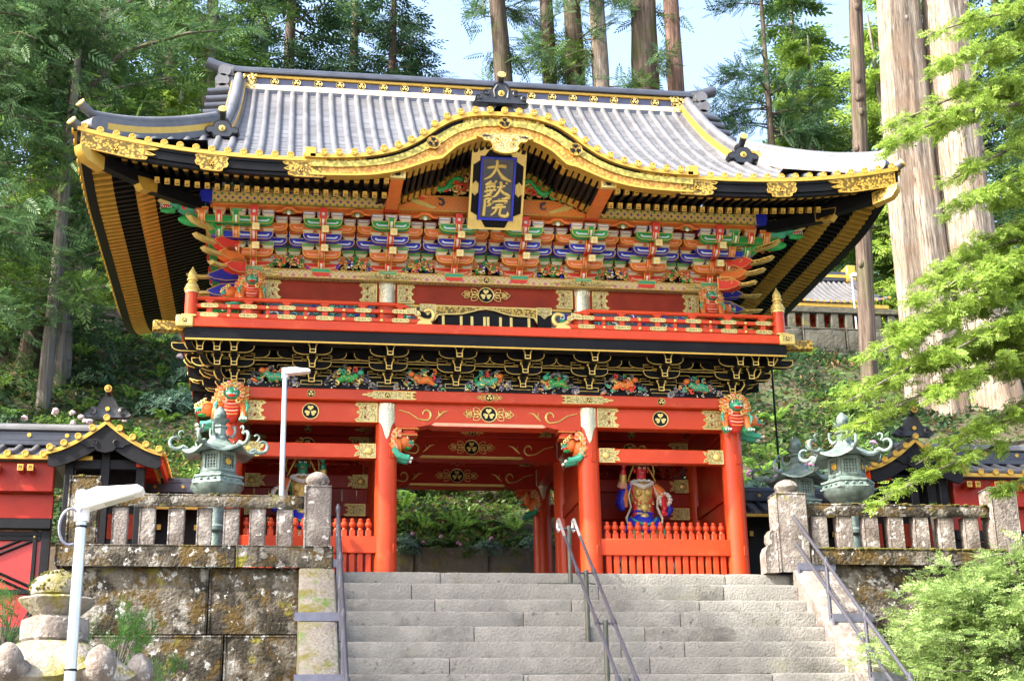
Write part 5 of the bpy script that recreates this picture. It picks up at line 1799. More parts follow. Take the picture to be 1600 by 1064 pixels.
# ---- name plaque ------------------------------------------------------------------------
def plaque():
    t = thing('name_plaque', 'blue bordered name plaque with gold characters in a gilt frame under the curved gable', 'plaque', (0, -1.06, 5.66))
    H, W = 1.33, .885
    ang = math.atan2(.74, 1.10)
    t.rotation_euler = (ang, 0, 0)      # leans forward at the top
    b = MB(); b.box(-W / 2 + .02, W / 2 - .02, .02, .06, .02, H - .02, 0, .006); b.build('back_board', 'black_lacquer', t)
    # moulded frame
    b = MB()
    hw = W / 2
    for k, (d, y, m) in enumerate(((0, -.055, 0), (.035, -.045, 1), (.055, -.03, 0), (.075, -.022, 1), (.095, -.014, 0), (.112, -.006, 1), (.13, .0, 0))):
        d2 = d + (.034 if k == 0 else .018)
        for x0, x1, z0, z1 in ((-hw + d, hw - d, d, d2), (-hw + d, hw - d, H - d2, H - d), (-hw + d, -hw + d2, d2, H - d2), (hw - d2, hw - d, d2, H - d2)):
            b.box(x0, x1, y, .03, z0, z1, 0 if k == 0 else 1)
    b.build('frame', ['bright_gold', 'black_lacquer'], t)
    for sx in (-1, 1):
        for sz in (0, 1):
            b = MB()
            for k in range(5):
                d = .035 + .022 * k; L = .24 - .035 * k
                x0 = sx * (hw - d)
                z0 = d if sz == 0 else H - d
                zs = 1 if sz == 0 else -1
                y = -.062 + .011 * k
                b.prism([(x0, z0), (x0 - sx * L, z0), (x0 - sx * L, z0 + zs * .021), (x0 - sx * .021, z0 + zs * .021), (x0 - sx * .021, z0 + zs * L), (x0, z0 + zs * L)], 'y', y, 0, 0)
            b.build('gilt_corner', 'bright_gold', t)
        b = MB()
        for k in range(5):
            d = .035 + .022 * k; L = .12 - .02 * abs(k - 2)
            b.box(*sorted((sx * (hw - d), sx * (hw - d - .020))), -.062 + .011 * k, 0, H / 2 - L, H / 2 + L, 0, .003)
        b.build('gilt_mount', 'bright_gold', t)
    b = MB()
    iw, z0, z1 = hw - .155, .15, H - .15
    for a in ((-iw, iw, z0, z0 + .035), (-iw, iw, z1 - .035, z1), (-iw, -iw + .035, z0 + .035, z1 - .035), (iw - .035, iw, z0 + .035, z1 - .035)):
        b.box(a[0], a[1], -.045, .03, a[2], a[3], 0, .004)
    b.build('blue_border', 'ultramarine', t)
    b = MB(); b.box(-iw + .03, iw - .03, -.012, .02, z0 + .03, z1 - .03); b.build('panel', 'plaque_grey', t, smooth=False)
    # brush characters: each stroke a swelling, flattened ribbon (u to the right, v down, unit box)
    def stroke(b, pts, ws, ox, oz, s, sz):
        n = len(pts)
        P = []
        k = 5
        for i in range(n - 1):
            p0 = pts[max(i - 1, 0)]; p1 = pts[i]; p2 = pts[i + 1]; p3 = pts[min(i + 2, n - 1)]
            for q in range(k + (i == n - 2)):
                tt = q / k
                f = lambda a, c, d, e: .5 * (2 * c + (d - a) * tt + (2 * a - 5 * c + 4 * d - e) * tt * tt + (3 * c - a - 3 * d + e) * tt ** 3)
                P.append((f(p0[0], p1[0], p2[0], p3[0]), f(p0[1], p1[1], p2[1], p3[1]), lerp(ws[i], ws[i + 1], tt)))
        b.tube([(ox + p[0] * s, -.016, oz - p[1] * sz) for p in P], [max(.006, p[2] * s * 1.22) for p in P], 8, 0, flat=1.0)
    b = MB()
    s = .36
    # first character
    dai = [([(.12, .34), (.35, .30), (.62, .24), (.86, .26)], [.03, .055, .06, .075]),
           ([(.46, .0), (.50, .10), (.48, .32), (.40, .52), (.25, .72), (.02, .86)], [.055, .06, .055, .055, .045, .015]),
           ([(.50, .34), (.62, .56), (.78, .76), (1.08, .90)], [.03, .05, .075, .03])]
    yu = [([(.30, .02), (.22, .10), (.10, .17)], [.05, .04, .015]), ([(.50, .0), (.42, .08)], [.045, .02]), ([(.08, .22), (.25, .18), (.46, .14)], [.04, .05, .03]),
          ([(.10, .34), (.30, .30), (.44, .27), (.40, .40)], [.035, .04, .04, .03]), ([(.12, .30), (.14, .44), (.18, .52)], [.035, .035, .03]), ([(.26, .32), (.24, .44)], [.03, .02]),
          ([(.06, .58), (.28, .50), (.50, .46)], [.035, .045, .03]), ([(.34, .50), (.28, .68), (.16, .78), (.04, .82)], [.045, .05, .045, .02]), ([(.14, .66), (.26, .72), (.34, .82)], [.02, .04, .02]),
          ([(.52, .34), (.70, .28), (.84, .24)], [.03, .045, .03]), ([(.64, .02), (.68, .25), (.62, .50), (.50, .74), (.36, .86)], [.05, .055, .05, .045, .015]), ([(.66, .40), (.76, .58), (.96, .72), (.98, .84), (.72, .92)], [.03, .05, .06, .055, .03]), ([(.84, .06), (.92, .14)], [.04, .02])]
    inn = [([(.08, .06), (.30, .03), (.20, .20), (.30, .32), (.16, .42)], [.04, .05, .04, .045, .02]), ([(.08, .04), (.08, .40), (.06, .92)], [.045, .05, .06]),
           ([(.62, .0), (.64, .09)], [.05, .035]), ([(.40, .14), (.38, .28)], [.045, .02]), ([(.40, .17), (.68, .13), (.92, .13), (.84, .26)], [.03, .045, .055, .02]),
           ([(.50, .36), (.66, .32), (.80, .31)], [.03, .04, .03]), ([(.36, .52), (.60, .46), (.90, .42)], [.035, .05, .04]),
           ([(.56, .50), (.50, .70), (.34, .90)], [.045, .045, .02]), ([(.72, .48), (.68, .72), (.72, .88), (.90, .92), (1.0, .84), (.98, .68)], [.045, .05, .055, .065, .055, .02])]
    for ch, oz, sx, sz, ox in ((dai, 1.125, .41, .37, -.225), (yu, .79, .43, .315, -.225), (inn, .505, .42, .31, -.215)):
        for pts, ws in ch:
            stroke(b, pts, ws, ox, oz, sx, sz)
    b.build('gold_lettering', 'bright_gold', t)
mat('plaque_grey', (0.045, 0.047, 0.062), 0.22, 0, 0.25, 2.0)
plaque()
# ---- roof --------------------------------------------------------------------------------
KTOP = [(0, 7.07), (.45, 7.055), (.7, 7.0), (.9, 6.92), (1.07, 6.80), (1.25, 6.64), (1.5, 6.47), (1.8, 6.34), (2.2, 6.25), (2.7, 6.205), (3.1, 6.20)]
KLOW = [(0, 6.72), (.3, 6.68), (.55, 6.59), (.75, 6.48), (.9, 6.34), (.99, 6.26), (1.12, 6.235), (1.35, 6.14), (1.66, 6.02), (2.1, 5.93), (2.7, 5.895), (3.1, 5.895)]
EX, EY, RY, RZ0 = 6.5, -2.3, 2.0, 9.5
def zk(x): return smoothtab(abs(x), KTOP)
def lift(a): return .34 * max(0.0, (abs(a) - 3.4) / 3.1) ** 2.2
def z_eave(x): return 6.19 + lift(x)
def prof_z(s): return lerp(6.19, RZ0, s) - 1.05 * s * (1 - s)
def zmain(x, y):
    s = (y - EY) / (RY - EY)
    return prof_z(s) + lift(x) * (1 - s) ** 2
def yint(z, x):
    lo, hi = EY, RY
    for _ in range(40):
        m = (lo + hi) / 2
        if zmain(x, m) < z: lo = m
        else: hi = m
    return lo

def roof():
    rf = MB()
    def front(u, v):
        x = lerp(-EX, EX, u)
        ym = RY if abs(x) <= 4.45 else EY + (EX - abs(x)) * (2.15 / 2.05)
        y = lerp(max(EY, yint(zk(x), x) - .04) if abs(x) < 2.9 else EY, ym, v)
        return (x, y, zmain(x, y))
    rf.grid(front, 104, 24)
    def back(u, v):
        x = lerp(-EX, EX, u)
        ym = RY if abs(x) <= 4.45 else EY + (EX - abs(x)) * (2.15 / 2.05)
        y = lerp(EY, ym, v)
        return (x, 4.4 - y, zmain(x, y))
    rf.grid(back, 52, 10)
    for s in (-1, 1):
        def side(u, v):
            y = lerp(EY, 4.4 - EY, u)
            d = min(y - EY, 4.4 - EY - y, 2.15)
            q = d * v                            # distance in from the eave
            x = s * (EX - q * (2.05 / 2.15))
            e = abs(y - 2.2) * (6.5 / 4.5)
            sq = q / (RY - EY)
            return (x, y, prof_z(sq) + lift(e) * (1 - sq) ** 2)
        rf.grid(side, 60, 10)
        # gable triangle
        rf.add([(s * 4.3, -.3, 7.4), (s * 4.3, 4.7, 7.4), (s * 4.3, 2.2, 9.5)], [(0, 1, 2)])
    top = rf.build('roof', 'roof_copper', G, angle=60)
    # round tile rolls with gilt end discs
    dm = MB(); dm.T = Matrix.Rotation(PI / 2, 4, 'X')
    dm.lathe([(.050, -.012), (.054, .0), (.054, .022), (.042, .024), (.040, .014), (.001, .014)], 16)
    dm.T = None
    for k in range(3):
        a = PI / 2 + 2 * PI * k / 3
        dm.ell((.022 * math.cos(a), -.016, .022 * math.sin(a)), (.017, .008, .017), 0, 6, 4)
    disc_me = dm.mesh('eave_disc', 'gold')
    P = .2355
    for k in range(-27, 28):
        x = k * P
        if abs(x) > 6.4: continue
        if abs(x) < 2.95: y0 = yint(zk(x) + .03, x) - .05
        else: y0 = EY - .02
        y1 = RY - .02 if abs(x) < 4.3 else EY + (EX - abs(x)) * (2.15 / 2.05)
        if abs(abs(x) - 4.4) < .1: y1 = -.1
        if y1 - y0 < .08: continue
        n = max(2, int((y1 - y0) / .25))
        b = MB()
        b.tube([(x, lerp(y0, y1, q / n), zmain(x, lerp(y0, y1, q / n)) + .012) for q in range(n + 1)], .056, 8, cap=True)
        b.build('tile_roll', 'roof_copper', top, angle=60)
        if abs(x) >= 2.95:
            place('eave_disc', disc_me, top, (x, EY - .03, z_eave(x) + .015))
    # horizontal seams of the flat tiles
    for s in np.linspace(.08, .97, 15):
        y = EY + (RY - EY) * s
        w = 4.25 if y > -.2 else min(6.3, EX - (y - EY) * .95)
        n = 30
        xs = [lerp(-w, w, q / n) for q in range(n + 1)]
        runs = [[]]
        for xa, xb in zip(xs, xs[1:]):
            xm = (xa + xb) / 2
            if abs(xm) < 2.9 and zmain(xm, y) < zk(xm) + .05:
                if runs[-1]: runs.append([])
                continue
            runs[-1].append((xa, xb))
        for run in runs:
            if not run: continue
            X_ = [run[0][0]] + [c for _, c in run]
            v = []
            for x in X_: v += [(x, y, zmain(x, y) + .010), (x, y + .02, zmain(x, y + .02) + .004), (x, y - .001, zmain(x, y) - .01)]
            f = []
            for q in range(len(X_) - 1):
                f += [(q * 3, q * 3 + 3, q * 3 + 4, q * 3 + 1), (q * 3 + 2, q * 3 + 5, q * 3 + 3, q * 3)]
            b = MB(); b.add(v, f); b.build('tile_course', 'roof_copper', top, smooth=False)

    # front eave: gilt tile edge, black board, gilt mounts
    def strip(x0, x1, top_f, bot_f, y0, y1, n):
        b = MB(); v = []; f = []
        for q in range(n + 1):
            x = lerp(x0, x1, q / n)
            v += [(x, y0, top_f(x)), (x, y0, bot_f(x)), (x, y1, bot_f(x)), (x, y1, top_f(x))]
        for q in range(n):
            for k in range(4):
                f.append((q * 4 + k, q * 4 + (k + 1) % 4, (q + 1) * 4 + (k + 1) % 4, (q + 1) * 4 + k))
        f += [(0, 1, 2, 3), tuple(n * 4 + k for k in range(4))]
        b.add(v, f); return b
    for s in (-1, 1):
        xa, xb = s * 2.75, s * 6.46
        strip(xa, xb, lambda x: z_eave(x) - .012, lambda x: z_eave(x) - .075, EY - .05, EY + .1, 24).build('gilt_tile_edge', 'gold', G)
        strip(xa, xb, lambda x: z_eave(x) - .078, lambda x: z_eave(x) - .115, EY - .02, EY + .1, 24).build('upper_eave_board', 'black_lacquer', G)
        strip(xa, xb, lambda x: z_eave(x) - .117, lambda x: z_eave(x) - .245, EY + .0, EY + .1, 24).build('eave_board', 'black_lacquer', G)
        strip(xa, xb, lambda x: z_eave(x) - .247, lambda x: z_eave(x) - .30, EY + .03, EY + .12, 24).build('lower_eave_board', 'black_lacquer', G)
        # gilt mounts on the black board
        def mount(x0, x1, kind):
            b = MB()
            L = x1 - x0
            if kind == 'mid': pr = [(0, .5), (.05, .30), (.15, .25), (.18, .05), (.3, 0), (.7, 0), (.82, .05), (.85, .25), (.95, .30), (1, .5), (.95, .72), (1, .9), (.9, 1), (.1, 1), (0, .9), (.05, .72)]
            elif kind == 'out': pr = [(0, 0), (0, 1), (.84, 1), (1, .93), (.93, .78), (.80, .72), (.9, .58), (.96, .5), (.90, .42), (.76, .36), (.86, .26), (.84, .10), (.66, 0)]
            else: pr = [(1 - a, z) for a, z in [(0, 0), (0, 1), (.84, 1), (1, .93), (.93, .78), (.80, .72), (.9, .58), (.96, .5), (.90, .42), (.76, .36), (.86, .26), (.84, .10), (.66, 0)]]
            xm = (x0 + x1) / 2
            zb = lambda x: z_eave(x) - .33
            poly = [(x0 + u * L, zb(x0 + u * L) + w * .25) for u, w in pr]
            b.prism(poly, 'y', EY - .034, EY - .0, 0, [(.010, 1, -.002)])
            crest(b, lerp(x0, x1, .45 if kind != 'mid' else .5), EY - .04, zb(xm) + .11, .05, 0, 2, 14)
            b.build('gilt_mount', ['gold', 'chased_gold', 'black_lacquer'], G)
        if s < 0:
            mount(-6.40, -5.25, 'out'); mount(-4.72, -4.22, 'mid'); mount(-3.42, -2.8, 'in')
        else:
            mount(5.25, 6.40, 'in'); mount(4.22, 4.72, 'mid'); mount(2.8, 3.42, 'out')
    # side eave edges with disc ends
    for s in (-1, 1):
        b = MB(); v = []; f = []
        n = 40
        ev = lambda y: 6.19 + lift(abs(y - 2.2) * 6.5 / 4.5)
        for q in range(n + 1):
            y = lerp(EY, 4.4 - EY, q / n); z = ev(y)
            v += [(s * 6.52, y, z - .01), (s * 6.52, y, z - .09), (s * 6.35, y, z - .09), (s * 6.35, y, z - .0)]
        for q in range(n):
            for k in range(4): f.append((q * 4 + k, q * 4 + (k + 1) % 4, (q + 1) * 4 + (k + 1) % 4, (q + 1) * 4 + k))
        b.add(v, f); b.build('gilt_tile_edge', 'gold', G)
        b = MB(); v = []; f = []
        for q in range(n + 1):
            y = lerp(EY + .05, 4.4 - EY, q / n); z = ev(y)
            v += [(s * 6.47, y, z - .092), (s * 6.43, y, z - .30), (s * 6.3, y, z - .30), (s * 6.3, y, z - .092)]
        for q in range(n):
            for k in range(4): f.append((q * 4 + k, q * 4 + (k + 1) % 4, (q + 1) * 4 + (k + 1) % 4, (q + 1) * 4 + k))
        b.add(v, f); b.build('eave_board', 'black_lacquer', G)
        for k in range(38):
            y = EY + .12 + k * P
            place('eave_disc', disc_me, top, (s * 6.535, y, ev(y) + .01), (0, 0, s * PI / 2))
    # soffits (black) above the rafters
    for s in (-1, 1):
        b = MB()
        b.grid(lambda u, v: (s * lerp(1.78, 4.6, u), lerp(-.7, EY + .06, v), lerp(6.43, z_eave(lerp(1.78, 4.6, u)) - .12, v)), 30, 2)
        b.build('soffit', 'black_lacquer', G)
        b = MB()
        def so_(u, v):
            y = lerp(EY + .06, 6.6, u)
            e = 6.19 + lift(abs(y - 2.2) * 6.5 / 4.5)
            return (s * lerp(4.55, 6.42, v), y, lerp(6.43, e - .12, v))
        b.grid(so_, 40, 2); b.build('side_soffit', 'black_lacquer', G)

    # rafters
    def rafter(L, w, h, sl):
        b = MB()
        b.box(-w / 2, w / 2, sl, L, -h, 0, 0)
        b.prism([(-w / 2 - .006, -h - .006), (w / 2 + .006, -h - .006), (w / 2 + .006, .002), (-w / 2 - .006, .002)], 'y', -.006, sl, 1, [(.012, 2, -.002)])
        b.ell((0, -.008, -h / 2), (w * .22, .006, w * .22), 1, 8, 4)
        return b.mesh('rafter', ['black_lacquer', 'gold', 'chased_gold'])
    fly = rafter(.75, .062, .078, .13); base = rafter(1.05, .062, .085, .12)
    fly_s = rafter(.95, .066, .08, .27); base_s = rafter(1.35, .066, .085, .27)
    pitch = .152
    for k in range(-40, 41):
        x = k * pitch
        if abs(x) < 5.9 and abs(x) > 1.72:
            z = 5.985 + lift(x)
            place('flying_rafter', fly, G, (x, -2.16, z), (R(12), 0, 0))
        if 1.72 < abs(x) < 5.35:
            place('base_rafter', base, G, (x, -1.66, 5.955 + lift(x) * .75), (R(22), 0, 0))
    for s in (-1, 1):
        for k in range(58):
            y = -1.95 + k * pitch
            l = lift(abs(y - 2.2) * 6.5 / 4.5)
            place('side_flying_rafter', fly_s, G, (s * 6.30, y, 5.985 + l), (R(12), 0, s * PI / 2))
            if y > -1.45 and y < 5.8:
                place('side_base_rafter', base_s, G, (s * 5.68, y, 5.955 + l * .75), (R(18), 0, s * PI / 2))
        # hip rafters with large gilt ends
        d = Vector((s * 1.9, -1.75, 0)).normalized()
        for (st, en, z0, z1, w, h, L) in ((2.0, 2.66, 6.03, 6.15, .15, .16, .40), (.4, 1.60, 6.10, 6.00, .13, .15, .34)):
            b = MB()
            b.T = Matrix.Translation((s * 4.45, -.55, 0)) @ Matrix.Rotation(math.atan2(d.y, d.x), 4, 'Z')
            zt = lambda q: lerp(z0, z1, (q - st) / (en - st))
            poly = [(st - 1.2, zt(st) - h), (en - .08, zt(en) - h), (en, zt(en) - h * .4), (en + .02, zt(en) + .02), (st - 1.2, zt(st) + .05)]
            b.prism(poly, 'y', -w / 2, w / 2, 0)
            g = [(en - L, zt(en - L) - h - .01), (en - .08, zt(en) - h - .012), (en + .012, zt(en) - h * .4), (en + .035, zt(en) + .03), (en - L, zt(en - L) + .04)]
            b.prism(g, 'y', -w / 2 - .012, w / 2 + .012, 1, [(.016, 2, -.003)])
            b.build('hip_rafter', ['black_lacquer', 'gold', 'chased_gold'], G)

    # curved gable (karahafu)
    def yk(x): return yint(zk(x) + .03, x)
    b = MB()
    def ks(u, v):
        x = lerp(-3.05, 3.05, u)
        y = lerp(EY - .06, max(EY, yk(x)) + .05, v)
        return (x, y, zk(x) + .02)
    b.grid(ks, 90, 4)
    kr = b.build('curved_gable_roof', 'roof_copper', G, angle=60)
    # arc length spacing for the tile rolls
    xs = [0.0]; X = [i * .005 for i in range(0, 620)]
    acc = 0; last = 0
    marks = []
    for a, c in zip(X, X[1:]):
        acc += math.hypot(c - a, zk(c) - zk(a))
        if acc - last >= P * .97:
            last = acc; marks.append(c)
    for x in [0] + [s * m for m in marks if m < 2.98 for s in (-1, 1)]:
        sl = (zk(x + .01) - zk(x - .01)) / .02
        nx, nz = -sl / math.hypot(1, sl), 1 / math.hypot(1, sl)
        y1 = max(yk(x), EY + .12)
        z = zk(x) + .03
        b = MB(); b.tube([(x + nx * .015, EY - .09, z + nz * .01), (x + nx * .015, y1, z + nz * .01)], .054, 8)
        b.build('tile_roll', 'roof_copper', kr, angle=60)
        place('eave_disc', disc_me, kr, (x + nx * .02, EY - .10, z + nz * .015))
    for s in (-1, 1):     # roll along the verge, set back
        b = MB()
        b.tube([(s * m, min(EY + .24, yk(m)), zk(m) + .07) for m in np.linspace(1.0, 2.95, 16)], .05, 8)
        b.build('verge_roll', 'roof_copper', kr)
        b = MB(); b.box(s * 3.0 - .09, s * 3.0 + .09, EY - .10, EY + .04, 6.16, 6.33, 0, .01); b.build('gilt_end', 'gold', kr)
    def kband(f0, f1, y0, y1, m, nm, n=80, xm=3.0):
        v = []; f = []
        b = MB()
        for q in range(n + 1):
            x = lerp(-xm, xm, q / n)
            v += [(x, y0, f0(x)), (x, y0, f1(x)), (x, y1, f1(x)), (x, y1, f0(x))]
        for q in range(n):
            for k in range(4): f.append((q * 4 + k, q * 4 + (k + 1) % 4, (q + 1) * 4 + (k + 1) % 4, (q + 1) * 4 + k))
        f += [(0, 1, 2, 3), tuple(n * 4 + k for k in range(4))]
        b.add(v, f)
        return b.build(nm, m, kr)
    lo = lambda x: smoothtab(abs(x), KLOW)
    mix = lambda t: (lambda x: lerp(zk(x), lo(x), t))
    kband(lambda x: zk(x) + .022, mix(.13), EY - .10, EY + .08, 'gold', 'gilt_tile_edge')
    kband(mix(.135), mix(.27), EY - .03, EY + .08, 'black_lacquer', 'black_board')
    kband(mix(.275), mix(.56), EY - .06, EY + .08, 'gilt_green', 'gilt_bargeboard')
    kband(mix(.565), mix(.90), EY - .03, EY + .10, 'gilt_orange', 'gilt_bargeboard')
    kband(mix(.905), mix(1.0), EY - .05, EY + .12, 'gold', 'bargeboard_edge')
    # gilt mounts over the black line, crests on the board
    for x0, x1 in ((-.65, .65), (-2.95, -2.15), (2.15, 2.95)):
        v = []; f = []; b = MB(); n = 14
        for q in range(n + 1):
            x = lerp(x0, x1, q / n); v += [(x, EY - .045, lerp(zk(x), lo(x), .12)), (x, EY - .045, lerp(zk(x), lo(x), .30))]
        for q in range(n): f.append((q * 2, q * 2 + 1, q * 2 + 3, q * 2 + 2))
        b.add(v, f); b.build('gilt_mount', 'chased_gold', kr)
    for x, r in ((0, .085), (-1.12, .095), (1.12, .095)):
        b = MB(); z = lerp(zk(x), lo(x), .46 if x else .44)
        b.prism(disc_poly(x, z, r * 1.12, 20), 'y', EY - .085, EY - .06, 0, [(.008, 1, -.002)])
        for k in range(3):
            a = PI / 2 + 2 * PI * k / 3
            b.prism(heart(x + math.cos(a) * r * .5, z + math.sin(a) * r * .5, r * .42, a + PI / 2 + PI), 'y', EY - .093, EY - .08, 2)
        b.build('crest', ['gold', 'chased_gold', 'black_lacquer'], kr)
    # pendant in the middle of the gable
    b = MB()
    half = [(0, 6.73), (.30, 6.72), (.42, 6.68), (.45, 6.64), (.36, 6.62), (.33, 6.58), (.24, 6.57), (.20, 6.51), (.215, 6.46), (.17, 6.41), (.08, 6.38), (0, 6.37)]
    poly = half + [(-x, z) for x, z in half[::-1]][1:-1]
    b.prism(poly, 'y', EY - .12, EY - .06, 0, [(.016, 1, -.004)])
    for s in (-1, 1):
        curl(b, (s * .13, EY - .125, 6.57), .06, s, .012, 0)
        b.tube([(s * .22, EY - .125, 6.66), (s * .32, EY - .125, 6.66), (s * .37, EY - .125, 6.645)], [.004, .014, .004], 5, 2)
    b.build('gable_pendant', ['gold', 'pale_gold', 'ornament_black'], kr)
    # ribs of the gable ceiling
    b = MB()
    b.grid(lambda u, v: (lerp(-1.9, 1.9, u), lerp(EY + .1, -.6, v), min(zk(lerp(-1.9, 1.9, u)) - .03, lo(lerp(-1.9, 1.9, u)) + .14)), 60, 1)
    b.build('gable_ceiling', 'black_lacquer', kr)
    for k in range(-17, 18):
        x = k * .098
        sl = (lo(x + .02) - lo(x - .02)) / .04
        b = MB()
        z = lo(x) + .035
        b.T = Matrix.Translation((x, 0, z)) @ Matrix.Rotation(-math.atan(sl), 4, 'Y')
        b.box(-.03, .03, EY + .34, -.66, -.03, .04, 0)
        b.box(-.034, .034, EY + .12, EY + .34, -.036, .04, 1)
        b.box(-.034, .034, -1.25, -1.0, -.036, .04, 1)
        b.build('gable_rib', ['black_lacquer', 'gold'], kr)
    # ridge-end ornament on the curved gable
    def oni(x, y, z, s, wings):
        o = MB()
        if wings:
            half = [(0, .36), (.05, .36), (.11, .33), (.14, .26), (.17, .22), (.22, .235), (.27, .215), (.29, .17), (.27, .135), (.33, .15), (.39, .125), (.42, .075), (.40, .03), (.45, .0), (.40, -.03), (0, -.03)]
        else:
            half = [(0, .30), (.07, .295), (.13, .25), (.15, .19), (.20, .195), (.25, .17), (.27, .12), (.25, .075), (.20, .06), (.17, .07), (.15, .04), (.13, 0), (0, 0)]
        poly = [(a * s, c * s) for a, c in half] + [(-a * s, c * s) for a, c in half[::-1]][1:-1]
        o.prism(poly, 'y', -.06, .08, 0, [(.02, 0, -.012), (.02, 0, .008)])
        if wings:
            for q in (-1, 1):
                curl(o, (q * .24 * s, -.07, .15 * s), .06 * s, q, .018, 0); curl(o, (q * .36 * s, -.07, .07 * s), .05 * s, q, .016, 0)
                o.tube([(q * .06, -.07, .30 * s), (q * .12, -.075, .20 * s), (q * .10, -.07, .08 * s)], .02, 6, 0)
        o.prism(disc_poly(0, .15 * s, .052, 16), 'y', -.085, -.06, 1, [(.01, 2, .004)])
        o.tube([(0, .25, .30 * s), (0, .0, .36 * s), (0, -.16, .44 * s)], [.05, .055, .062], 12, 0)
        o.T = Matrix.Translation((0, -.175, .447 * s)) @ Matrix.Rotation(R(-25), 4, 'X')
        o.prism(disc_poly(0, 0, .067, 18), 'y', 0, .02, 1, [(.014, 2, .004)])
        for k in range(3):
            a = PI / 2 + 2 * PI * k / 3
            o.ell((.024 * math.cos(a), -.004, .024 * math.sin(a)), (.02, .008, .02), 1, 7, 4)
        q = o.build('ridge_end_ornament', ['ornament_black', 'bright_gold', 'chased_gold'], G)
        q.location = (x, y, z)
    oni(0, -2.02, 7.42, 1.0, True)
    b = MB()
    b.box(-.10, .10, -1.98, -.2, 7.07, 7.20); b.tube([(0, -2.0, 7.30), (0, -.2, 7.30)], .11, 12); b.box(-.16, .16, -2.0, -.2, 7.1, 7.24, 0, .02)
    b.prism([(-.34, 7.10), (.34, 7.10), (.30, 7.22), (.16, 7.42), (-.16, 7.42), (-.30, 7.22)], 'y', -2.0, -1.9, 0)
    b.build('gable_ridge', 'roof_copper', kr)

    # main ridge
    mr_ = MB()
    lay = [(9.40, 9.53, .26, 'roof_dark'), (9.535, 9.66, .20, 'pale_gold_plain'), (9.665, 9.80, .17, 'ridge_blue'), (9.805, 9.865, .20, 'gold'), (9.87, 9.93, .25, 'roof_dark')]
    for z0, z1, hw, m in lay:
        b = MB(); b.box(-4.42, 4.42, 2.2 - hw, 2.2 + hw, z0, z1, 0, .01); q = b.build('ridge_course', m, top)
    b = MB()
    def cap(x): return 9.99 + .0 + .16 * max(0, (abs(x) - 4.3) / .6) ** 1.6
    b.tube([(x, 2.2, cap(x)) for x in np.linspace(-4.9, 4.9, 40)], .11, 12)
    b.build('ridge_cap', 'roof_dark', top)
    for k in range(-10, 11):
        x = k * .405
        b = MB(); crest(b, x, 2.2 - .20, 9.735, .075, n=16); b.build('crest', ['bright_gold', 'black_lacquer'], top)
    for s in (-1, 1):
        b = MB(); r = random.Random(5)
        for k in range(26):
            curl(b, (s * (4.18 + r.uniform(-.22, .22)), 2.2 - .215, 9.70 + r.uniform(-.14, .14)), r.uniform(.03, .05), r.choice((-1, 1)), .014, 0)
        b.build('gilt_openwork', 'bright_gold', top)
        # scrolled blocks under the ridge tip
        b = MB()
        for z, r_, xx in ((9.86, .12, 4.56), (9.66, .13, 4.60), (9.44, .15, 4.58)):
            b.tube([(s * xx, 1.9, z), (s * xx, 2.5, z)], r_, 16)
            b.box(*sorted((s * 4.40, s * xx)), 1.95, 2.45, z - r_ * .9, z + r_ * .9)
        b.build('ridge_end_scroll', 'roof_copper', top)
        # descending ridge down the gable edge
        def dz(y): return zmain(4.3, y)
        ys = np.linspace(2.05, -.55, 16)
        pts = [(s * (4.30 + .10 * ((2.05 - y) / 2.6) ** 2), y, dz(y)) for y in ys]
        b = MB()
        for off, w, m in ((.06, .17, 0), (.14, .13, 1), (.165, .12, 0), (.23, .135, 1), (.25, .12, 0)):
            v = []; f = []
            for (x, y, z) in pts:
                v += [(x - w, y, z + off - .1), (x + w, y, z + off - .1), (x + w, y, z + off), (x - w, y, z + off)]
            for q in range(len(pts) - 1):
                for k in range(4): f.append((q * 4 + k, q * 4 + (k + 1) % 4, (q + 1) * 4 + (k + 1) % 4, (q + 1) * 4 + k))
            f += [(0, 1, 2, 3), tuple((len(pts) - 1) * 4 + k for k in range(4))]
            b.add(v, f, m)
        b.tube([(x, y, z + .29) for x, y, z in pts], .085, 10, 0)
        b.build('descending_ridge', ['roof_copper', 'gold'], top)
        oni(s * 4.42, -.66, 7.22, 1.05, False)
        # short rolls outside the gable edge
        for k in range(7):
            y = 1.9 - k * .33
            b = MB(); b.tube([(s * 4.36, y, dz(y) + .04), (s * 4.85, y, dz(y) - .02)], .075, 10)
            b.build('verge_roll', 'roof_dark', top)
        # corner ridge along the hip
        hp = []
        for t in np.linspace(0, 1, 14):
            x, y = lerp(4.55, 6.28, t), lerp(-.38, -2.12, t)
            hp.append((s * x, y, zmain(x, y) + .02 - .09 * t))
        b = MB()
        dv = Vector((hp[-1][0] - hp[0][0], hp[-1][1] - hp[0][1], 0)).normalized()
        nv = Vector((-dv.y, dv.x, 0))
        for off, w, m in ((.08, .14, 0), (.105, .12, 1), (.17, .12, 0), (.195, .125, 1), (.29, .11, 0)):
            v = []; f = []
            for p in hp:
                p = Vector(p)
                v += [p - nv * w + Vector((0, 0, off - .12)), p + nv * w + Vector((0, 0, off - .12)), p + nv * w + Vector((0, 0, off)), p - nv * w + Vector((0, 0, off))]
            for q in range(len(hp) - 1):
                for k in range(4): f.append((q * 4 + k, q * 4 + (k + 1) % 4, (q + 1) * 4 + (k + 1) % 4, (q + 1) * 4 + k))
            f += [(0, 1, 2, 3), tuple((len(hp) - 1) * 4 + k for k in range(4))]
            b.add(v, f, m)
        tp = [Vector(p) + Vector((0, 0, .33)) for p in hp] 
        e = tp[-1]
        tp += [e + dv * .10 + Vector((0, 0, .03)), e + dv * .18 + Vector((0, 0, .07)), e + dv * .24 + Vector((0, 0, .11))]
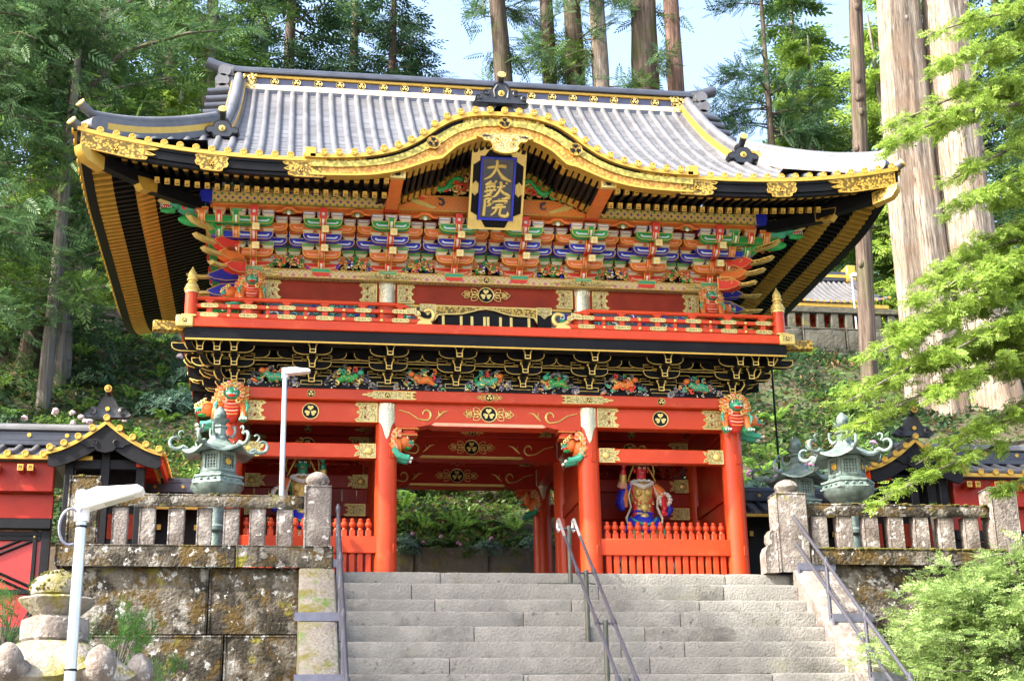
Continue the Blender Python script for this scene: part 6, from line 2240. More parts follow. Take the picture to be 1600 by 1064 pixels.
        b.tube(tp, [.075] * 14 + [.07, .066, .07], 10, 0)
        b.build('corner_ridge', ['roof_copper', 'gold'], top)
        b = MB()
        z = (Vector((0, 0, 1)) * .6 + dv).normalized()
        b.T = Matrix.Translation(tp[-1] + z * .012) @ z.to_track_quat('-Y', 'Z').to_matrix().to_4x4()
        b.prism(disc_poly(0, 0, .075, 18), 'y', -.006, .02, 0, [(.014, 1, .004)])
        b.build('gilt_cap', ['bright_gold', 'chased_gold'], top)
        b = MB()
        E_ = Vector(hp[-1])
        b.T = Matrix.Translation(E_ + dv * .06 + Vector((0, 0, -.02))) @ Matrix.Rotation(math.atan2(dv.y, dv.x), 4, 'Z')
        b.tube([(-.05, -.16, .14), (-.05, .16, .14)], .13, 14); b.box(-.25, -.05, -.13, .13, 0, .27)
        b.build('ridge_end_scroll', 'roof_copper', top)
        # horn at the very corner of the eave
        c0 = Vector((s * 6.40, -2.22, z_eave(6.4) - .02))
        b = MB(); b.tube([c0 - dv * .3 + Vector((0, 0, .0)), c0 + dv * .05 + Vector((0, 0, .03)), c0 + dv * .20 + Vector((0, 0, .09))], [.08, .075, .07], 12)
        b.build('corner_roll', 'roof_copper', top)
        b = MB(); b.tube([c0 + dv * .20 + Vector((0, 0, .09)), c0 + dv * .222 + Vector((0, 0, .103))], [.082, .078], 14); b.build('gilt_cap', 'bright_gold', top)
mat('pale_gold_plain', (0.78, 0.68, 0.40), 0.45, 0.35, 0.06, 6.0)
mat('ridge_blue', (0.05, 0.055, 0.10), 0.4, 0.1, 0.2, 6.0)
gold_mat('gilt_green', (0.60, 0.45, 0.09), scale=17, dark=(0.27, 0.22, 0.045))
gold_mat('gilt_orange', (0.62, 0.33, 0.06), scale=22, dark=(0.40, 0.17, 0.03))
roof()
tympanum()
# ================================================================== side buildings and connecting walls
def concave(t): return t - .38 * t * (1 - t)          # 0 eave .. 1 ridge, sagging
def side_building(s, cx, hw, zp, lab, xout):
    t = thing('side_building', lab, 'building', (cx, 1.4, 0))
    X = lambda x: x - cx
    zr, ze, yr, ye = zp + .0, zp - .62, 1.5, .55
    # wing roof running outwards along x
    x0, x1 = sorted((cx + s * .2, xout))
    b = MB()
    for sg in (1, -1):
        def fn(u, v):
            y = yr - sg * lerp(yr - ye + .25, 0, v)
            return (X(lerp(x0, x1, u)), y - 1.4, lerp(ze, zr - .18, concave(v)))
        b.grid(fn, 4, 8)
    rf = b.build('wing_roof', 'roof_copper', t, angle=60)
    n = int((x1 - x0) / .27)
    for k in range(n):
        x = x0 + .2 + k * .27
        if abs(x - cx) < hw * .8: continue
        b = MB()
        pts = [(X(x), yr - lerp(yr - ye + .25, 0, v) - 1.4, lerp(ze, zr - .18, concave(v)) + .012) for v in np.linspace(0, 1, 7)]
        b.tube(pts, .055, 8); b.build('tile_roll', 'roof_copper', rf, angle=60)
        place('eave_disc', disc_small, rf, (X(x), ye - .25 - 1.4 - .03, ze + .012))
    for z0, z1, w, m in ((zr - .22, zr - .13, .2, 'roof_dark'), (zr - .127, zr + .04, .13, 'roof_dark'), (zr + .043, zr + .09, .17, 'roof_copper')):
        b = MB(); b.box(X(x0), X(x1), yr - w - 1.4, yr + w - 1.4, z0, z1, 0, .015); b.build('ridge_course', m, rf)
    b = MB(); b.tube([(X(x0), yr - 1.4, zr + .11), (X(x1), yr - 1.4, zr + .11)], .085, 10); b.build('ridge_cap', 'roof_copper', rf)
    for k in range(int((x1 - x0) / .6)):
        b = MB(); b.prism(disc_poly(X(x0 + .5 + k * .6), zr - .03, .035, 12), 'y', yr - .145 - 1.4, yr - .12 - 1.4, 0); b.build('gilt_boss', 'gold', rf)
    b = MB(); b.box(X(x0), X(x1), ye - .27 - 1.4, ye - .2 - 1.4, ze - .07, ze - .01); b.build('gilt_tile_edge', 'gold', rf)
    # fascia, rafter ends, wall, door
    xa, xb = sorted((cx + s * hw * .9, xout))
    b = MB(); b.box(X(xa), X(xb), ye - .1 - 1.4, ye + .1 - 1.4, ze - .55, ze - .08, 0, .01); b.build('red_fascia', 'dark_red', t)
    b = MB(); b.box(X(xa), X(xb), ye + .06 - 1.4, ye + .15 - 1.4, ze - .95, ze - .555, 0, .01); b.build('frieze_board', 'dark_red', t)
    for k in range(int((xb - xa) / .5)):
        for d in (0, .15):
            x = xa + .2 + k * .5 + d
            if x > xb - .05: continue
            b = MB(); b.box(-.04, .04, -.22, 0, -.045, .045, 0); b.prism([(-.045, -.05), (.045, -.05), (.045, .05), (-.045, .05)], 'y', -.235, -.22, 1, [(.014, 2, .003)])
            o = b.build('rafter_end', ['dark_red', 'gold', 'chased_gold'], t); o.location = (X(x), ye - .1 - 1.4, ze - .22)
    b = MB(); b.box(X(xa), X(xb), ye - .02 - 1.4, ye + .14 - 1.4, ze - 1.12, ze - .955, 0, .01); b.build('black_lintel', 'black_iron', t)
    yw = ye + .10 - 1.4
    nd = max(1, int((xb - xa) / 1.75))
    dw = (xb - xa) / nd
    for k in range(nd):
        xc = X(xa + dw * (k + .5)); h0, h1 = -.9, ze - 1.13
        b = MB(); b.box(xc - dw / 2, xc + dw / 2, yw, yw + .05, h0, h1); d = b.build('door_panel', 'door_red', t, smooth=False)
        b = MB()
        for xx in (xc - dw / 2, xc + dw / 2 - .14, xc - dw / 2 + .20, xc + dw / 2 - .26): b.box(xx, xx + (.14 if abs(xx - xc) > dw / 2 - .16 else .06), yw - .05, yw - .002, h0, h1, 0, .006)
        d.data  # frame rails
        for z in (h0, -.02, h1 - .16, h1 - .09): b.box(xc - dw / 2 + .14, xc + dw / 2 - .14, yw - .045, yw - .004, z, z + .07, 0, .006)
        w2, zc, hh = dw / 2 - .24, (h1 + .0) / 2 - .03, (h1 - .15) / 2
        for sg in (-1, 1):
            for off in (-.045, .045):
                b.tube([(xc - w2, yw - .02 - .004 * sg, zc - sg * hh + off), (xc + w2, yw - .02 - .004 * sg, zc + sg * hh + off)], .022, 4)
        b.build('door_frame', 'black_iron', d)
        for ax in (-w2, 0, w2):
            for az in (-hh, hh) if ax else (-.06, .06):
                b = MB(); b.ell((xc + ax, yw - .05, zc + az), (.016, .012, .016), 0, 8, 5); b.build('gilt_boss', 'bright_gold', d)
    b = MB(); b.box(X(min(xa, xb)), X(max(xa, xb)), yw - .06, yw + .25, -1.4, -.9); b.build('sill_beam', 'black_iron', t)
    b = MB(); b.box(X(xa), X(xb), yw - .0, yw + .25, -3.4, -1.4); b.build('base_wall', 'pale_stone', t)
    # gabled end facing the viewer
    yg, yb = .22 - 1.4, 2.9 - 1.4
    zg = zp - .10
    prof = lambda u: lerp(zg - .55, zg, concave(1 - abs(u)) ) + .05 * abs(u) ** 4
    b = MB()
    b.grid(lambda u, v: (hw * (2 * u - 1), lerp(yg - .1, yb, v), prof(2 * u - 1)), 24, 3)
    gr = b.build('gable_roof', 'roof_copper', t, angle=60)
    b = MB(); v = []; f = []; n = 24
    for q in range(n + 1):
        u = 2 * q / n - 1; x = hw * u
        v += [(x, yg - .12, prof(u) + .02), (x, yg - .12, prof(u) - .05), (x, yg + .1, prof(u) - .05), (x, yg + .1, prof(u) + .02)]
    for q in range(n):
        for k in range(4): f.append((q * 4 + k, q * 4 + (k + 1) % 4, (q + 1) * 4 + (k + 1) % 4, (q + 1) * 4 + k))
    f += [(0, 1, 2, 3), tuple(n * 4 + k for k in range(4))]
    b.add(v, f); b.build('gilt_tile_edge', 'gold', gr)
    b = MB()
    pl = [(hw * u * .97, prof(u) - .055) for u in np.linspace(-1, 1, 21)] + [(hw * u * (.97 if abs(u) > .9 else 1), prof(u) - .055 - lerp(.20, .30, 1 - abs(u)) + (.05 if abs(u) > .95 else 0)) for u in np.linspace(1, -1, 21)]
    b.prism(pl, 'y', yg - .08, yg - .02, 0); b.build('bargeboard', 'black_iron', gr)
    b = MB()
    hf = [(0, .10), (.34, .06), (.40, .0), (.30, -.03), (.27, -.07), (.17, -.06), (.12, -.12), (0, -.15)]
    b.prism([(a, zg - .36 + c) for a, c in hf] + [(-a, zg - .36 + c) for a, c in hf[::-1]][1:-1], 'y', yg - .11, yg - .06, 0)
    for q in (-1, 1): curl(b, (q * .16, yg - .12, zg - .36), .05, q, .014, 0)
    b.build('gable_pendant', 'black_iron', gr)
    for k in range(-4, 5):
        u = k / 4.25
        o = place('eave_disc', disc_small, gr, (hw * u, yg - .15, prof(u) + .045))
        b = MB(); b.tube([(hw * u, yg - .13, prof(u) + .035), (hw * u * .95, yg + .55, prof(u * .95) + .035)], .05, 8); b.build('tile_roll', 'roof_copper', gr, angle=60)
    b = MB()
    hf = [(0, .30), (.07, .30), (.12, .22), (.16, .14), (.24, .12), (.33, .05), (.36, 0), (.30, -.04), (0, -.04)]
    b.prism([(a, zg + .10 + c) for a, c in hf] + [(-a, zg + .10 + c) for a, c in hf[::-1]][1:-1], 'y', yg - .12, yg + .02, 0, [(.02, 0, -.01)])
    for q in (-1, 1):
        for r_ in (.075, .05): curl(b, (q * .23, yg - .13, zg + .14), r_, q, .014, 0)
    b.tube([(0, yg + .1, zg + .36), (0, yg - .1, zg + .45), (0, yg - .2, zg + .50)], [.05, .05, .055], 10, 0)
    b.prism(disc_poly(0, zg + .50, .058, 14), 'y', yg - .225, yg - .2, 1, [(.012, 2, .004)])
    b.prism(disc_poly(0, zg + .19, .035, 12), 'y', yg - .15, yg - .12, 1)
    b.build('ridge_end_ornament', ['ornament_black', 'gold', 'chased_gold'], gr)
    # gable interior posts, tie beam and walls
    b = MB(); b.box(-hw * .66, hw * .66, yg + .12, yg + .28, zg - .72, zg - .56, 0, .01); b.build('tie_beam', 'black_iron', t)
    for x in (-hw * .62, 0, hw * .62):
        b = MB(); b.box(x - .07, x + .07, yg + .1, yg + .26, -.3, zg - .3, 0, .01); b.build('post', 'black_iron', t)
    b = MB(); b.box(-hw * .6, hw * .6, yg + .7, yg + .75, -.3, zg - .25); b.build('inner_wall', 'black_iron', t, smooth=False)
    b = MB(); b.box(-hw * .6, hw * .6, yg + .68, yg + .70, .9, 1.3); b.build('inner_rail', 'bengara', t, smooth=False)
    # gilt rafter ends under the inner eave
    for k in range(13):
        b = MB(); b.box(-.28, .0, -.03, .03, -.035, .035, 0); b.box(-.02, .02, -.034, .034, -.04, .04, 1)
        o = b.build('rafter_end', ['dark_red', 'gold'], t); o.location = (-s * hw * .86, yg + .05 + k * .16, zg - .66); o.rotation_euler = (0, 0, 0 if s < 0 else PI)
        o2 = place('eave_disc', disc_small, gr, (-s * (hw + .02), yg + .02 + k * .2, zg - .50), (0, 0, -s * PI / 2))
    b = MB(); b.box(*sorted((-s * hw, -s * (hw - .05))), yg, yb, zg - .68, zg - .53); b.build('red_fascia', 'vermilion', t)
dsm = MB(); dsm.T = Matrix.Rotation(PI / 2, 4, 'X')
dsm.lathe([(.048, -.01), (.052, .0), (.052, .02), (.039, .022), (.037, .012), (.001, .012)], 14)
disc_small = dsm.mesh('eave_disc', 'gold')
mat('door_red', (0.42, 0.022, 0.018), 0.3, 0, 0.15, 1.5)
side_building(-1, -6.03, .88, 2.72, 'red and black side building with gabled end left of the gate behind the mossy balustrade', -11.5)
side_building(1, 7.38, .84, 2.70, 'side building with gabled end half hidden by branches right of the gate', 13.5)

def link_wall(x0, x1, lab):
    t = thing('link_wall', lab, 'wall', ((x0 + x1) / 2, 1.6, 0))
    h = (x1 - x0) / 2
    b = MB()
    for sg in (-1, 1):
        b.grid(lambda u, v: (lerp(-h, h, u), sg * lerp(.55, 0, v), lerp(1.48, 1.82, concave(v))), 2, 5)
    r = b.build('tiled_coping', 'roof_copper', t, angle=60)
    n = int((x1 - x0) / .25)
    for k in range(n):
        x = -h + .12 + k * .25
        b = MB(); b.tube([(x, -lerp(.56, 0, v), lerp(1.48, 1.82, concave(v)) + .01) for v in np.linspace(0, 1, 5)], .045, 8); b.build('tile_roll', 'roof_dark', r)
    b = MB(); b.box(-h, h, -.13, .13, 1.78, 1.96, 0, .02); b.tube([(-h, 0, 1.98), (h, 0, 1.98)], .08, 10); b.build('ridge_course', 'roof_dark', r)
    for k in range(int(h * 2 / .45)):
        b = MB(); b.prism(disc_poly(-h + .2 + k * .45, 1.88, .028, 10), 'y', -.15, -.125, 0); b.build('gilt_boss', 'gold', r)
    b = MB(); b.box(-h, h, -.57, -.52, 1.42, 1.47); b.build('gilt_edge', 'gold', r)
    b = MB(); b.box(-h, h, -.05, .05, 0, 1.6); b.build('wall_panel', 'black_iron', t, smooth=False)
    for k in range(int(h * 2 / .3)):
        b = MB(); b.box(-.03, .03, -.12, 0, -.04, .04, 0); b.prism([(-.034, -.044), (.034, -.044), (.034, .044), (-.034, .044)], 'y', -.13, -.12, 1)
        o = b.build('bracket_end', ['black_iron', 'gold'], t); o.location = (-h + .15 + k * .3, -.05, 1.2)
link_wall(4.35, 6.5, 'low black wall with tiled coping between the gate and the right side building')
link_wall(-6.0, -4.35, 'short black wall with tiled coping between the gate and the left side building')

# ---- shrine hall high on the right
def upper_hall():
    t = thing('shrine_hall', 'distant shrine hall with bright roof above the stone fence on the right slope', 'building', (17, 27, 11))
    zf, ze, zr = 0, 3.3, 5.3
    b = MB()
    b.grid(lambda u, v: (lerp(-3.2, 1.5, u) * lerp(1, .82, v), lerp(-1.9, 1.2, v), lerp(ze, zr, concave(v)) + .25 * abs(2 * u - 1) ** 3 * (1 - v)), 24, 8)
    b.grid(lambda u, v: (lerp(-3.2, 1.5, u) * lerp(1, .82, v), lerp(4.3, 1.2, v), lerp(ze, zr, concave(v))), 24, 4)
    rf = b.build('roof', 'roof_copper', t, angle=60)
    for k in range(19):
        x = -3.1 + k * .25
        b = MB(); b.tube([(x * lerp(1, .82, v), lerp(-1.9, 1.2, v), lerp(ze, zr, concave(v)) + .25 * abs((x + 3.2) / 4.7 * 2 - 1) ** 3 * (1 - v) + .02) for v in np.linspace(0, 1, 7)], .055, 6); b.build('tile_roll', 'roof_copper', rf)
        place('eave_disc', disc_small, rf, (x, -1.95, ze + .25 * abs((x + 3.2) / 4.7 * 2 - 1) ** 3 + .02))
    b = MB(); b.box(-2.65, 1.25, 1.0, 1.4, zr - .05, zr + .35, 0, .03); b.build('ridge', 'roof_dark', rf)
    b = MB(); b.box(-2.65, 1.25, .97, 1.0, zr + .08, zr + .2); b.build('gilt_band', 'gold', rf)
    for s in (-1, 1):
        b = MB(); b.box(s * 1.95 - .9, s * 1.95 - .5, .9, 1.5, zr - .1, zr + .6, 0, .05); b.build('ridge_end', 'gold', rf)
        b = MB(); b.tube([(s * 1.95 - .72, y, lerp(ze, zr, concave((y + 1.9) / 3.1)) + .18) for y in np.linspace(1.0, -1.6, 9)], .12, 8); b.build('descending_ridge', 'roof_dark', rf)
    b = MB(); b.box(-3.1, 1.4, -1.85, -1.7, ze - .16, ze - .03); b.build('eave_board', 'gold', t)
    for k in range(21):
        b = MB(); b.box(-.05, .05, -.1, .8, -.05, .05, 0); b.box(-.055, .055, -.14, -.1, -.055, .055, 1); o = b.build('rafter', ['bengara', 'gold'], t); o.location = (-3 + .21 * k, -1.6, ze - .34)
    b = MB(); b.box(-2.4, .8, -.8, 3.5, 0, ze - .1); b.build('wall', 'bengara', t, smooth=False)
    for z in (1.9, 2.5, 2.9):
        b = MB(); b.box(-2.5, .9, -.95, -.8, z, z + .16); b.build('frieze_beam', 'orange' if z == 2.5 else 'bengara', t)
    for k in range(4):
        b = MB(); b.tube([(-2.4 + k, -.85, 0), (-2.4 + k, -.85, 3.2)], .13, 10); b.build('column', 'dark_red', t)
upper_hall()
def poles():
    t = thing('street_lamp', 'thin grey lamp post before the distant hall on the right slope', 'street lamp', (15.75, 22, 11))
    b = MB(); b.tube([(0, 0, 0), (0, 0, 3.1)], .035, 8); b.build('pole', 'aluminium', t)
    b = MB(); b.prism([(0, 0), (.5, .02), (.5, .08), (.1, .12), (0, .1)], 'y', -.1, .1, 0); o = b.build('lamp_head', 'lamp_white', t); o.location = (-.02, 0, 3.1)
    b = MB(); b.tube([(0, 0, 0), (0, 0, 5.1)], .022, 8)
    o = b.build('metal_pole', 'black_iron'); o.location = (6.3, 4.0, -.01)
    tag(o, 'thin black metal pole rising behind the right gate column before the slope', 'pole')
    t = thing('log_fence', 'low log fence across the slope behind the left eave', 'fence', (-8.4, 20, 0))
    for k in range(5):
        x = -2.6 + k * 1.35
        b = MB(); b.tube([(0, 0, 0), (0, 0, 1.15)], .075, 8); o = b.build('fence_post', 'grey_bark', t); o.location = (x, -.1, hill(x - 8.4, 20) - .25)
    za, zb = hill(-11, 20), hill(-5.8, 20)
    for k in range(4):
        b = MB(); b.tube([(-2.8, 0, za + .12 + k * .2), (2.9, 0, zb + .12 + k * .2)], .07, 8); b.build('log', 'grey_bark', t)
poles()

# ================================================================== guardian statues
def skin_mesh(name, verts, edges, radii, m, sub=1):
    me = bpy.data.meshes.new(name)
    me.from_pydata(verts, edges, [])
    o = bpy.data.objects.new('tmp', me)
    COL.objects.link(o)
    md = o.modifiers.new('s', 'SKIN')
    for i, r in enumerate(radii):
        me.skin_vertices[0].data[i].radius = (r, r)
    me.skin_vertices[0].data[0].use_root = True
    sb = o.modifiers.new('u', 'SUBSURF'); sb.levels = sub; sb.render_levels = sub
    dg = bpy.context.evaluated_depsgraph_get()
    out = bpy.data.meshes.new_from_object(o.evaluated_get(dg))
    out.name = name
    bpy.data.objects.remove(o)
    out.materials.clear(); out.materials.append(MATS[m])
    out.polygons.foreach_set('use_smooth', [True] * len(out.polygons))
    return out

def guardian(x, face, lab, mir):
    t = thing('guardian_statue', lab, 'statue', (x, 1.15, 0))
    S = lambda px: mir * px
    V = [(0, 0, 1.30), (0, 0, 1.55), (0, 0, 1.80), (0, -.03, 1.95), (0, -.05, 2.08), (0, -.06, 2.20),
         (S(-.22), 0, 1.84), (S(-.38), -.03, 1.70), (S(-.36), -.14, 1.98), (S(-.35), -.16, 2.12),
         (S(.22), 0, 1.84), (S(.40), -.05, 1.62), (S(.36), -.22, 1.46), (S(.33), -.27, 1.40),
         (-.12, 0, 1.20), (-.17, -.03, .75), (-.18, 0, .32), (-.18, -.14, .27), (.12, 0, 1.20), (.17, -.03, .75), (.18, 0, .32), (.18, -.14, .27)]
    E_ = [(0, 1), (1, 2), (2, 3), (3, 4), (4, 5), (2, 6), (6, 7), (7, 8), (8, 9), (2, 10), (10, 11), (11, 12), (12, 13), (0, 14), (14, 15), (15, 16), (16, 17), (0, 18), (18, 19), (19, 20), (20, 21)]
    Rr = [.18, .17, .19, .075, .11, .09, .085, .07, .055, .05, .085, .07, .055, .05, .11, .10, .07, .05, .11, .10, .07, .05]
    place('body', skin_mesh('body', V, E_, Rr, face), t)
    for s in (-1, 1):
        b = MB()
        b.ell((s * .045, -.155, 2.135), (.026, .016, .018), 0, 8, 5); b.ell((s * .045, -.170, 2.135), (.011, .008, .012), 1, 6, 4)
        b.build('eye', ['cream', 'black_lacquer'], t)
        b = MB(); b.tube([(s * .015, -.165, 2.16), (s * .05, -.165, 2.185), (s * .09, -.135, 2.175)], [.010, .016, .008], 6, 0); b.build('eyebrow', 'black_lacquer', t)
        b = MB(); b.ell((s * .12, -.05, 2.10), (.02, .03, .04), 0, 8, 5); b.build('ear', face, t)
    b = MB(); b.ell((0, -.175, 2.095), (.022, .03, .03), 0, 8, 5); b.build('nose', face, t)
    b = MB(); b.ell((0, -.150, 2.045), (.045, .02, .014), 1, 10, 5); b.ell((0, -.162, 2.050), (.034, .014, .007), 0, 8, 4); b.build('mouth', ['cream', 'dark_red'], t)
    b = MB()                                              # crown with points and ribbons
    b.lathe([(.125, 2.19), (.135, 2.22), (.125, 2.27), (.10, 2.33), (.07, 2.42), (.03, 2.47)], 16, c=(0, -.03, 0))
    for k in range(9):
        a = R(180 + 180 * k / 8)
        b.ell((.13 * math.cos(a), -.03 + .13 * math.sin(a), 2.27), (.022, .015, .05), 0, 7, 5)
    for s in (-1, 1):
        b.tube([(s * .13, -.05, 2.24), (s * .24, -.05, 2.27), (s * .30, -.05, 2.20)], [.02, .016, .008], 6, 0)
        b.tube([(s * .13, -.03, 2.18), (s * .20, -.06, 2.05), (s * .26, -.08, 1.92)], [.018, .016, .012], 6, 0)
    b.build('crown', 'gold', t)
    b = MB()                                              # flames of the halo
    for k in range(30):
        a = R(20 + 140 * rnd.random()); r = rnd.uniform(.24, .36)
        curl(b, (r * math.cos(a), .12, 2.15 + r * math.sin(a) * 1.1), rnd.uniform(.03, .055), rnd.choice((-1, 1)), .018, rnd.choice((0, 1, 0)))
    b.tube([(.29 * math.cos(R(a)), .13, 2.13 + .29 * math.sin(R(a))) for a in range(-20, 201, 20)], .014, 6, 1)
    b.build('flame_halo', ['orange', 'bright_gold'], t)
    b = MB()                                              # cuirass
    b.lathe([(.17, 1.28), (.205, 1.36), (.20, 1.46), (.195, 1.55), (.225, 1.68), (.235, 1.78), (.20, 1.88), (.12, 1.93)], 20, sq=lambda a, z: 1 - .16 * abs(math.sin(a)))
    b.ell((0, -.20, 1.47), (.07, .03, .075), 1, 14, 8); b.ell((0, -.17, 1.33), (.085, .05, .06), 1, 12, 7)
    for s in (-1, 1):
        b.ell((s * .09, -.185, 1.72), (.065, .03, .065), 1, 14, 8); curl(b, (s * .09, -.22, 1.72), .04, s, .012, 1)
        for q in range(5): curl(b, (s * (.05 + .03 * q), -.20 + .008 * q, 1.58 - .04 * (q % 3)), .026, s, .010, (1, 2)[q % 2])
    b.tube([(.20 * math.cos(a), .165 * math.sin(a), 1.40 + .02 * math.sin(2 * a)) for a in np.linspace(0, 2 * PI, 20)], .022, 6, 3)
    b.build('cuirass', ['brocade_gold', 'bright_gold', 'scarlet', 'ultramarine'], t)
    b = MB()                                              # ruffled white collar
    for k in range(22):
        a = 2 * PI * k / 22
        b.ell((.17 * math.cos(a), -.02 + .15 * math.sin(a), 1.915 + .012 * (k % 2)), (.045, .035, .022), 0, 8, 5)
    b.tube([(.20, -.10, 1.90), (.10, -.19, 1.84), (0, -.22, 1.80), (-.10, -.19, 1.84), (-.20, -.10, 1.90)], [.03, .035, .04, .035, .03], 8, 0)
    b.build('collar', 'white_paint', t)
    b = MB()                                              # skirt with folds
    fold = lambda a, z: 1 + .055 * math.sin(9 * a + z * 4) * (1.5 - z) + .02 * math.sin(17 * a)
    b.lathe([(.17, 1.36), (.22, 1.24), (.28, 1.08), (.34, .88), (.38, .70), (.36, .66)], 54, 0, sq=fold)
    b.lathe([(.18, 1.37), (.235, 1.27), (.265, 1.17), (.26, 1.15)], 54, 1, sq=fold)
    b.lathe([(.385, .745), (.392, .70), (.37, .665)], 54, 2, sq=fold, cap=False)
    b.build('skirt', ['brocade', 'ultramarine', 'bright_gold'], t)
    b = MB()                                              # blue sash swags
    b.tube([(-.26, -.10, 1.30), (-.18, -.28, 1.14), (0, -.35, 1.07), (.18, -.28, 1.14), (.26, -.10, 1.30)], [.035, .045, .05, .045, .035], 8, 0)
    b.tube([(-.24, -.08, 1.32), (-.14, -.27, 1.21), (0, -.32, 1.16), (.14, -.27, 1.21), (.24, -.08, 1.32)], [.02, .022, .024, .022, .02], 8, 1)
    for s in (-1, 1):
        b.tube([(s * .26, -.10, 1.30), (s * .36, -.12, 1.1), (s * .42, -.16, .85), (s * .47, -.16, .70)], [.04, .05, .05, .02], 8, 0 if s < 0 else 1, flat=.5)
    b.build('sash', ['ultramarine', 'jade'], t)
    b = MB()                                              # hanging sleeve of the raised arm
    p = [(S(-.24), -.02, 1.84), (S(-.36), -.04, 1.72), (S(-.40), -.06, 1.56), (S(-.37), -.06, 1.44)]
    b.tube(p, [.10, .12, .13, .07], 14, 0, flat=.75)
    b.tube([(S(-.30), -.12, 1.78), (S(-.34), -.15, 1.60), (S(-.32), -.14, 1.48)], [.03, .05, .03], 8, 1)
    b.tube([(S(-.36), -.11, 1.90), (S(-.355), -.15, 2.02)], [.07, .062], 12, 2)
    b.tube([(S(-.37), -.08, 1.82), (S(-.36), -.11, 1.90)], [.10, .085], 12, 3)
    b.build('sleeve', ['ultramarine', 'orange', 'bright_gold', 'pink'], t)
    b = MB()                                              # flared white cuff of the lowered arm
    b.tube([(S(.22), 0, 1.84), (S(.33), -.03, 1.74), (S(.39), -.05, 1.66)], [.10, .11, .10], 14, 0)
    for k in range(12):
        a = 2 * PI * k / 12
        b.ell((S(.40) + .10 * math.cos(a), -.10, 1.62 + .10 * math.sin(a)), (.05, .05, .035), 1, 8, 5)
    b.ell((S(.30), -.09, 1.76), (.05, .04, .06), 2, 10, 6)
    b.tube([(S(.46), -.02, 1.60), (S(.50), -.02, 1.46), (S(.44), -.04, 1.36)], [.06, .08, .04], 10, 3)
    b.tube([(S(.39), -.12, 1.54), (S(.35), -.22, 1.45)], [.055, .045], 10, 4)
    b.build('sleeve', ['orange', 'white_paint', 'jade', 'ultramarine', 'bright_gold'], t)
    for hx, hy, hz, up in ((S(-.345), -.165, 2.16, 1), (S(.32), -.285, 1.37, -1)):
        b = MB()
        b.ell((hx, hy, hz), (.042, .035, .05), 0, 10, 6)
        for k in range(4):
            fx = hx + (k - 1.5) * .021
            b.tube([(fx, hy - .02, hz + up * .03), (fx, hy - .05, hz + up * .055), (fx, hy - .06, hz + up * .03), (fx, hy - .045, hz + up * .005)], [.011, .011, .010, .008], 6)
        b.tube([(hx + .04 * mir, hy - .01, hz), (hx + .06 * mir, hy - .04, hz + up * .02), (hx + .045 * mir, hy - .06, hz + up * .03)], [.014, .012, .009], 6)
        b.build('hand', face, t)
    b = MB()
    for s in (-1, 1):
        b.tube([(s * .17, -.03, .74), (s * .175, 0, .5), (s * .18, 0, .33)], [.12, .10, .085], 12, 0)
        b.tube([(s * .18, .06, .27), (s * .18, -.22, .25)], [.07, .06], 10, 1)
        b.tube([(s * .40, -.10, .80), (s * .50, -.10, .55), (s * .44, -.14, .30), (s * .52, -.12, .22)], [.03, .05, .045, .02], 8, 2, flat=.5)
    b.build('boots', ['brocade_gold', 'bright_gold', 'white_paint'], t)
    b = MB(); b.box(-.62, .62, -.40, .45, -.01, .12, 0, .02); b.box(-.55, .55, -.34, .4, .12, .21, 1, .02); b.build('pedestal', ['bengara', 'pale_gold'], t)
    for s in (-1, 1):                                     # white and gold scarf ends
        b = MB()
        b.tube([(s * .20, -.06, 1.88), (s * .27, -.12, 1.66), (s * .24, -.16, 1.48), (s * .33, -.15, 1.30), (s * .30, -.18, 1.12)], [.035, .04, .035, .045, .015], 8, 0, flat=.5)
        b.build('scarf', 'cream', t)
    t.scale = (.95, .95, 1.045)
    return t
diaper('brocade_gold', (0.62, 0.42, 0.08), (0.50, 0.08, 0.04), (0.05, 0.06, 0.30), 0.035, 0.035, (0.72, 0.52, 0.15), 0.3)
guardian(2.80, 'face_red', 'red faced guardian statue in gold armour behind the right picket screen', 1)
guardian(-2.95, 'face_green', 'green faced guardian statue in the left gate bay behind the lamp post', -1)
# ================================================================== vegetation
rg = np.random.default_rng(11)
leafmat('leaf_light', (0.15, 0.25, 0.06), (0.38, 0.50, 0.18), trans=0.45)
def mesh_quads(name, V, mats, midx=None):
    """V: (n,4,3) array of leaf quads."""
    n = len(V)
    me = bpy.data.meshes.new(name)
    me.vertices.add(n * 4)
    me.vertices.foreach_set('co', V.reshape(-1).astype(np.float32))
    me.loops.add(n * 4)
    me.loops.foreach_set('vertex_index', np.arange(n * 4, dtype=np.int32))
    me.polygons.add(n)
    me.polygons.foreach_set('loop_start', np.arange(0, n * 4, 4, dtype=np.int32))
    for m in ([mats] if isinstance(mats, str) else mats): me.materials.append(MATS[m])
    if midx is not None: me.polygons.foreach_set('material_index', midx.astype(np.int32))
    me.update(calc_edges=True)
    return me

def spray_template(pairs=7, ll=.30, w=.075, ang=55, droop=.12):
    """Flat fan of leaflets along +x, unit length."""
    q = []
    for i in range(pairs + 1):
        x = .12 + .85 * i / pairs
        for s in ((-1, 1) if i < pairs else (0,)):
            a = R(ang * s * (1 - .35 * i / pairs))
            l = ll * (1 - .45 * abs(i / pairs - .3)) if s else ll * .8
            d = np.array([math.cos(a), math.sin(a), -.15 * abs(s)]); p = np.array([x, 0, -droop * x * x])
            nrm = np.array([-math.sin(a), math.cos(a), 0])
            m = p + d * l * .5
            q.append([p, m + nrm * w * .5, p + d * l, m - nrm * w * .5])
    return np.array(q)

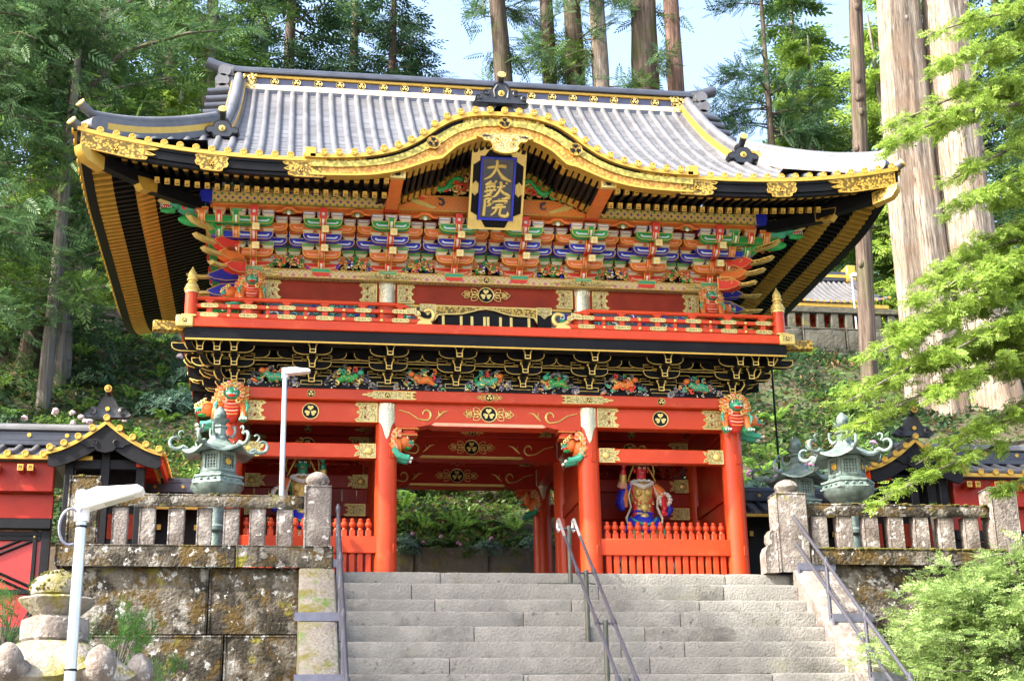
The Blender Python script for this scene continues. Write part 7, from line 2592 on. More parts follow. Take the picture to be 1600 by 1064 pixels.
def needle_template(n=40, l=.5):
    q = []
    for i in range(n):
        x = .1 + .8 * rg.random()
        a = rg.uniform(0, 6.28); t = rg.uniform(.35, 1.0)
        d = np.array([math.cos(t), math.sin(t) * math.cos(a), math.sin(t) * math.sin(a)])
        p = np.array([x, 0, 0.0]); nrm = np.cross(d, [0, 0, 1.0]); nrm /= np.linalg.norm(nrm) + 1e-6
        q.append([p - nrm * .010, p + nrm * .010, p + d * l + nrm * .004, p + d * l - nrm * .004])
    return np.array(q)

def scatter(tmpl, P, D, size, roll=.5):
    """Place the template at points P along directions D with mostly horizontal planes."""
    n = len(P)
    D = D / (np.linalg.norm(D, axis=1, keepdims=True) + 1e-9)
    up = np.tile(np.array([0, 0, 1.0]), (n, 1)) + rg.normal(0, roll, (n, 3))
    Y = np.cross(up, D); Y /= np.linalg.norm(Y, axis=1, keepdims=True) + 1e-9
    Z = np.cross(D, Y)
    s = (np.asarray(size) * np.ones(n))[:, None, None, None]
    T = tmpl[None]
    W = T[..., 0:1] * D[:, None, None, :] + T[..., 1:2] * Y[:, None, None, :] + T[..., 2:3] * Z[:, None, None, :]
    return (P[:, None, None, :] + W * s).reshape(-1, 4, 3)

PAD = spray_template(4, .44, .17, 60)
SPR = spray_template()
SPR_S = spray_template(4, .42, .13)
NDL = needle_template()

def trunk_mb(pts, rads, seg=14, rough=.06, flare=0):
    b = MB()
    v = []; f = []
    P = []; Q = []
    for (p, r), (p2, r2) in zip(zip(pts, rads), zip(pts[1:], rads[1:])):
        k = max(2, int((Vector(p2) - Vector(p)).length / .8))
        for i in range(k):
            P.append(Vector(p).lerp(Vector(p2), i / k)); Q.append(lerp(r, r2, i / k))
    P.append(Vector(pts[-1])); Q.append(rads[-1])
    for p, r in zip(P, Q):
        for k in range(seg):
            a = 2 * PI * k / seg
            rr = r * (1 + rough * (math.sin(3 * a + p.z * .15) + .8 * math.sin(7 * a + 1 + p.z * .1) + (.35 * math.sin(19 * a + 3 * math.sin(p.z * .3)) if seg > 30 else 0) + 1.5 * noise.noise((math.cos(a) * 1.5, math.sin(a) * 1.5, p.z * .5))))
            v.append((p.x + math.cos(a) * rr, p.y + math.sin(a) * rr, p.z))
    for i in range(len(P) - 1):
        for k in range(seg): f.append((i * seg + k, i * seg + (k + 1) % seg, (i + 1) * seg + (k + 1) % seg, (i + 1) * seg + k))
    b.add(v, f)
    return b

def conifer_meshes(h, r0, nb, seed, leaf, bark, first=.25, spread=1.0, spr=26, size=.9, trunk_r=.35):
    """Trunk (with limbs) and crown for a forest conifer standing at the origin."""
    rr = np.random.default_rng(seed)
    tb = trunk_mb([(0, 0, -1.0), (0, 0, .4), (rr.normal(0, .1), rr.normal(0, .1), h * .5), (rr.normal(0, .15), rr.normal(0, .15), h)], [trunk_r * 1.35, trunk_r, trunk_r * .72, .04], 10)
    Ps = []; Ds = []
    for i in range(nb):
        t = first + (1 - first) * (i + rr.random()) / nb
        z = h * t
        L = r0 * spread * (1 - (t - first) / (1 - first) * .85) * rr.uniform(.55, 1.15)
        a = rr.uniform(0, 6.28)
        d = np.array([math.cos(a), math.sin(a), rr.uniform(-.25, .22)])
        p0 = np.array([0, 0, z])
        pts = [p0 + d * L * q + np.array([0, 0, -.10 * L * q * q]) for q in (0, .35, .7, 1)]
        tb.tube([tuple(p) for p in pts], [max(.02, .022 * L), .016 * L, .010 * L, .005], 5)
        m = int(spr * (.4 + L / r0))
        q = rr.uniform(.25, 1.02, m)[:, None]
        side = np.array([-d[1], d[0], 0])
        off = rr.normal(0, .20 * L, (m, 1)) * side + rr.normal(0, .07 * L, (m, 3))
        P = p0 + d * L * q + np.array([0, 0, -.10 * L]) * q * q + off
        D = d * .8 + np.sign(rr.normal(0, 1, (m, 1))) * side * rr.uniform(.1, 1.0, (m, 1)) + np.array([0, 0, -.28]) + rr.normal(0, .2, (m, 3))
        Ps.append(P); Ds.append(D)
    P = np.concatenate(Ps); D = np.concatenate(Ds)
    Q = scatter(SPR_S, P, D, rr.uniform(.6, 1.25, len(P)) * size)
    return tb.mesh('trunk', bark, angle=180), mesh_quads('crown', Q, leaf)

def tree(lab, loc, tm, cm_, s=1.0, rz=0.0, group=None):
    t = thing('conifer_tree', lab, 'tree', loc, rz, group)
    t.scale = (s, s, s)
    if tm: place('trunk', tm, t)
    if cm_: place('crown', cm_, t)
    return t

K = {
 'a': conifer_meshes(22, 4.2, 62, 1, 'leaf_dark', 'dark_bark', .18),
 'b': conifer_meshes(24, 4.0, 64, 2, 'leaf_blue', 'dark_bark', .15),
 'c': conifer_meshes(20, 4.4, 60, 3, 'leaf_mid', 'grey_bark', .12, spr=30),
 'd': conifer_meshes(18, 4.6, 60, 4, 'leaf_blue', 'grey_bark', .08, spr=32),
}
GL = 'forest trees on the left slope'
left = [(-13.5, 22, 'd', 1.0), (-10.5, 27, 'c', 1.05), (-17, 26, 'a', 1.0), (-6.5, 31, 'c', 1.0), (-13.5, 34, 'b', 1.1), (-3.5, 36, 'a', .95), (-20, 34, 'c', 1.1), (-9, 40, 'b', 1.05), (-.5, 42, 'b', .82), (-24, 30, 'b', 1.0), (-15, 44, 'a', 1.1), (-5, 47, 'a', .95), (-28, 40, 'a', 1.1), (2.0, 47, 'd', .72), (-22, 48, 'b', 1.0), (-11, 52, 'c', 1.0), (1.4, 41, 'a', .82), (-27, 22, 'c', 1.0), (-33, 30, 'b', 1.0), (-22, 20, 'a', .9)]
desc = {'a': 'dark green conifer', 'b': 'blue green conifer', 'c': 'fresh green conifer', 'd': 'low branched blue green conifer'}
ORD = 'first second third fourth fifth sixth seventh eighth ninth tenth eleventh twelfth thirteenth fourteenth fifteenth sixteenth seventeenth eighteenth nineteenth twentieth'.split()
def ordinals(items):
    """Rank (x, y, kind, ...) within its kind from left to right as seen from the steps."""
    rk = {}
    out = {}
    for it in sorted(items, key=lambda t: math.atan2(t[0] + 3.26, t[1] + 23.1)):
        k = rk[it[2]] = rk.get(it[2], -1) + 1
        out[it] = ORD[min(k, 19)]
    return out
lo_ = ordinals(left)
for i, (x, y, k, s) in enumerate(left):
    tree(lo_[x, y, k, s] + ' from the left of the ' + desc[k] + 's behind the left eave', (x, y, hill(x, y) - .3), *K[k], s, i * 1.7, GL)
und = [(-10.8, 18.5, 'f', .30), (-8.4, 20.8, 'f', .28), (-12.5, 17.0, 'f', .36), (-11.2, 23.5, 'f', .45), (-7.4, 27.5, 'f', .42), (-14.8, 20.0, 'f', .42)]
K['f'] = conifer_meshes(18, 4.2, 56, 6, 'leaf_bright', 'grey_bark', .10, spr=34)
lo_ = ordinals(und)
for i, (x, y, k, s) in enumerate(und):
    tree(lo_[x, y, k, s] + ' from the left of the small bright trees on the left slope', (x, y, hill(x, y) - .1), *K[k], s, i * 1.9, 'small bright trees on the left slope')
GR = 'trees on the sunny slope at the right'
K['e'] = conifer_meshes(17, 4.4, 60, 5, 'leaf_mid', 'grey_bark', .10, spr=34)
right = [(25, 38, 'f', 1.0), (29, 44, 'f', 1.1), (24.5, 33, 'e', .80), (33, 38, 'b', 1.1), (30, 32, 'a', 1.05), (36, 46, 'a', 1.2), (27, 52, 'f', 1.0), (28, 27, 'b', .9), (40, 40, 'b', 1.2), (22.4, 41, 'f', .9), (24.2, 47, 'e', 1.1), (27.6, 40, 'e', 1.05), (26.4, 34.5, 'f', .8)]
desc.update({'e': 'sunlit green tree', 'f': 'bright yellow green tree'})
ro_ = ordinals(right)
for i, (x, y, k, s) in enumerate(right):
    tree(ro_[x, y, k, s] + ' from the left of the ' + desc[k] + 's beyond the thick cedars', (x, y, hill(x, y) - .3), *K[k], s, i * 2.3, GR)

barkmat('red_bark', (0.07, 0.042, 0.03), (0.22, 0.14, 0.105), 14.0, 0.8)
# ---- six tall trunks against the sky behind the roof
def tall_trunks():
    spec = [(6.35, 38, .38, 'first from the left, leaning over the gable ornament', 'dark_bark'), (8.6, 38.5, .31, 'second from the left, slim and dark', 'dark_bark'), (9.75, 38, .40, 'third from the left, wrapped in green sprays', 'dark_bark'),
            (10.85, 37.5, .36, 'fourth from the left, with pale sunlit patches', 'cedar_bark'), (13.1, 38, .66, 'fifth from the left, thickest of the row', 'dark_bark'), (14.55, 37.6, .40, 'rightmost of the row, bare and reddish', 'red_bark')]
    for i, (x, y, r, w, bk) in enumerate(spec):
        z = hill(x, y)
        t = thing('cedar_tree', 'tall cedar trunk behind the roof ridge, ' + w, 'tree', (x, y, z), 0, 'tall cedar trunks behind the roof')
        lean = (-.9, -.2, -.2, -.2, .1, -.15)[i]
        tb = trunk_mb([(0, 0, -1), (0, 0, .5), (0, 0, 7), (lean, 0, 24), (lean * 1.4, 0, 34)], [r * 1.5, r * 1.2, r * 1.05, r * .85, r * .5], 16, .07)
        Ps = []; Ds = []
        rr = np.random.default_rng(60 + i)
        nb = (22, 22, 26, 22, 18, 4)[i]
        for k in range(nb):
            zz = rr.uniform(6.0, 17) if k < nb * .7 else rr.uniform(20, 33)
            a = rr.uniform(0, 6.28); L = rr.uniform(1.0, 3.4) if i != 4 else rr.uniform(.8, 2.2)
            d = np.array([math.cos(a), math.sin(a), rr.uniform(-.5, .2)])
            p0 = np.array([lean * zz / 24, 0, zz])
            tb.tube([tuple(p0), tuple(p0 + d * L * .5), tuple(p0 + d * L + np.array([0, 0, -.2 * L]))], [.05, .03, .01], 5)
            m = int(12 * L)
            q = rr.uniform(.25, 1.05, (m, 1))
            Ps.append(p0 + d * L * q + rr.normal(0, .22, (m, 3))); Ds.append(d + rr.normal(0, .6, (m, 3)) + np.array([0, 0, -.2]))
        tb.build('trunk', bk, t, angle=180)
        P = np.concatenate(Ps); D = np.concatenate(Ds)
        place('crown', mesh_quads('crown', scatter(SPR, P, D, rr.uniform(.5, 1.1, len(P))), 'leaf_blue' if i != 3 else 'leaf_mid'), t)
tall_trunks()

def thin_tree():
    x, y = 19.1, 38
    z = hill(x, y)
    t = thing('hemlock_tree', 'slender dark hemlock with flat open branches against the sky', 'tree', (x, y, z))
    h = 34.5 - z
    tb = trunk_mb([(0, 0, -1), (0, 0, 5), (.05, 0, h * .7), (.1, 0, h + 3)], [.26, .20, .15, .06], 10)
    rr = np.random.default_rng(5)
    Ps = []; Ds = []
    for k in range(44):
        zz = rr.uniform(3.5, h + 2); a = rr.choice([0, PI]) + rr.normal(0, .7)
        L = rr.uniform(1.4, 3.1) * (1.15 if zz < h * .75 else .8)
        d = np.array([math.cos(a), math.sin(a) * .8, .25]); p0 = np.array([.04, 0, zz])
        bend = np.array([0, 0, -.30 * L])
        tb.tube([tuple(p0 + d * L * q + bend * q * q) for q in (0, .3, .6, 1)], [.05, .035, .02, .008], 5)
        m = int(22 * L)
        q = rr.uniform(.3, 1.08, (m, 1))
        Ps.append(p0 + d * L * q + bend * q * q + rr.normal(0, .26, (m, 3)) * np.array([1, 1, .5])); Ds.append(d + rr.normal(0, .7, (m, 3)) + np.array([0, 0, -.25]))
    tb.build('trunk', 'dark_bark', t, angle=180)
    P = np.concatenate(Ps); D = np.concatenate(Ds)
    place('crown', mesh_quads('crown', scatter(SPR, P, D, rr.uniform(.4, .9, len(P))), 'leaf_dark'), t)
thin_tree()

# ---- big cedars and the bare pole trunk on the right
def big_cedars():
    rr = np.random.default_rng(9)
    def crown(n, z0, z1, r, seed):
        q = np.random.default_rng(seed)
        z = q.uniform(z0, z1, n); a = q.uniform(0, 6.28, n); rad = r * np.sqrt(q.random(n)) * (1 - .6 * (z - z0) / (z1 - z0))
        P = np.stack([rad * np.cos(a), rad * np.sin(a), z], 1)
        return P, np.stack([np.cos(a), np.sin(a), -.3 + 0 * a], 1) + q.normal(0, .4, (n, 3))
    for (x, y, pts, rads, lab, bk, cz) in (
        (14.2, 13.2, [(-.1, 0, -2), (0, 0, .5), (-.05, 0, 7), (.1, 0, 12), (.3, 0, 26)], [.95, .80, .70, .62, .45], 'huge pale barked cedar trunk, left one of the close pair at the right', 'cedar_bark', 22),
        (15.45, 13.0, [(.15, 0, -2), (.1, 0, .5), (.0, 0, 7), (.2, 0, 12), (.6, 0, 26)], [1.10, .88, .74, .64, .45], 'huge pale barked cedar trunk, right one of the close pair at the right', 'cedar_bark', 22),
        (12.15, 12.0, [(-.42, 0, -2), (-.36, 0, 2), (0, 0, 8), (.45, 0, 15), (.7, 0, 26)], [.24, .22, .20, .185, .12], 'slim straight bare trunk standing just left of the huge cedars', 'dark_bark', 23)):
        z = hill(x, y)
        t = thing('cedar_tree', lab, 'tree', (x, y, z))
        tb = trunk_mb(pts, rads, 64, .05)
        for k in range(9):
            a = rr.uniform(-2.6, .2); zz = rr.uniform(3, 15); r = interp(zz, [(q[2], w) for q, w in zip(pts, rads)]); px = interp(zz, [(q[2], q[0]) for q in pts])
            tb.ell((px + r * .97 * math.cos(a), r * .97 * math.sin(a), zz), (.09, .09, .13), 0, 10, 6)
        tb.build('trunk', bk, t, angle=180)
        P, D = crown(700, cz - 2, cz + 8, 3.2, int(x * 10))
        place('crown', mesh_quads('crown', scatter(SPR_S, P, D, rr.uniform(.6, 1.1, len(P))), 'leaf_mid'), t)
big_cedars()

# ---- near left trees with hanging blue green branches
def left_near():
    rr = np.random.default_rng(21)
    def build(lab, x, y, pts, rads, limbs, leaf, bark, dens=16):
        z = hill(x, y)
        t = thing('hemlock_tree', lab, 'tree', (x, y, z))
        tb = trunk_mb([(a - x, b_ - y, c - z) for a, b_, c in pts], rads, 14, .09)
        Ps = []; Ds = []
        for lp, r in limbs:
            lp = [np.array(p) - np.array([x, y, z]) for p in lp]
            k = len(lp)
            tb.tube([tuple(p) for p in lp], [lerp(r, .012, i / (k - 1)) for i in range(k)], 7)
            for a, b_ in zip(lp, lp[1:]):
                L = np.linalg.norm(b_ - a); d = (b_ - a) / L
                m = int(dens * L)
                q = rr.random((m, 1))
                P = a + (b_ - a) * q + rr.normal(0, 1, (m, 3)) * np.array([.55, .55, .28])
                Ps.append(P); Ds.append(d * .8 + rr.normal(0, .7, (m, 3)) * np.array([1, 1, .4]) + np.array([0, 0, -.2]))
                for _ in range(int(L * 1.6)):     # twigs
                    p = a + (b_ - a) * rr.random(); e = p + rr.normal(0, .6, 3) + np.array([0, 0, -.2])
                    tb.tube([tuple(p), tuple((p + e) / 2 + np.array([0, 0, .08])), tuple(e)], [.02, .014, .006], 4)
        tb.build('trunk', bark, t, angle=180)
        P = np.concatenate(Ps); D = np.concatenate(Ds)
        place('crown', mesh_quads('crown', scatter(SPR, P, D, rr.uniform(.35, .85, len(P))), leaf), t)
    def limb(p0, a, L, up, n=4):
        p = np.array(p0, float); out = [tuple(p)]
        d = np.array([math.cos(a), math.sin(a), up])
        for i in range(n):
            p = p + d * L / n + rr.normal(0, .12, 3); d[2] -= .12
            out.append(tuple(p))
        return out
    main = [(-9.2, 16, 6.5), (-9.3, 16, 9.5), (-9.42, 16, 12), (-9.37, 16, 14), (-9.5, 16, 16.3), (-9.36, 16, 18.2), (-9.1, 16, 21)]
    limbs = [([(-9.5, 16, 15.6), (-8.7, 15.6, 16.9), (-8.0, 15.3, 17.5), (-6.3, 15, 18.0), (-5.0, 14.8, 18.1)], .13), ([(-9.4, 16, 17.2), (-8.9, 15.7, 18.4), (-7.6, 15.4, 19.6), (-6.0, 15.2, 20.4)], .11),
             ([(-9.5, 16, 16.0), (-10.3, 15.6, 17.0), (-11.4, 15.2, 16.6), (-13, 15, 16.2)], .10), ([(-9.5, 16, 17), (-10.4, 15.7, 18.0), (-12, 15.4, 18.8)], .09)]
    for k in range(26):
        z = rr.uniform(9.5, 21)
        limbs.append((limb((-9.4, 16, z), rr.uniform(PI * .75, PI * 2.2), rr.uniform(1.6, 4.2), rr.uniform(0, .3)), .06))
    build('tall hemlock with spreading grey limbs on the slope left of the gate', -9.2, 16, main, [.36, .30, .27, .25, .23, .16, .08], limbs, 'leaf_blue', 'grey_bark', 30)
    m2 = [(-10.4, 16.5, 6.8), (-10.1, 16.5, 9), (-9.75, 16.6, 11.5), (-9.6, 16.8, 15), (-9.5, 17, 20)]
    build('leaning brown trunk beside the grey hemlock on the left slope', -10.4, 16.5, m2, [.42, .33, .26, .22, .12], [(limb((-9.8, 16.6, z), rr.uniform(PI * .9, PI * 1.7), rr.uniform(1.5, 3.5), .1), .05) for z in rr.uniform(10, 19, 14)], 'leaf_blue', 'dark_bark', 26)
    m3 = [(-9.35, 14.4, 5.8), (-9.3, 14.4, 9), (-9.25, 14.4, 13), (-9.2, 14.5, 17)]
    build('thin straight trunk low on the slope behind the left side building', -9.35, 14.4, m3, [.20, .17, .14, .08], [(limb((-9.3, 14.4, z), rr.uniform(PI * .8, PI * 2.0), rr.uniform(1.2, 2.6), .1), .035) for z in rr.uniform(9, 16, 9)], 'leaf_mid', 'grey_bark', 22)
    # branch spread at the far left edge
    m4 = [(-12.6, 12.5, 4.2), (-12.5, 12.5, 9), (-12.4, 12.6, 14), (-12.2, 12.8, 20)]
    build('leafy young hemlock at the far left edge of the slope', -12.6, 12.5, m4, [.26, .22, .17, .08], [(limb((-12.4, 12.5, z), rr.uniform(-.7, 1.0), rr.uniform(1.5, 3.4), .15), .04) for z in rr.uniform(6.5, 19, 26)], 'leaf_blue', 'dark_bark', 24)
left_near()

# ---- sunlit branches in the right foreground
def right_front():
    rr = np.random.default_rng(33)
    t = thing('fir_tree', 'sunlit yellow green fir sweeping its branches in from the right edge', 'tree', (9.3, -4.2, -3.6))
    O = np.array([9.3, -4.2, -3.6])
    tb = trunk_mb([(0, 0, 0), (0, 0, 4), (-.1, 0, 9), (0, 0, 14)], [.30, .24, .17, .05], 14)
    Ps = []; Ds = []
    def bough(p0, p1, r, n, spread, thick):
        p0 = np.array(p0, float); p1 = np.array(p1, float)
        L = np.linalg.norm(p1 - p0)
        mid = [(p0 + (p1 - p0) * q + np.array([0, 0, .10 * L * math.sin(PI * q)])) for q in np.linspace(0, 1, 6)]
        tb.tube([tuple(m - O) for m in mid], [lerp(r, .008, q) for q in np.linspace(0, 1, 6)], 6)
        d = (p1 - p0) / L; side = np.cross([0, 0, 1], d); side /= np.linalg.norm(side)
        for i in range(n):                       # side twigs, each with its own flat spray group
            q = rr.uniform(.12, 1.0)
            c = p0 + (p1 - p0) * q + np.array([0, 0, .10 * L * math.sin(PI * q)])
            s = rr.choice((-1, 1)); l = spread * rr.uniform(.4, 1.0) * (1.1 - .6 * q)
            td = side * s + d * rr.uniform(.3, .9) + np.array([0, 0, rr.uniform(-.35, .05)]); td /= np.linalg.norm(td)
            e = c + td * l
            tb.tube([tuple(c - O), tuple((c + e) / 2 - O), tuple(e - O)], [.012, .008, .003], 4)
            nc = max(2, int(l / .15))
            for j in range(nc):
                w = (j + rr.uniform(.2, .9)) / nc
                m = rr.integers(9, 17)
                c2 = c + td * l * w + rr.normal(0, thick * .6, 3) * np.array([1, 1, .6])
                Ps.append(c2 + rr.normal(0, .055, (m, 3)) * np.array([1, 1, .5])); Ds.append(td * .5 + rr.normal(0, .8, (m, 3)) * np.array([1, 1, .35]) + np.array([0, 0, -.12]))
    # upper boughs
    bough((9.2, -4.2, 7.4), (6.0, -5.0, 6.9), .05, 26, .75, .07)
    bough((9.2, -4.2, 6.6), (5.0, -5.2, 5.45), .06, 44, .85, .07)
    bough((9.2, -4.2, 6.2), (6.3, -4.6, 5.3), .05, 24, .8, .07)
    bough((9.2, -4.2, 8.6), (6.9, -4.4, 7.9), .05, 20, .7, .07)
    # the broad middle mass
    bough((9.2, -4.2, 4.9), (6.2, -4.6, 4.1), .05, 26, .8, .08)
    bough((9.2, -4.2, 4.2), (5.3, -5.0, 3.2), .06, 46, .95, .08)
    bough((9.2, -4.2, 3.6), (4.75, -5.0, 2.5), .06, 52, 1.0, .08)
    bough((9.2, -4.2, 3.0), (4.1, -5.0, 1.72), .06, 60, 1.0, .08)
    bough((9.2, -4.0, 3.3), (5.6, -4.2, 2.5), .05, 34, .9, .08)
    bough((9.2, -4.0, 2.5), (4.5, -4.6, 1.55), .05, 36, .8, .07)
    for (z0, x1, y1, z1, r, n) in ((5.6, 6.2, -4.9, 4.75, .05, 30), (4.6, 5.75, -4.4, 3.75, .05, 36), (4.0, 5.9, -5.4, 3.3, .05, 36), (3.9, 5.0, -4.5, 2.85, .05, 44), (3.2, 5.4, -5.4, 2.3, .05, 40), (2.9, 4.5, -4.3, 2.05, .05, 44), (2.7, 5.2, -5.3, 1.75, .05, 36), (5.3, 7.0, -4.8, 4.9, .05, 24), (7.0, 5.6, -4.6, 6.2, .05, 30), (8.1, 6.2, -5.0, 7.5, .05, 26), (2.2, 5.9, -4.8, 1.35, .05, 24)):
        bough((9.2, -4.2, z0), (x1, y1, z1), r, n, .85, .09)
    # lower trailing boughs in front of the balustrade
    bough((9.2, -4.2, 1.9), (5.2, -4.6, 1.0), .045, 24, .7, .06)
    bough((9.2, -4.2, 1.4), (4.5, -4.8, .42), .045, 28, .65, .06)
    bough((9.2, -4.2, 1.0), (6.3, -4.6, .60), .04, 16, .6, .06)
    tb.build('trunk', 'grey_bark', t, angle=180)
    P = np.concatenate(Ps); D = np.concatenate(Ds)
    Q = scatter(PAD, P - O, D, rr.uniform(.08, .17, len(P)), .8)
    place('crown', mesh_quads('crown', Q, 'leaf_bright'), t)
    # lower bush
    t = thing('fir_tree', 'bushy light green young fir filling the bottom right corner', 'tree', (6.6, -4.6, -3.4))
    O = np.array([6.6, -4.6, -3.4])
    tb = trunk_mb([(0, 0, 0), (.0, 0, 1.5), (-.2, 0, 3.4)], [.11, .08, .03], 10)
    Ps = []; Ds = []
    tops = [(-1.2, 0, 3.3), (.2, .2, 3.45)]
    for k in range(210):
        z = rr.uniform(.2, 3.4); a = rr.uniform(0, 6.28)
        Lm = smoothtab(z, [(0, 2.5), (1.2, 2.5), (2.4, 2.0), (3.0, 1.5), (3.5, .3)])
        L = Lm * rr.uniform(.45, 1.0)
        c0 = np.array([-.1, 0, z - .25]); d = np.array([math.cos(a), math.sin(a) * .62, rr.uniform(-.05, .30)])
        e = c0 + d * L
        tb.tube([tuple(c0), tuple((c0 + e) / 2 + np.array([0, 0, .05])), tuple(e)], [.018, .012, .004], 4)
        side = np.array([-d[1], d[0], 0])
        m = int(60 * L)
        q = rr.uniform(.3, 1.05, (m, 1))
        Ps.append(O + c0 + d * L * q + side * rr.normal(0, .22, (m, 1)) + rr.normal(0, .06, (m, 3))); Ds.append(d + side * rr.normal(0, .8, (m, 1)) + rr.normal(0, .6, (m, 3)) * np.array([1, 1, .5]))
    tb.build('trunk', 'grey_bark', t, angle=180)
    P = np.concatenate(Ps); D = np.concatenate(Ds)
    place('crown', mesh_quads('crown', scatter(PAD, P - O, D, rr.uniform(.09, .19, len(P)), .9), 'leaf_light'), t)
right_front()
# ---- ferns, shrubs, ground cover on the slope ------------------------------------------
def fern_mesh(seed, nf=11, L=.85):
    rr = np.random.default_rng(seed)
    q = []
    for k in range(nf):
        a = 2 * PI * k / nf + rr.normal(0, .2)
        d = np.array([math.cos(a), math.sin(a), 0]); side = np.array([-d[1], d[0], 0])
        l = L * rr.uniform(.75, 1.1); up = rr.uniform(.55, 1.15)
        def pt(t): return d * l * (.75 * t) + np.array([0, 0, l * (up * t - .62 * t * t * t)])
        n = 17
        for i in range(1, n):
            t = i / n
            p = pt(t); tg = pt(t + .02) - p; tg /= np.linalg.norm(tg)
            w = l * .20 * math.sin(PI * min(1, t * .9 + .12)) ** .8
            for s in (-1, 1):
                dd = side * s * .93 + tg * .35 - np.array([0, 0, .12]); dd /= np.linalg.norm(dd)
                e = p + dd * w
                q.append([p - tg * .018 * l / .8, p + dd * w * .5 - tg * .022, e, p + dd * w * .5 + tg * .022])
    return mesh_quads('fern', np.array(q), 'leaf_fern')
FERNS = [fern_mesh(s) for s in (1, 2, 3)]

def shrub_mesh(seed, r, h, n, leaf, L=.16):
    """Evergreen shrub: rosettes of long leaves over the surface and inside of an uneven mound."""
    rr = np.random.default_rng(seed)
    q = []
    for k in range(n):
        a = rr.uniform(0, 2 * PI); t = rr.random()
        ph = math.acos(rr.uniform(-.1, 1))
        rad = (.65 + .35 * rr.random()) * (1 + .25 * math.sin(3 * a + seed) * math.sin(2 * ph))
        c = np.array([r * rad * math.sin(ph) * math.cos(a), r * rad * math.sin(ph) * math.sin(a), h * rad * math.cos(ph)])
        nrm = c / (np.linalg.norm(c) + 1e-6) + np.array([0, 0, .5]); nrm /= np.linalg.norm(nrm)
        u = np.cross(nrm, [.3, .9, .2]); u /= np.linalg.norm(u); v = np.cross(nrm, u)
        m = 7
        for j in range(m):
            b = 2 * PI * j / m + rr.random()
            d = u * math.cos(b) + v * math.sin(b) + nrm * rr.uniform(-.1, .6); d /= np.linalg.norm(d)
            s = np.cross(d, nrm); s /= np.linalg.norm(s) + 1e-6
            l = L * rr.uniform(.7, 1.2)
            q.append([c, c + d * l * .55 + s * l * .13, c + d * l, c + d * l * .55 - s * l * .13])
    return mesh_quads('foliage', np.array(q), leaf)
def flower_mesh(m):
    q = []
    rr = np.random.default_rng(3)
    for k in range(26):
        c = rr.normal(0, 1, 3); c /= np.linalg.norm(c); c[2] = abs(c[2])
        u = np.cross(c, [.2, .4, .9]); u /= np.linalg.norm(u); v = np.cross(c, u); s = .035
        p = c * .06
        q.append([p - u * s, p + v * s + c * .012, p + u * s, p - v * s + c * .012])
    return mesh_quads('flower_head', np.array(q), m)
FLO = {m: flower_mesh(m) for m in ('petal', 'petal_pale')}
leafmat('leaf_shrub', (0.05, 0.12, 0.07), (0.15, 0.25, 0.16), rough=.35, trans=.25)
SHR = [shrub_mesh(1, .7, .75, 260, 'leaf_shrub'), shrub_mesh(2, .8, .65, 280, 'leaf_shrub'), shrub_mesh(3, .6, .7, 200, 'leaf_mid'), shrub_mesh(4, .75, .8, 220, 'leaf_dark')]
stm = MB()
for k in range(6):
    a = k * 1.05
    stm.tube([(0, 0, -.1), (.12 * math.cos(a), .12 * math.sin(a), .25), (.4 * math.cos(a), .4 * math.sin(a), .5)], [.022, .018, .008], 5)
stem_me = stm.mesh('stems', 'dark_bark')

def on_slope(items, build):
    rk = {}
    for it in sorted(items, key=lambda t: math.atan2(t[0] + 3.26, t[1] + 23.1)):
        k = rk[it[2]] = rk.get(it[2], -1) + 1
        build(it, ORD[k] if k < 20 else None)

def fern(it, o):
    x, y, reg, s = it
    where = {'l': 'on the shaded slope left of the gate', 'p': 'above the low wall seen through the passage', 'r': 'on the slope right of the gate'}[reg]
    ob = place('fern', FERNS[rnd.randrange(3)], None, (x, y, hill(x, y) - .05), (rnd.uniform(-.2, .2) - .12, rnd.uniform(-.15, .15), rnd.uniform(0, 6)), (s, s, s))
    tag(ob, (o + ' from the left of the ferns ' if o else 'green fern ') + where, 'fern', 'ferns ' + where)
fl = [(-.35, 7.3, 'p', .85), (.45, 7.4, 'p', .95), (-1.0, 7.5, 'p', .75), (1.05, 7.2, 'p', .6), (1.6, 7.4, 'p', .95), (-.7, 8.6, 'p', .9), (2.2, 7.7, 'p', .85)]
random.seed(4)
for (x, y, s) in ((-8.3, 14.3, .85), (-7.3, 15.6, .9), (-6.7, 17.2, .8), (-8.1, 18.9, .95), (-7.0, 19.3, 1.0), (-6.2, 13.4, .8), (-7.6, 13.0, .75), (-5.9, 15.2, .8), (-8.9, 17.6, .9), (-10.6, 15.0, .9), (-11.6, 17.0, .9), (-9.9, 13.2, .8), (-8.0, 22.5, 1.1), (-6.3, 23.2, 1.0), (-9.6, 23.5, 1.0), (-7.1, 26.0, 1.1), (-5.4, 18.4, .8), (-11.0, 20.5, 1.0), (-8.6, 12.2, .7), (-6.8, 11.9, .7)):
    fl.append((x, y, 'l', s))
for (x, y, s) in ((6.5, 8.6, .9), (7.2, 9.3, .9), (7.9, 10.0, 1.0), (6.7, 10.6, 1.0), (8.6, 11.0, 1.0), (7.6, 12.3, 1.0), (9.3, 12.4, .95), (8.4, 13.8, 1.1), (9.8, 14.6, 1.0), (10.6, 16.2, 1.0), (11.4, 13.6, 1.0), (9.2, 9.4, .9), (10.4, 10.6, .9), (11.8, 16.8, .9)):
    fl.append((x, y, 'r', s))
on_slope(fl, fern)

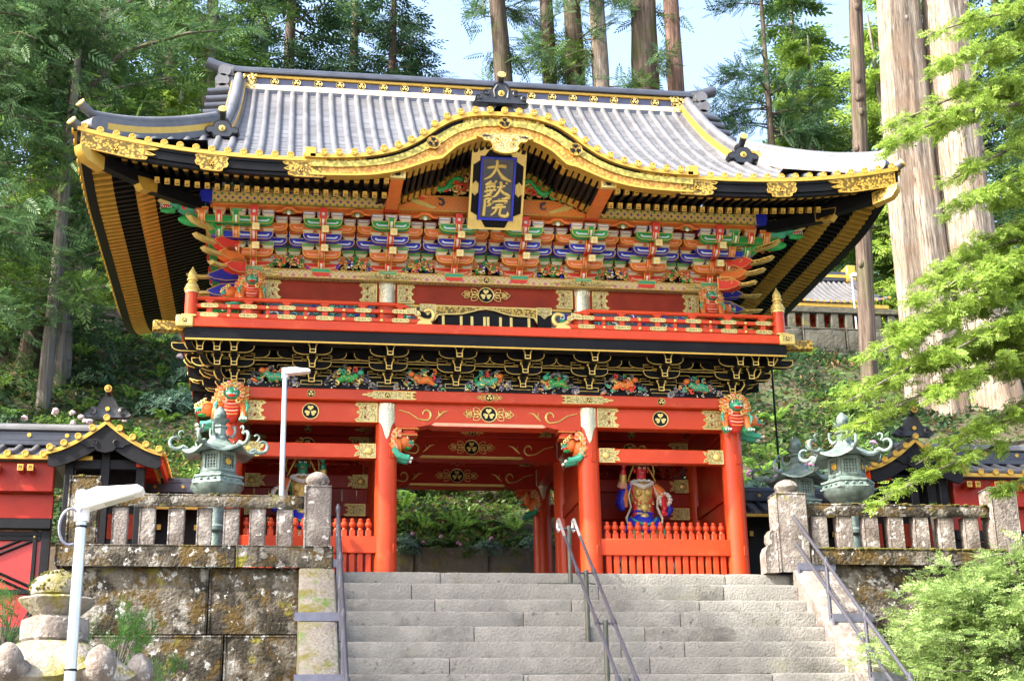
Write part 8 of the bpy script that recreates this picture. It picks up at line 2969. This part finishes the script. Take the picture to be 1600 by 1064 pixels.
def shrub(it, o):
    x, y, reg, s, kind, nf, pet = it
    where = {'l': 'behind the left side building', 'p': 'seen through the gate passage', 'r': 'on the slope right of the gate'}[reg]
    t = thing('flowering_shrub' if nf else 'evergreen_shrub', o + ' from the left of the leafy shrubs ' + where, 'shrub', (x, y, hill(x, y) - .1), rnd.uniform(0, 6), 'shrubs ' + where)
    t.scale = (s, s, s)
    place('stems', stem_me, t); place('foliage', SHR[kind], t)
    for k in range(nf):
        a = rnd.uniform(0, 6.28); ph = rnd.uniform(.1, 1.2)
        place('flower_head', FLO[pet], t, (.74 * math.sin(ph) * math.cos(a), .74 * math.sin(ph) * math.sin(a), .76 * math.cos(ph)), (rnd.uniform(-.5, .5), rnd.uniform(-.5, .5), 0), (1.1, 1.1, 1.1))
sl = []
for (x, y, s, k, nf) in ((-1.4, 9.2, 1.3, 0, 3), (-.2, 9.8, 1.4, 1, 2), (1.0, 9.4, 1.3, 3, 3), (2.0, 9.9, 1.4, 0, 2), (-.9, 11.4, 1.6, 1, 0), (.7, 11.8, 1.6, 0, 0), (2.3, 11.6, 1.5, 3, 0), (-.1, 6.55, .55, 2, 2), (.9, 6.5, .5, 1, 2), (1.9, 6.6, .55, 0, 1), (-.8, 6.55, .6, 1, 1), (.4, 6.45, .45, 2, 3), (1.45, 6.45, .4, 2, 1)):
    sl.append((x, y, 'p', s, k, nf, 'petal'))
for (x, y, s, k, nf) in ((6.4, 7.4, 1.1, 0, 3), (7.3, 7.8, 1.2, 1, 5), (8.2, 8.3, 1.2, 0, 6), (9.2, 8.6, 1.2, 1, 5), (7.0, 11.4, 1.1, 0, 1), (8.0, 14.8, 1.2, 1, 2), (6.6, 13.6, 1.3, 3, 1), (10.2, 9.2, 1.3, 2, 2), (9.4, 15.9, 1.2, 0, 2), (11.2, 11.8, 1.3, 2, 0), (5.9, 9.6, 1.1, 0, 0)):
    sl.append((x, y, 'r', s, k, nf, 'petal'))
for (x, y, s, k, nf) in ((-8.5, 11.9, 1.0, 2, 7), (-7.9, 11.6, .9, 1, 6), (-7.2, 12.6, .8, 2, 4), (-9.6, 12.0, 1.0, 3, 2), (-6.2, 14.2, 1.1, 1, 1), (-5.6, 16.4, 1.2, 0, 1), (-8.4, 16.2, .9, 3, 0), (-6.4, 20.4, 1.1, 0, 0), (-10.2, 18.6, 1.2, 3, 0), (-7.6, 24.4, 1.2, 0, 0), (-11.6, 13.6, 1.2, 1, 0), (-4.6, 17.4, 1.2, 3, 0)):
    sl.append((x, y, 'l', s, k, nf, 'petal_pale'))
on_slope(sl, shrub)

def cover():
    """Mosses, seedlings and small leaves carpeting the slope: one mass."""
    rr = np.random.default_rng(8)
    n = 420000
    x = rr.uniform(-20, 19, n); y = 6.6 + 26 * rr.random(n) ** 1.5
    keep = np.array([noise.noise((a * .45, b * .45, 2.2)) + .5 * noise.noise((a * 1.5, b * 1.5, 7)) > rr.uniform(-.6, .2) for a, b in zip(x, y)])
    x, y = x[keep], y[keep]
    n = len(x)
    z = np.array([hill(a, b) for a, b in zip(x, y)])
    P = np.stack([x, y, z + rr.uniform(0, .16, n) ** 1.2], 1)
    D = np.stack([rr.normal(0, 1, n), rr.normal(-.3, 1, n), rr.uniform(-.1, .7, n)], 1)
    D /= np.linalg.norm(D, axis=1, keepdims=True)
    W = np.cross(D, np.stack([rr.normal(0, .5, n), rr.normal(0, .5, n), np.ones(n)], 1)); W /= np.linalg.norm(W, axis=1, keepdims=True)
    s = (rr.uniform(.06, .19, n) * (1 + .02 * (y - 6)))[:, None]
    V = np.stack([P, P + D * s * .5 + W * s * .22, P + D * s, P + D * s * .5 - W * s * .22], 1)
    mi = np.array([0 if noise.noise((a * .3, b * .3, 9)) + r < (.68 if b > 9.5 or abs(a) > 4 else .15) else 1 if r < .86 else 2 for a, b, r in zip(x, y, rr.random(n))])  # lighter leaves behind the gate passage; extra light put into their colour
    o = place('ground_cover', mesh_quads('ground_cover', V, ['leaf_dark', 'leaf_mid', 'dry_leaf'], mi))
    tag(stuff(o), 'low leafy ground cover on the wooded slope', 'ground cover')
cover()

def saplings():
    rr = np.random.default_rng(14)
    for lab, x, y, zb, br in (('bright green young pine beside the old stone lantern at the lower left', -5.05, -5.9, -4.6, [(-.25, 0, 2.9, .7), (.3, .1, 2.65, .75), (.6, .1, 2.4, .7), (-.1, -.1, 2.5, .6), (.15, .2, 3.15, .5)]),
                              ('bright green young pine at the left edge below the red door', -6.35, -5.4, -4.4, [(-.3, 0, 3.1, .9), (.1, .1, 3.25, .8), (-.5, .1, 2.7, .9), (.15, -.1, 2.7, .8), (-.15, 0, 2.3, .9)])):
        t = thing('young_pine', lab, 'tree', (x, y, zb))
        tb = trunk_mb([(0, 0, 0), (.03, 0, 1.5), (0, 0, 3.0)], [.06, .045, .02], 8)
        Ps = []; Ds = []
        for (dx, dy, z, s) in br:
            for k in range(15):
                e = np.array([dx, dy, z]) + rr.normal(0, .22, 3) * s
                c = np.array([0, 0, z - .5])
                tb.tube([tuple(c), tuple((c + e) / 2), tuple(e)], [.014, .010, .005], 4)
                Ps.append(e); Ds.append(np.array([rr.normal(0, .5), rr.normal(-.2, .4), .75]))
        tb.build('trunk', 'grey_bark', t, angle=180)
        P = np.array(Ps); D = np.array(Ds)
        place('crown', mesh_quads('crown', scatter(NDL, P, D, rr.uniform(.20, .34, len(P)), 1), 'leaf_pine'), t)
saplings()

def shade_tree():
    """Tall tree to the left of the steps, outside the view; its crown dapples the left part of the stairs."""
    rr = np.random.default_rng(77)
    t = thing('maple_tree', 'leafy tree left of the steps that dapples them with shade', 'tree', (-12.5, -8.5, -5.2))
    tb = trunk_mb([(0, 0, 0), (.1, 0, 7), (.3, 0, 13), (.2, 0, 17.8)], [.4, .33, .25, .05], 10)
    Ps = []; Ds = []
    for k in range(90):
        z = rr.uniform(13.2, 17.6); a = rr.uniform(0, 6.28); L = rr.uniform(1.0, 2.6) * (1 - (z - 13) / 12)
        d = np.array([math.cos(a), math.sin(a), .1]); c = np.array([.2, 0, z])
        tb.tube([tuple(c), tuple(c + d * L)], [.04, .01], 4)
        m = int(46 * L)
        q = rr.uniform(.3, 1.1, (m, 1))
        Ps.append(c + d * L * q + rr.normal(0, .35, (m, 3))); Ds.append(d + rr.normal(0, .6, (m, 3)))
    tb.build('trunk', 'grey_bark', t, angle=180)
    P = np.concatenate(Ps); D = np.concatenate(Ds)
    place('crown', mesh_quads('crown', scatter(SPR_S, P, D, rr.uniform(.5, .9, len(P)), .8), 'leaf_mid'), t)
shade_tree()
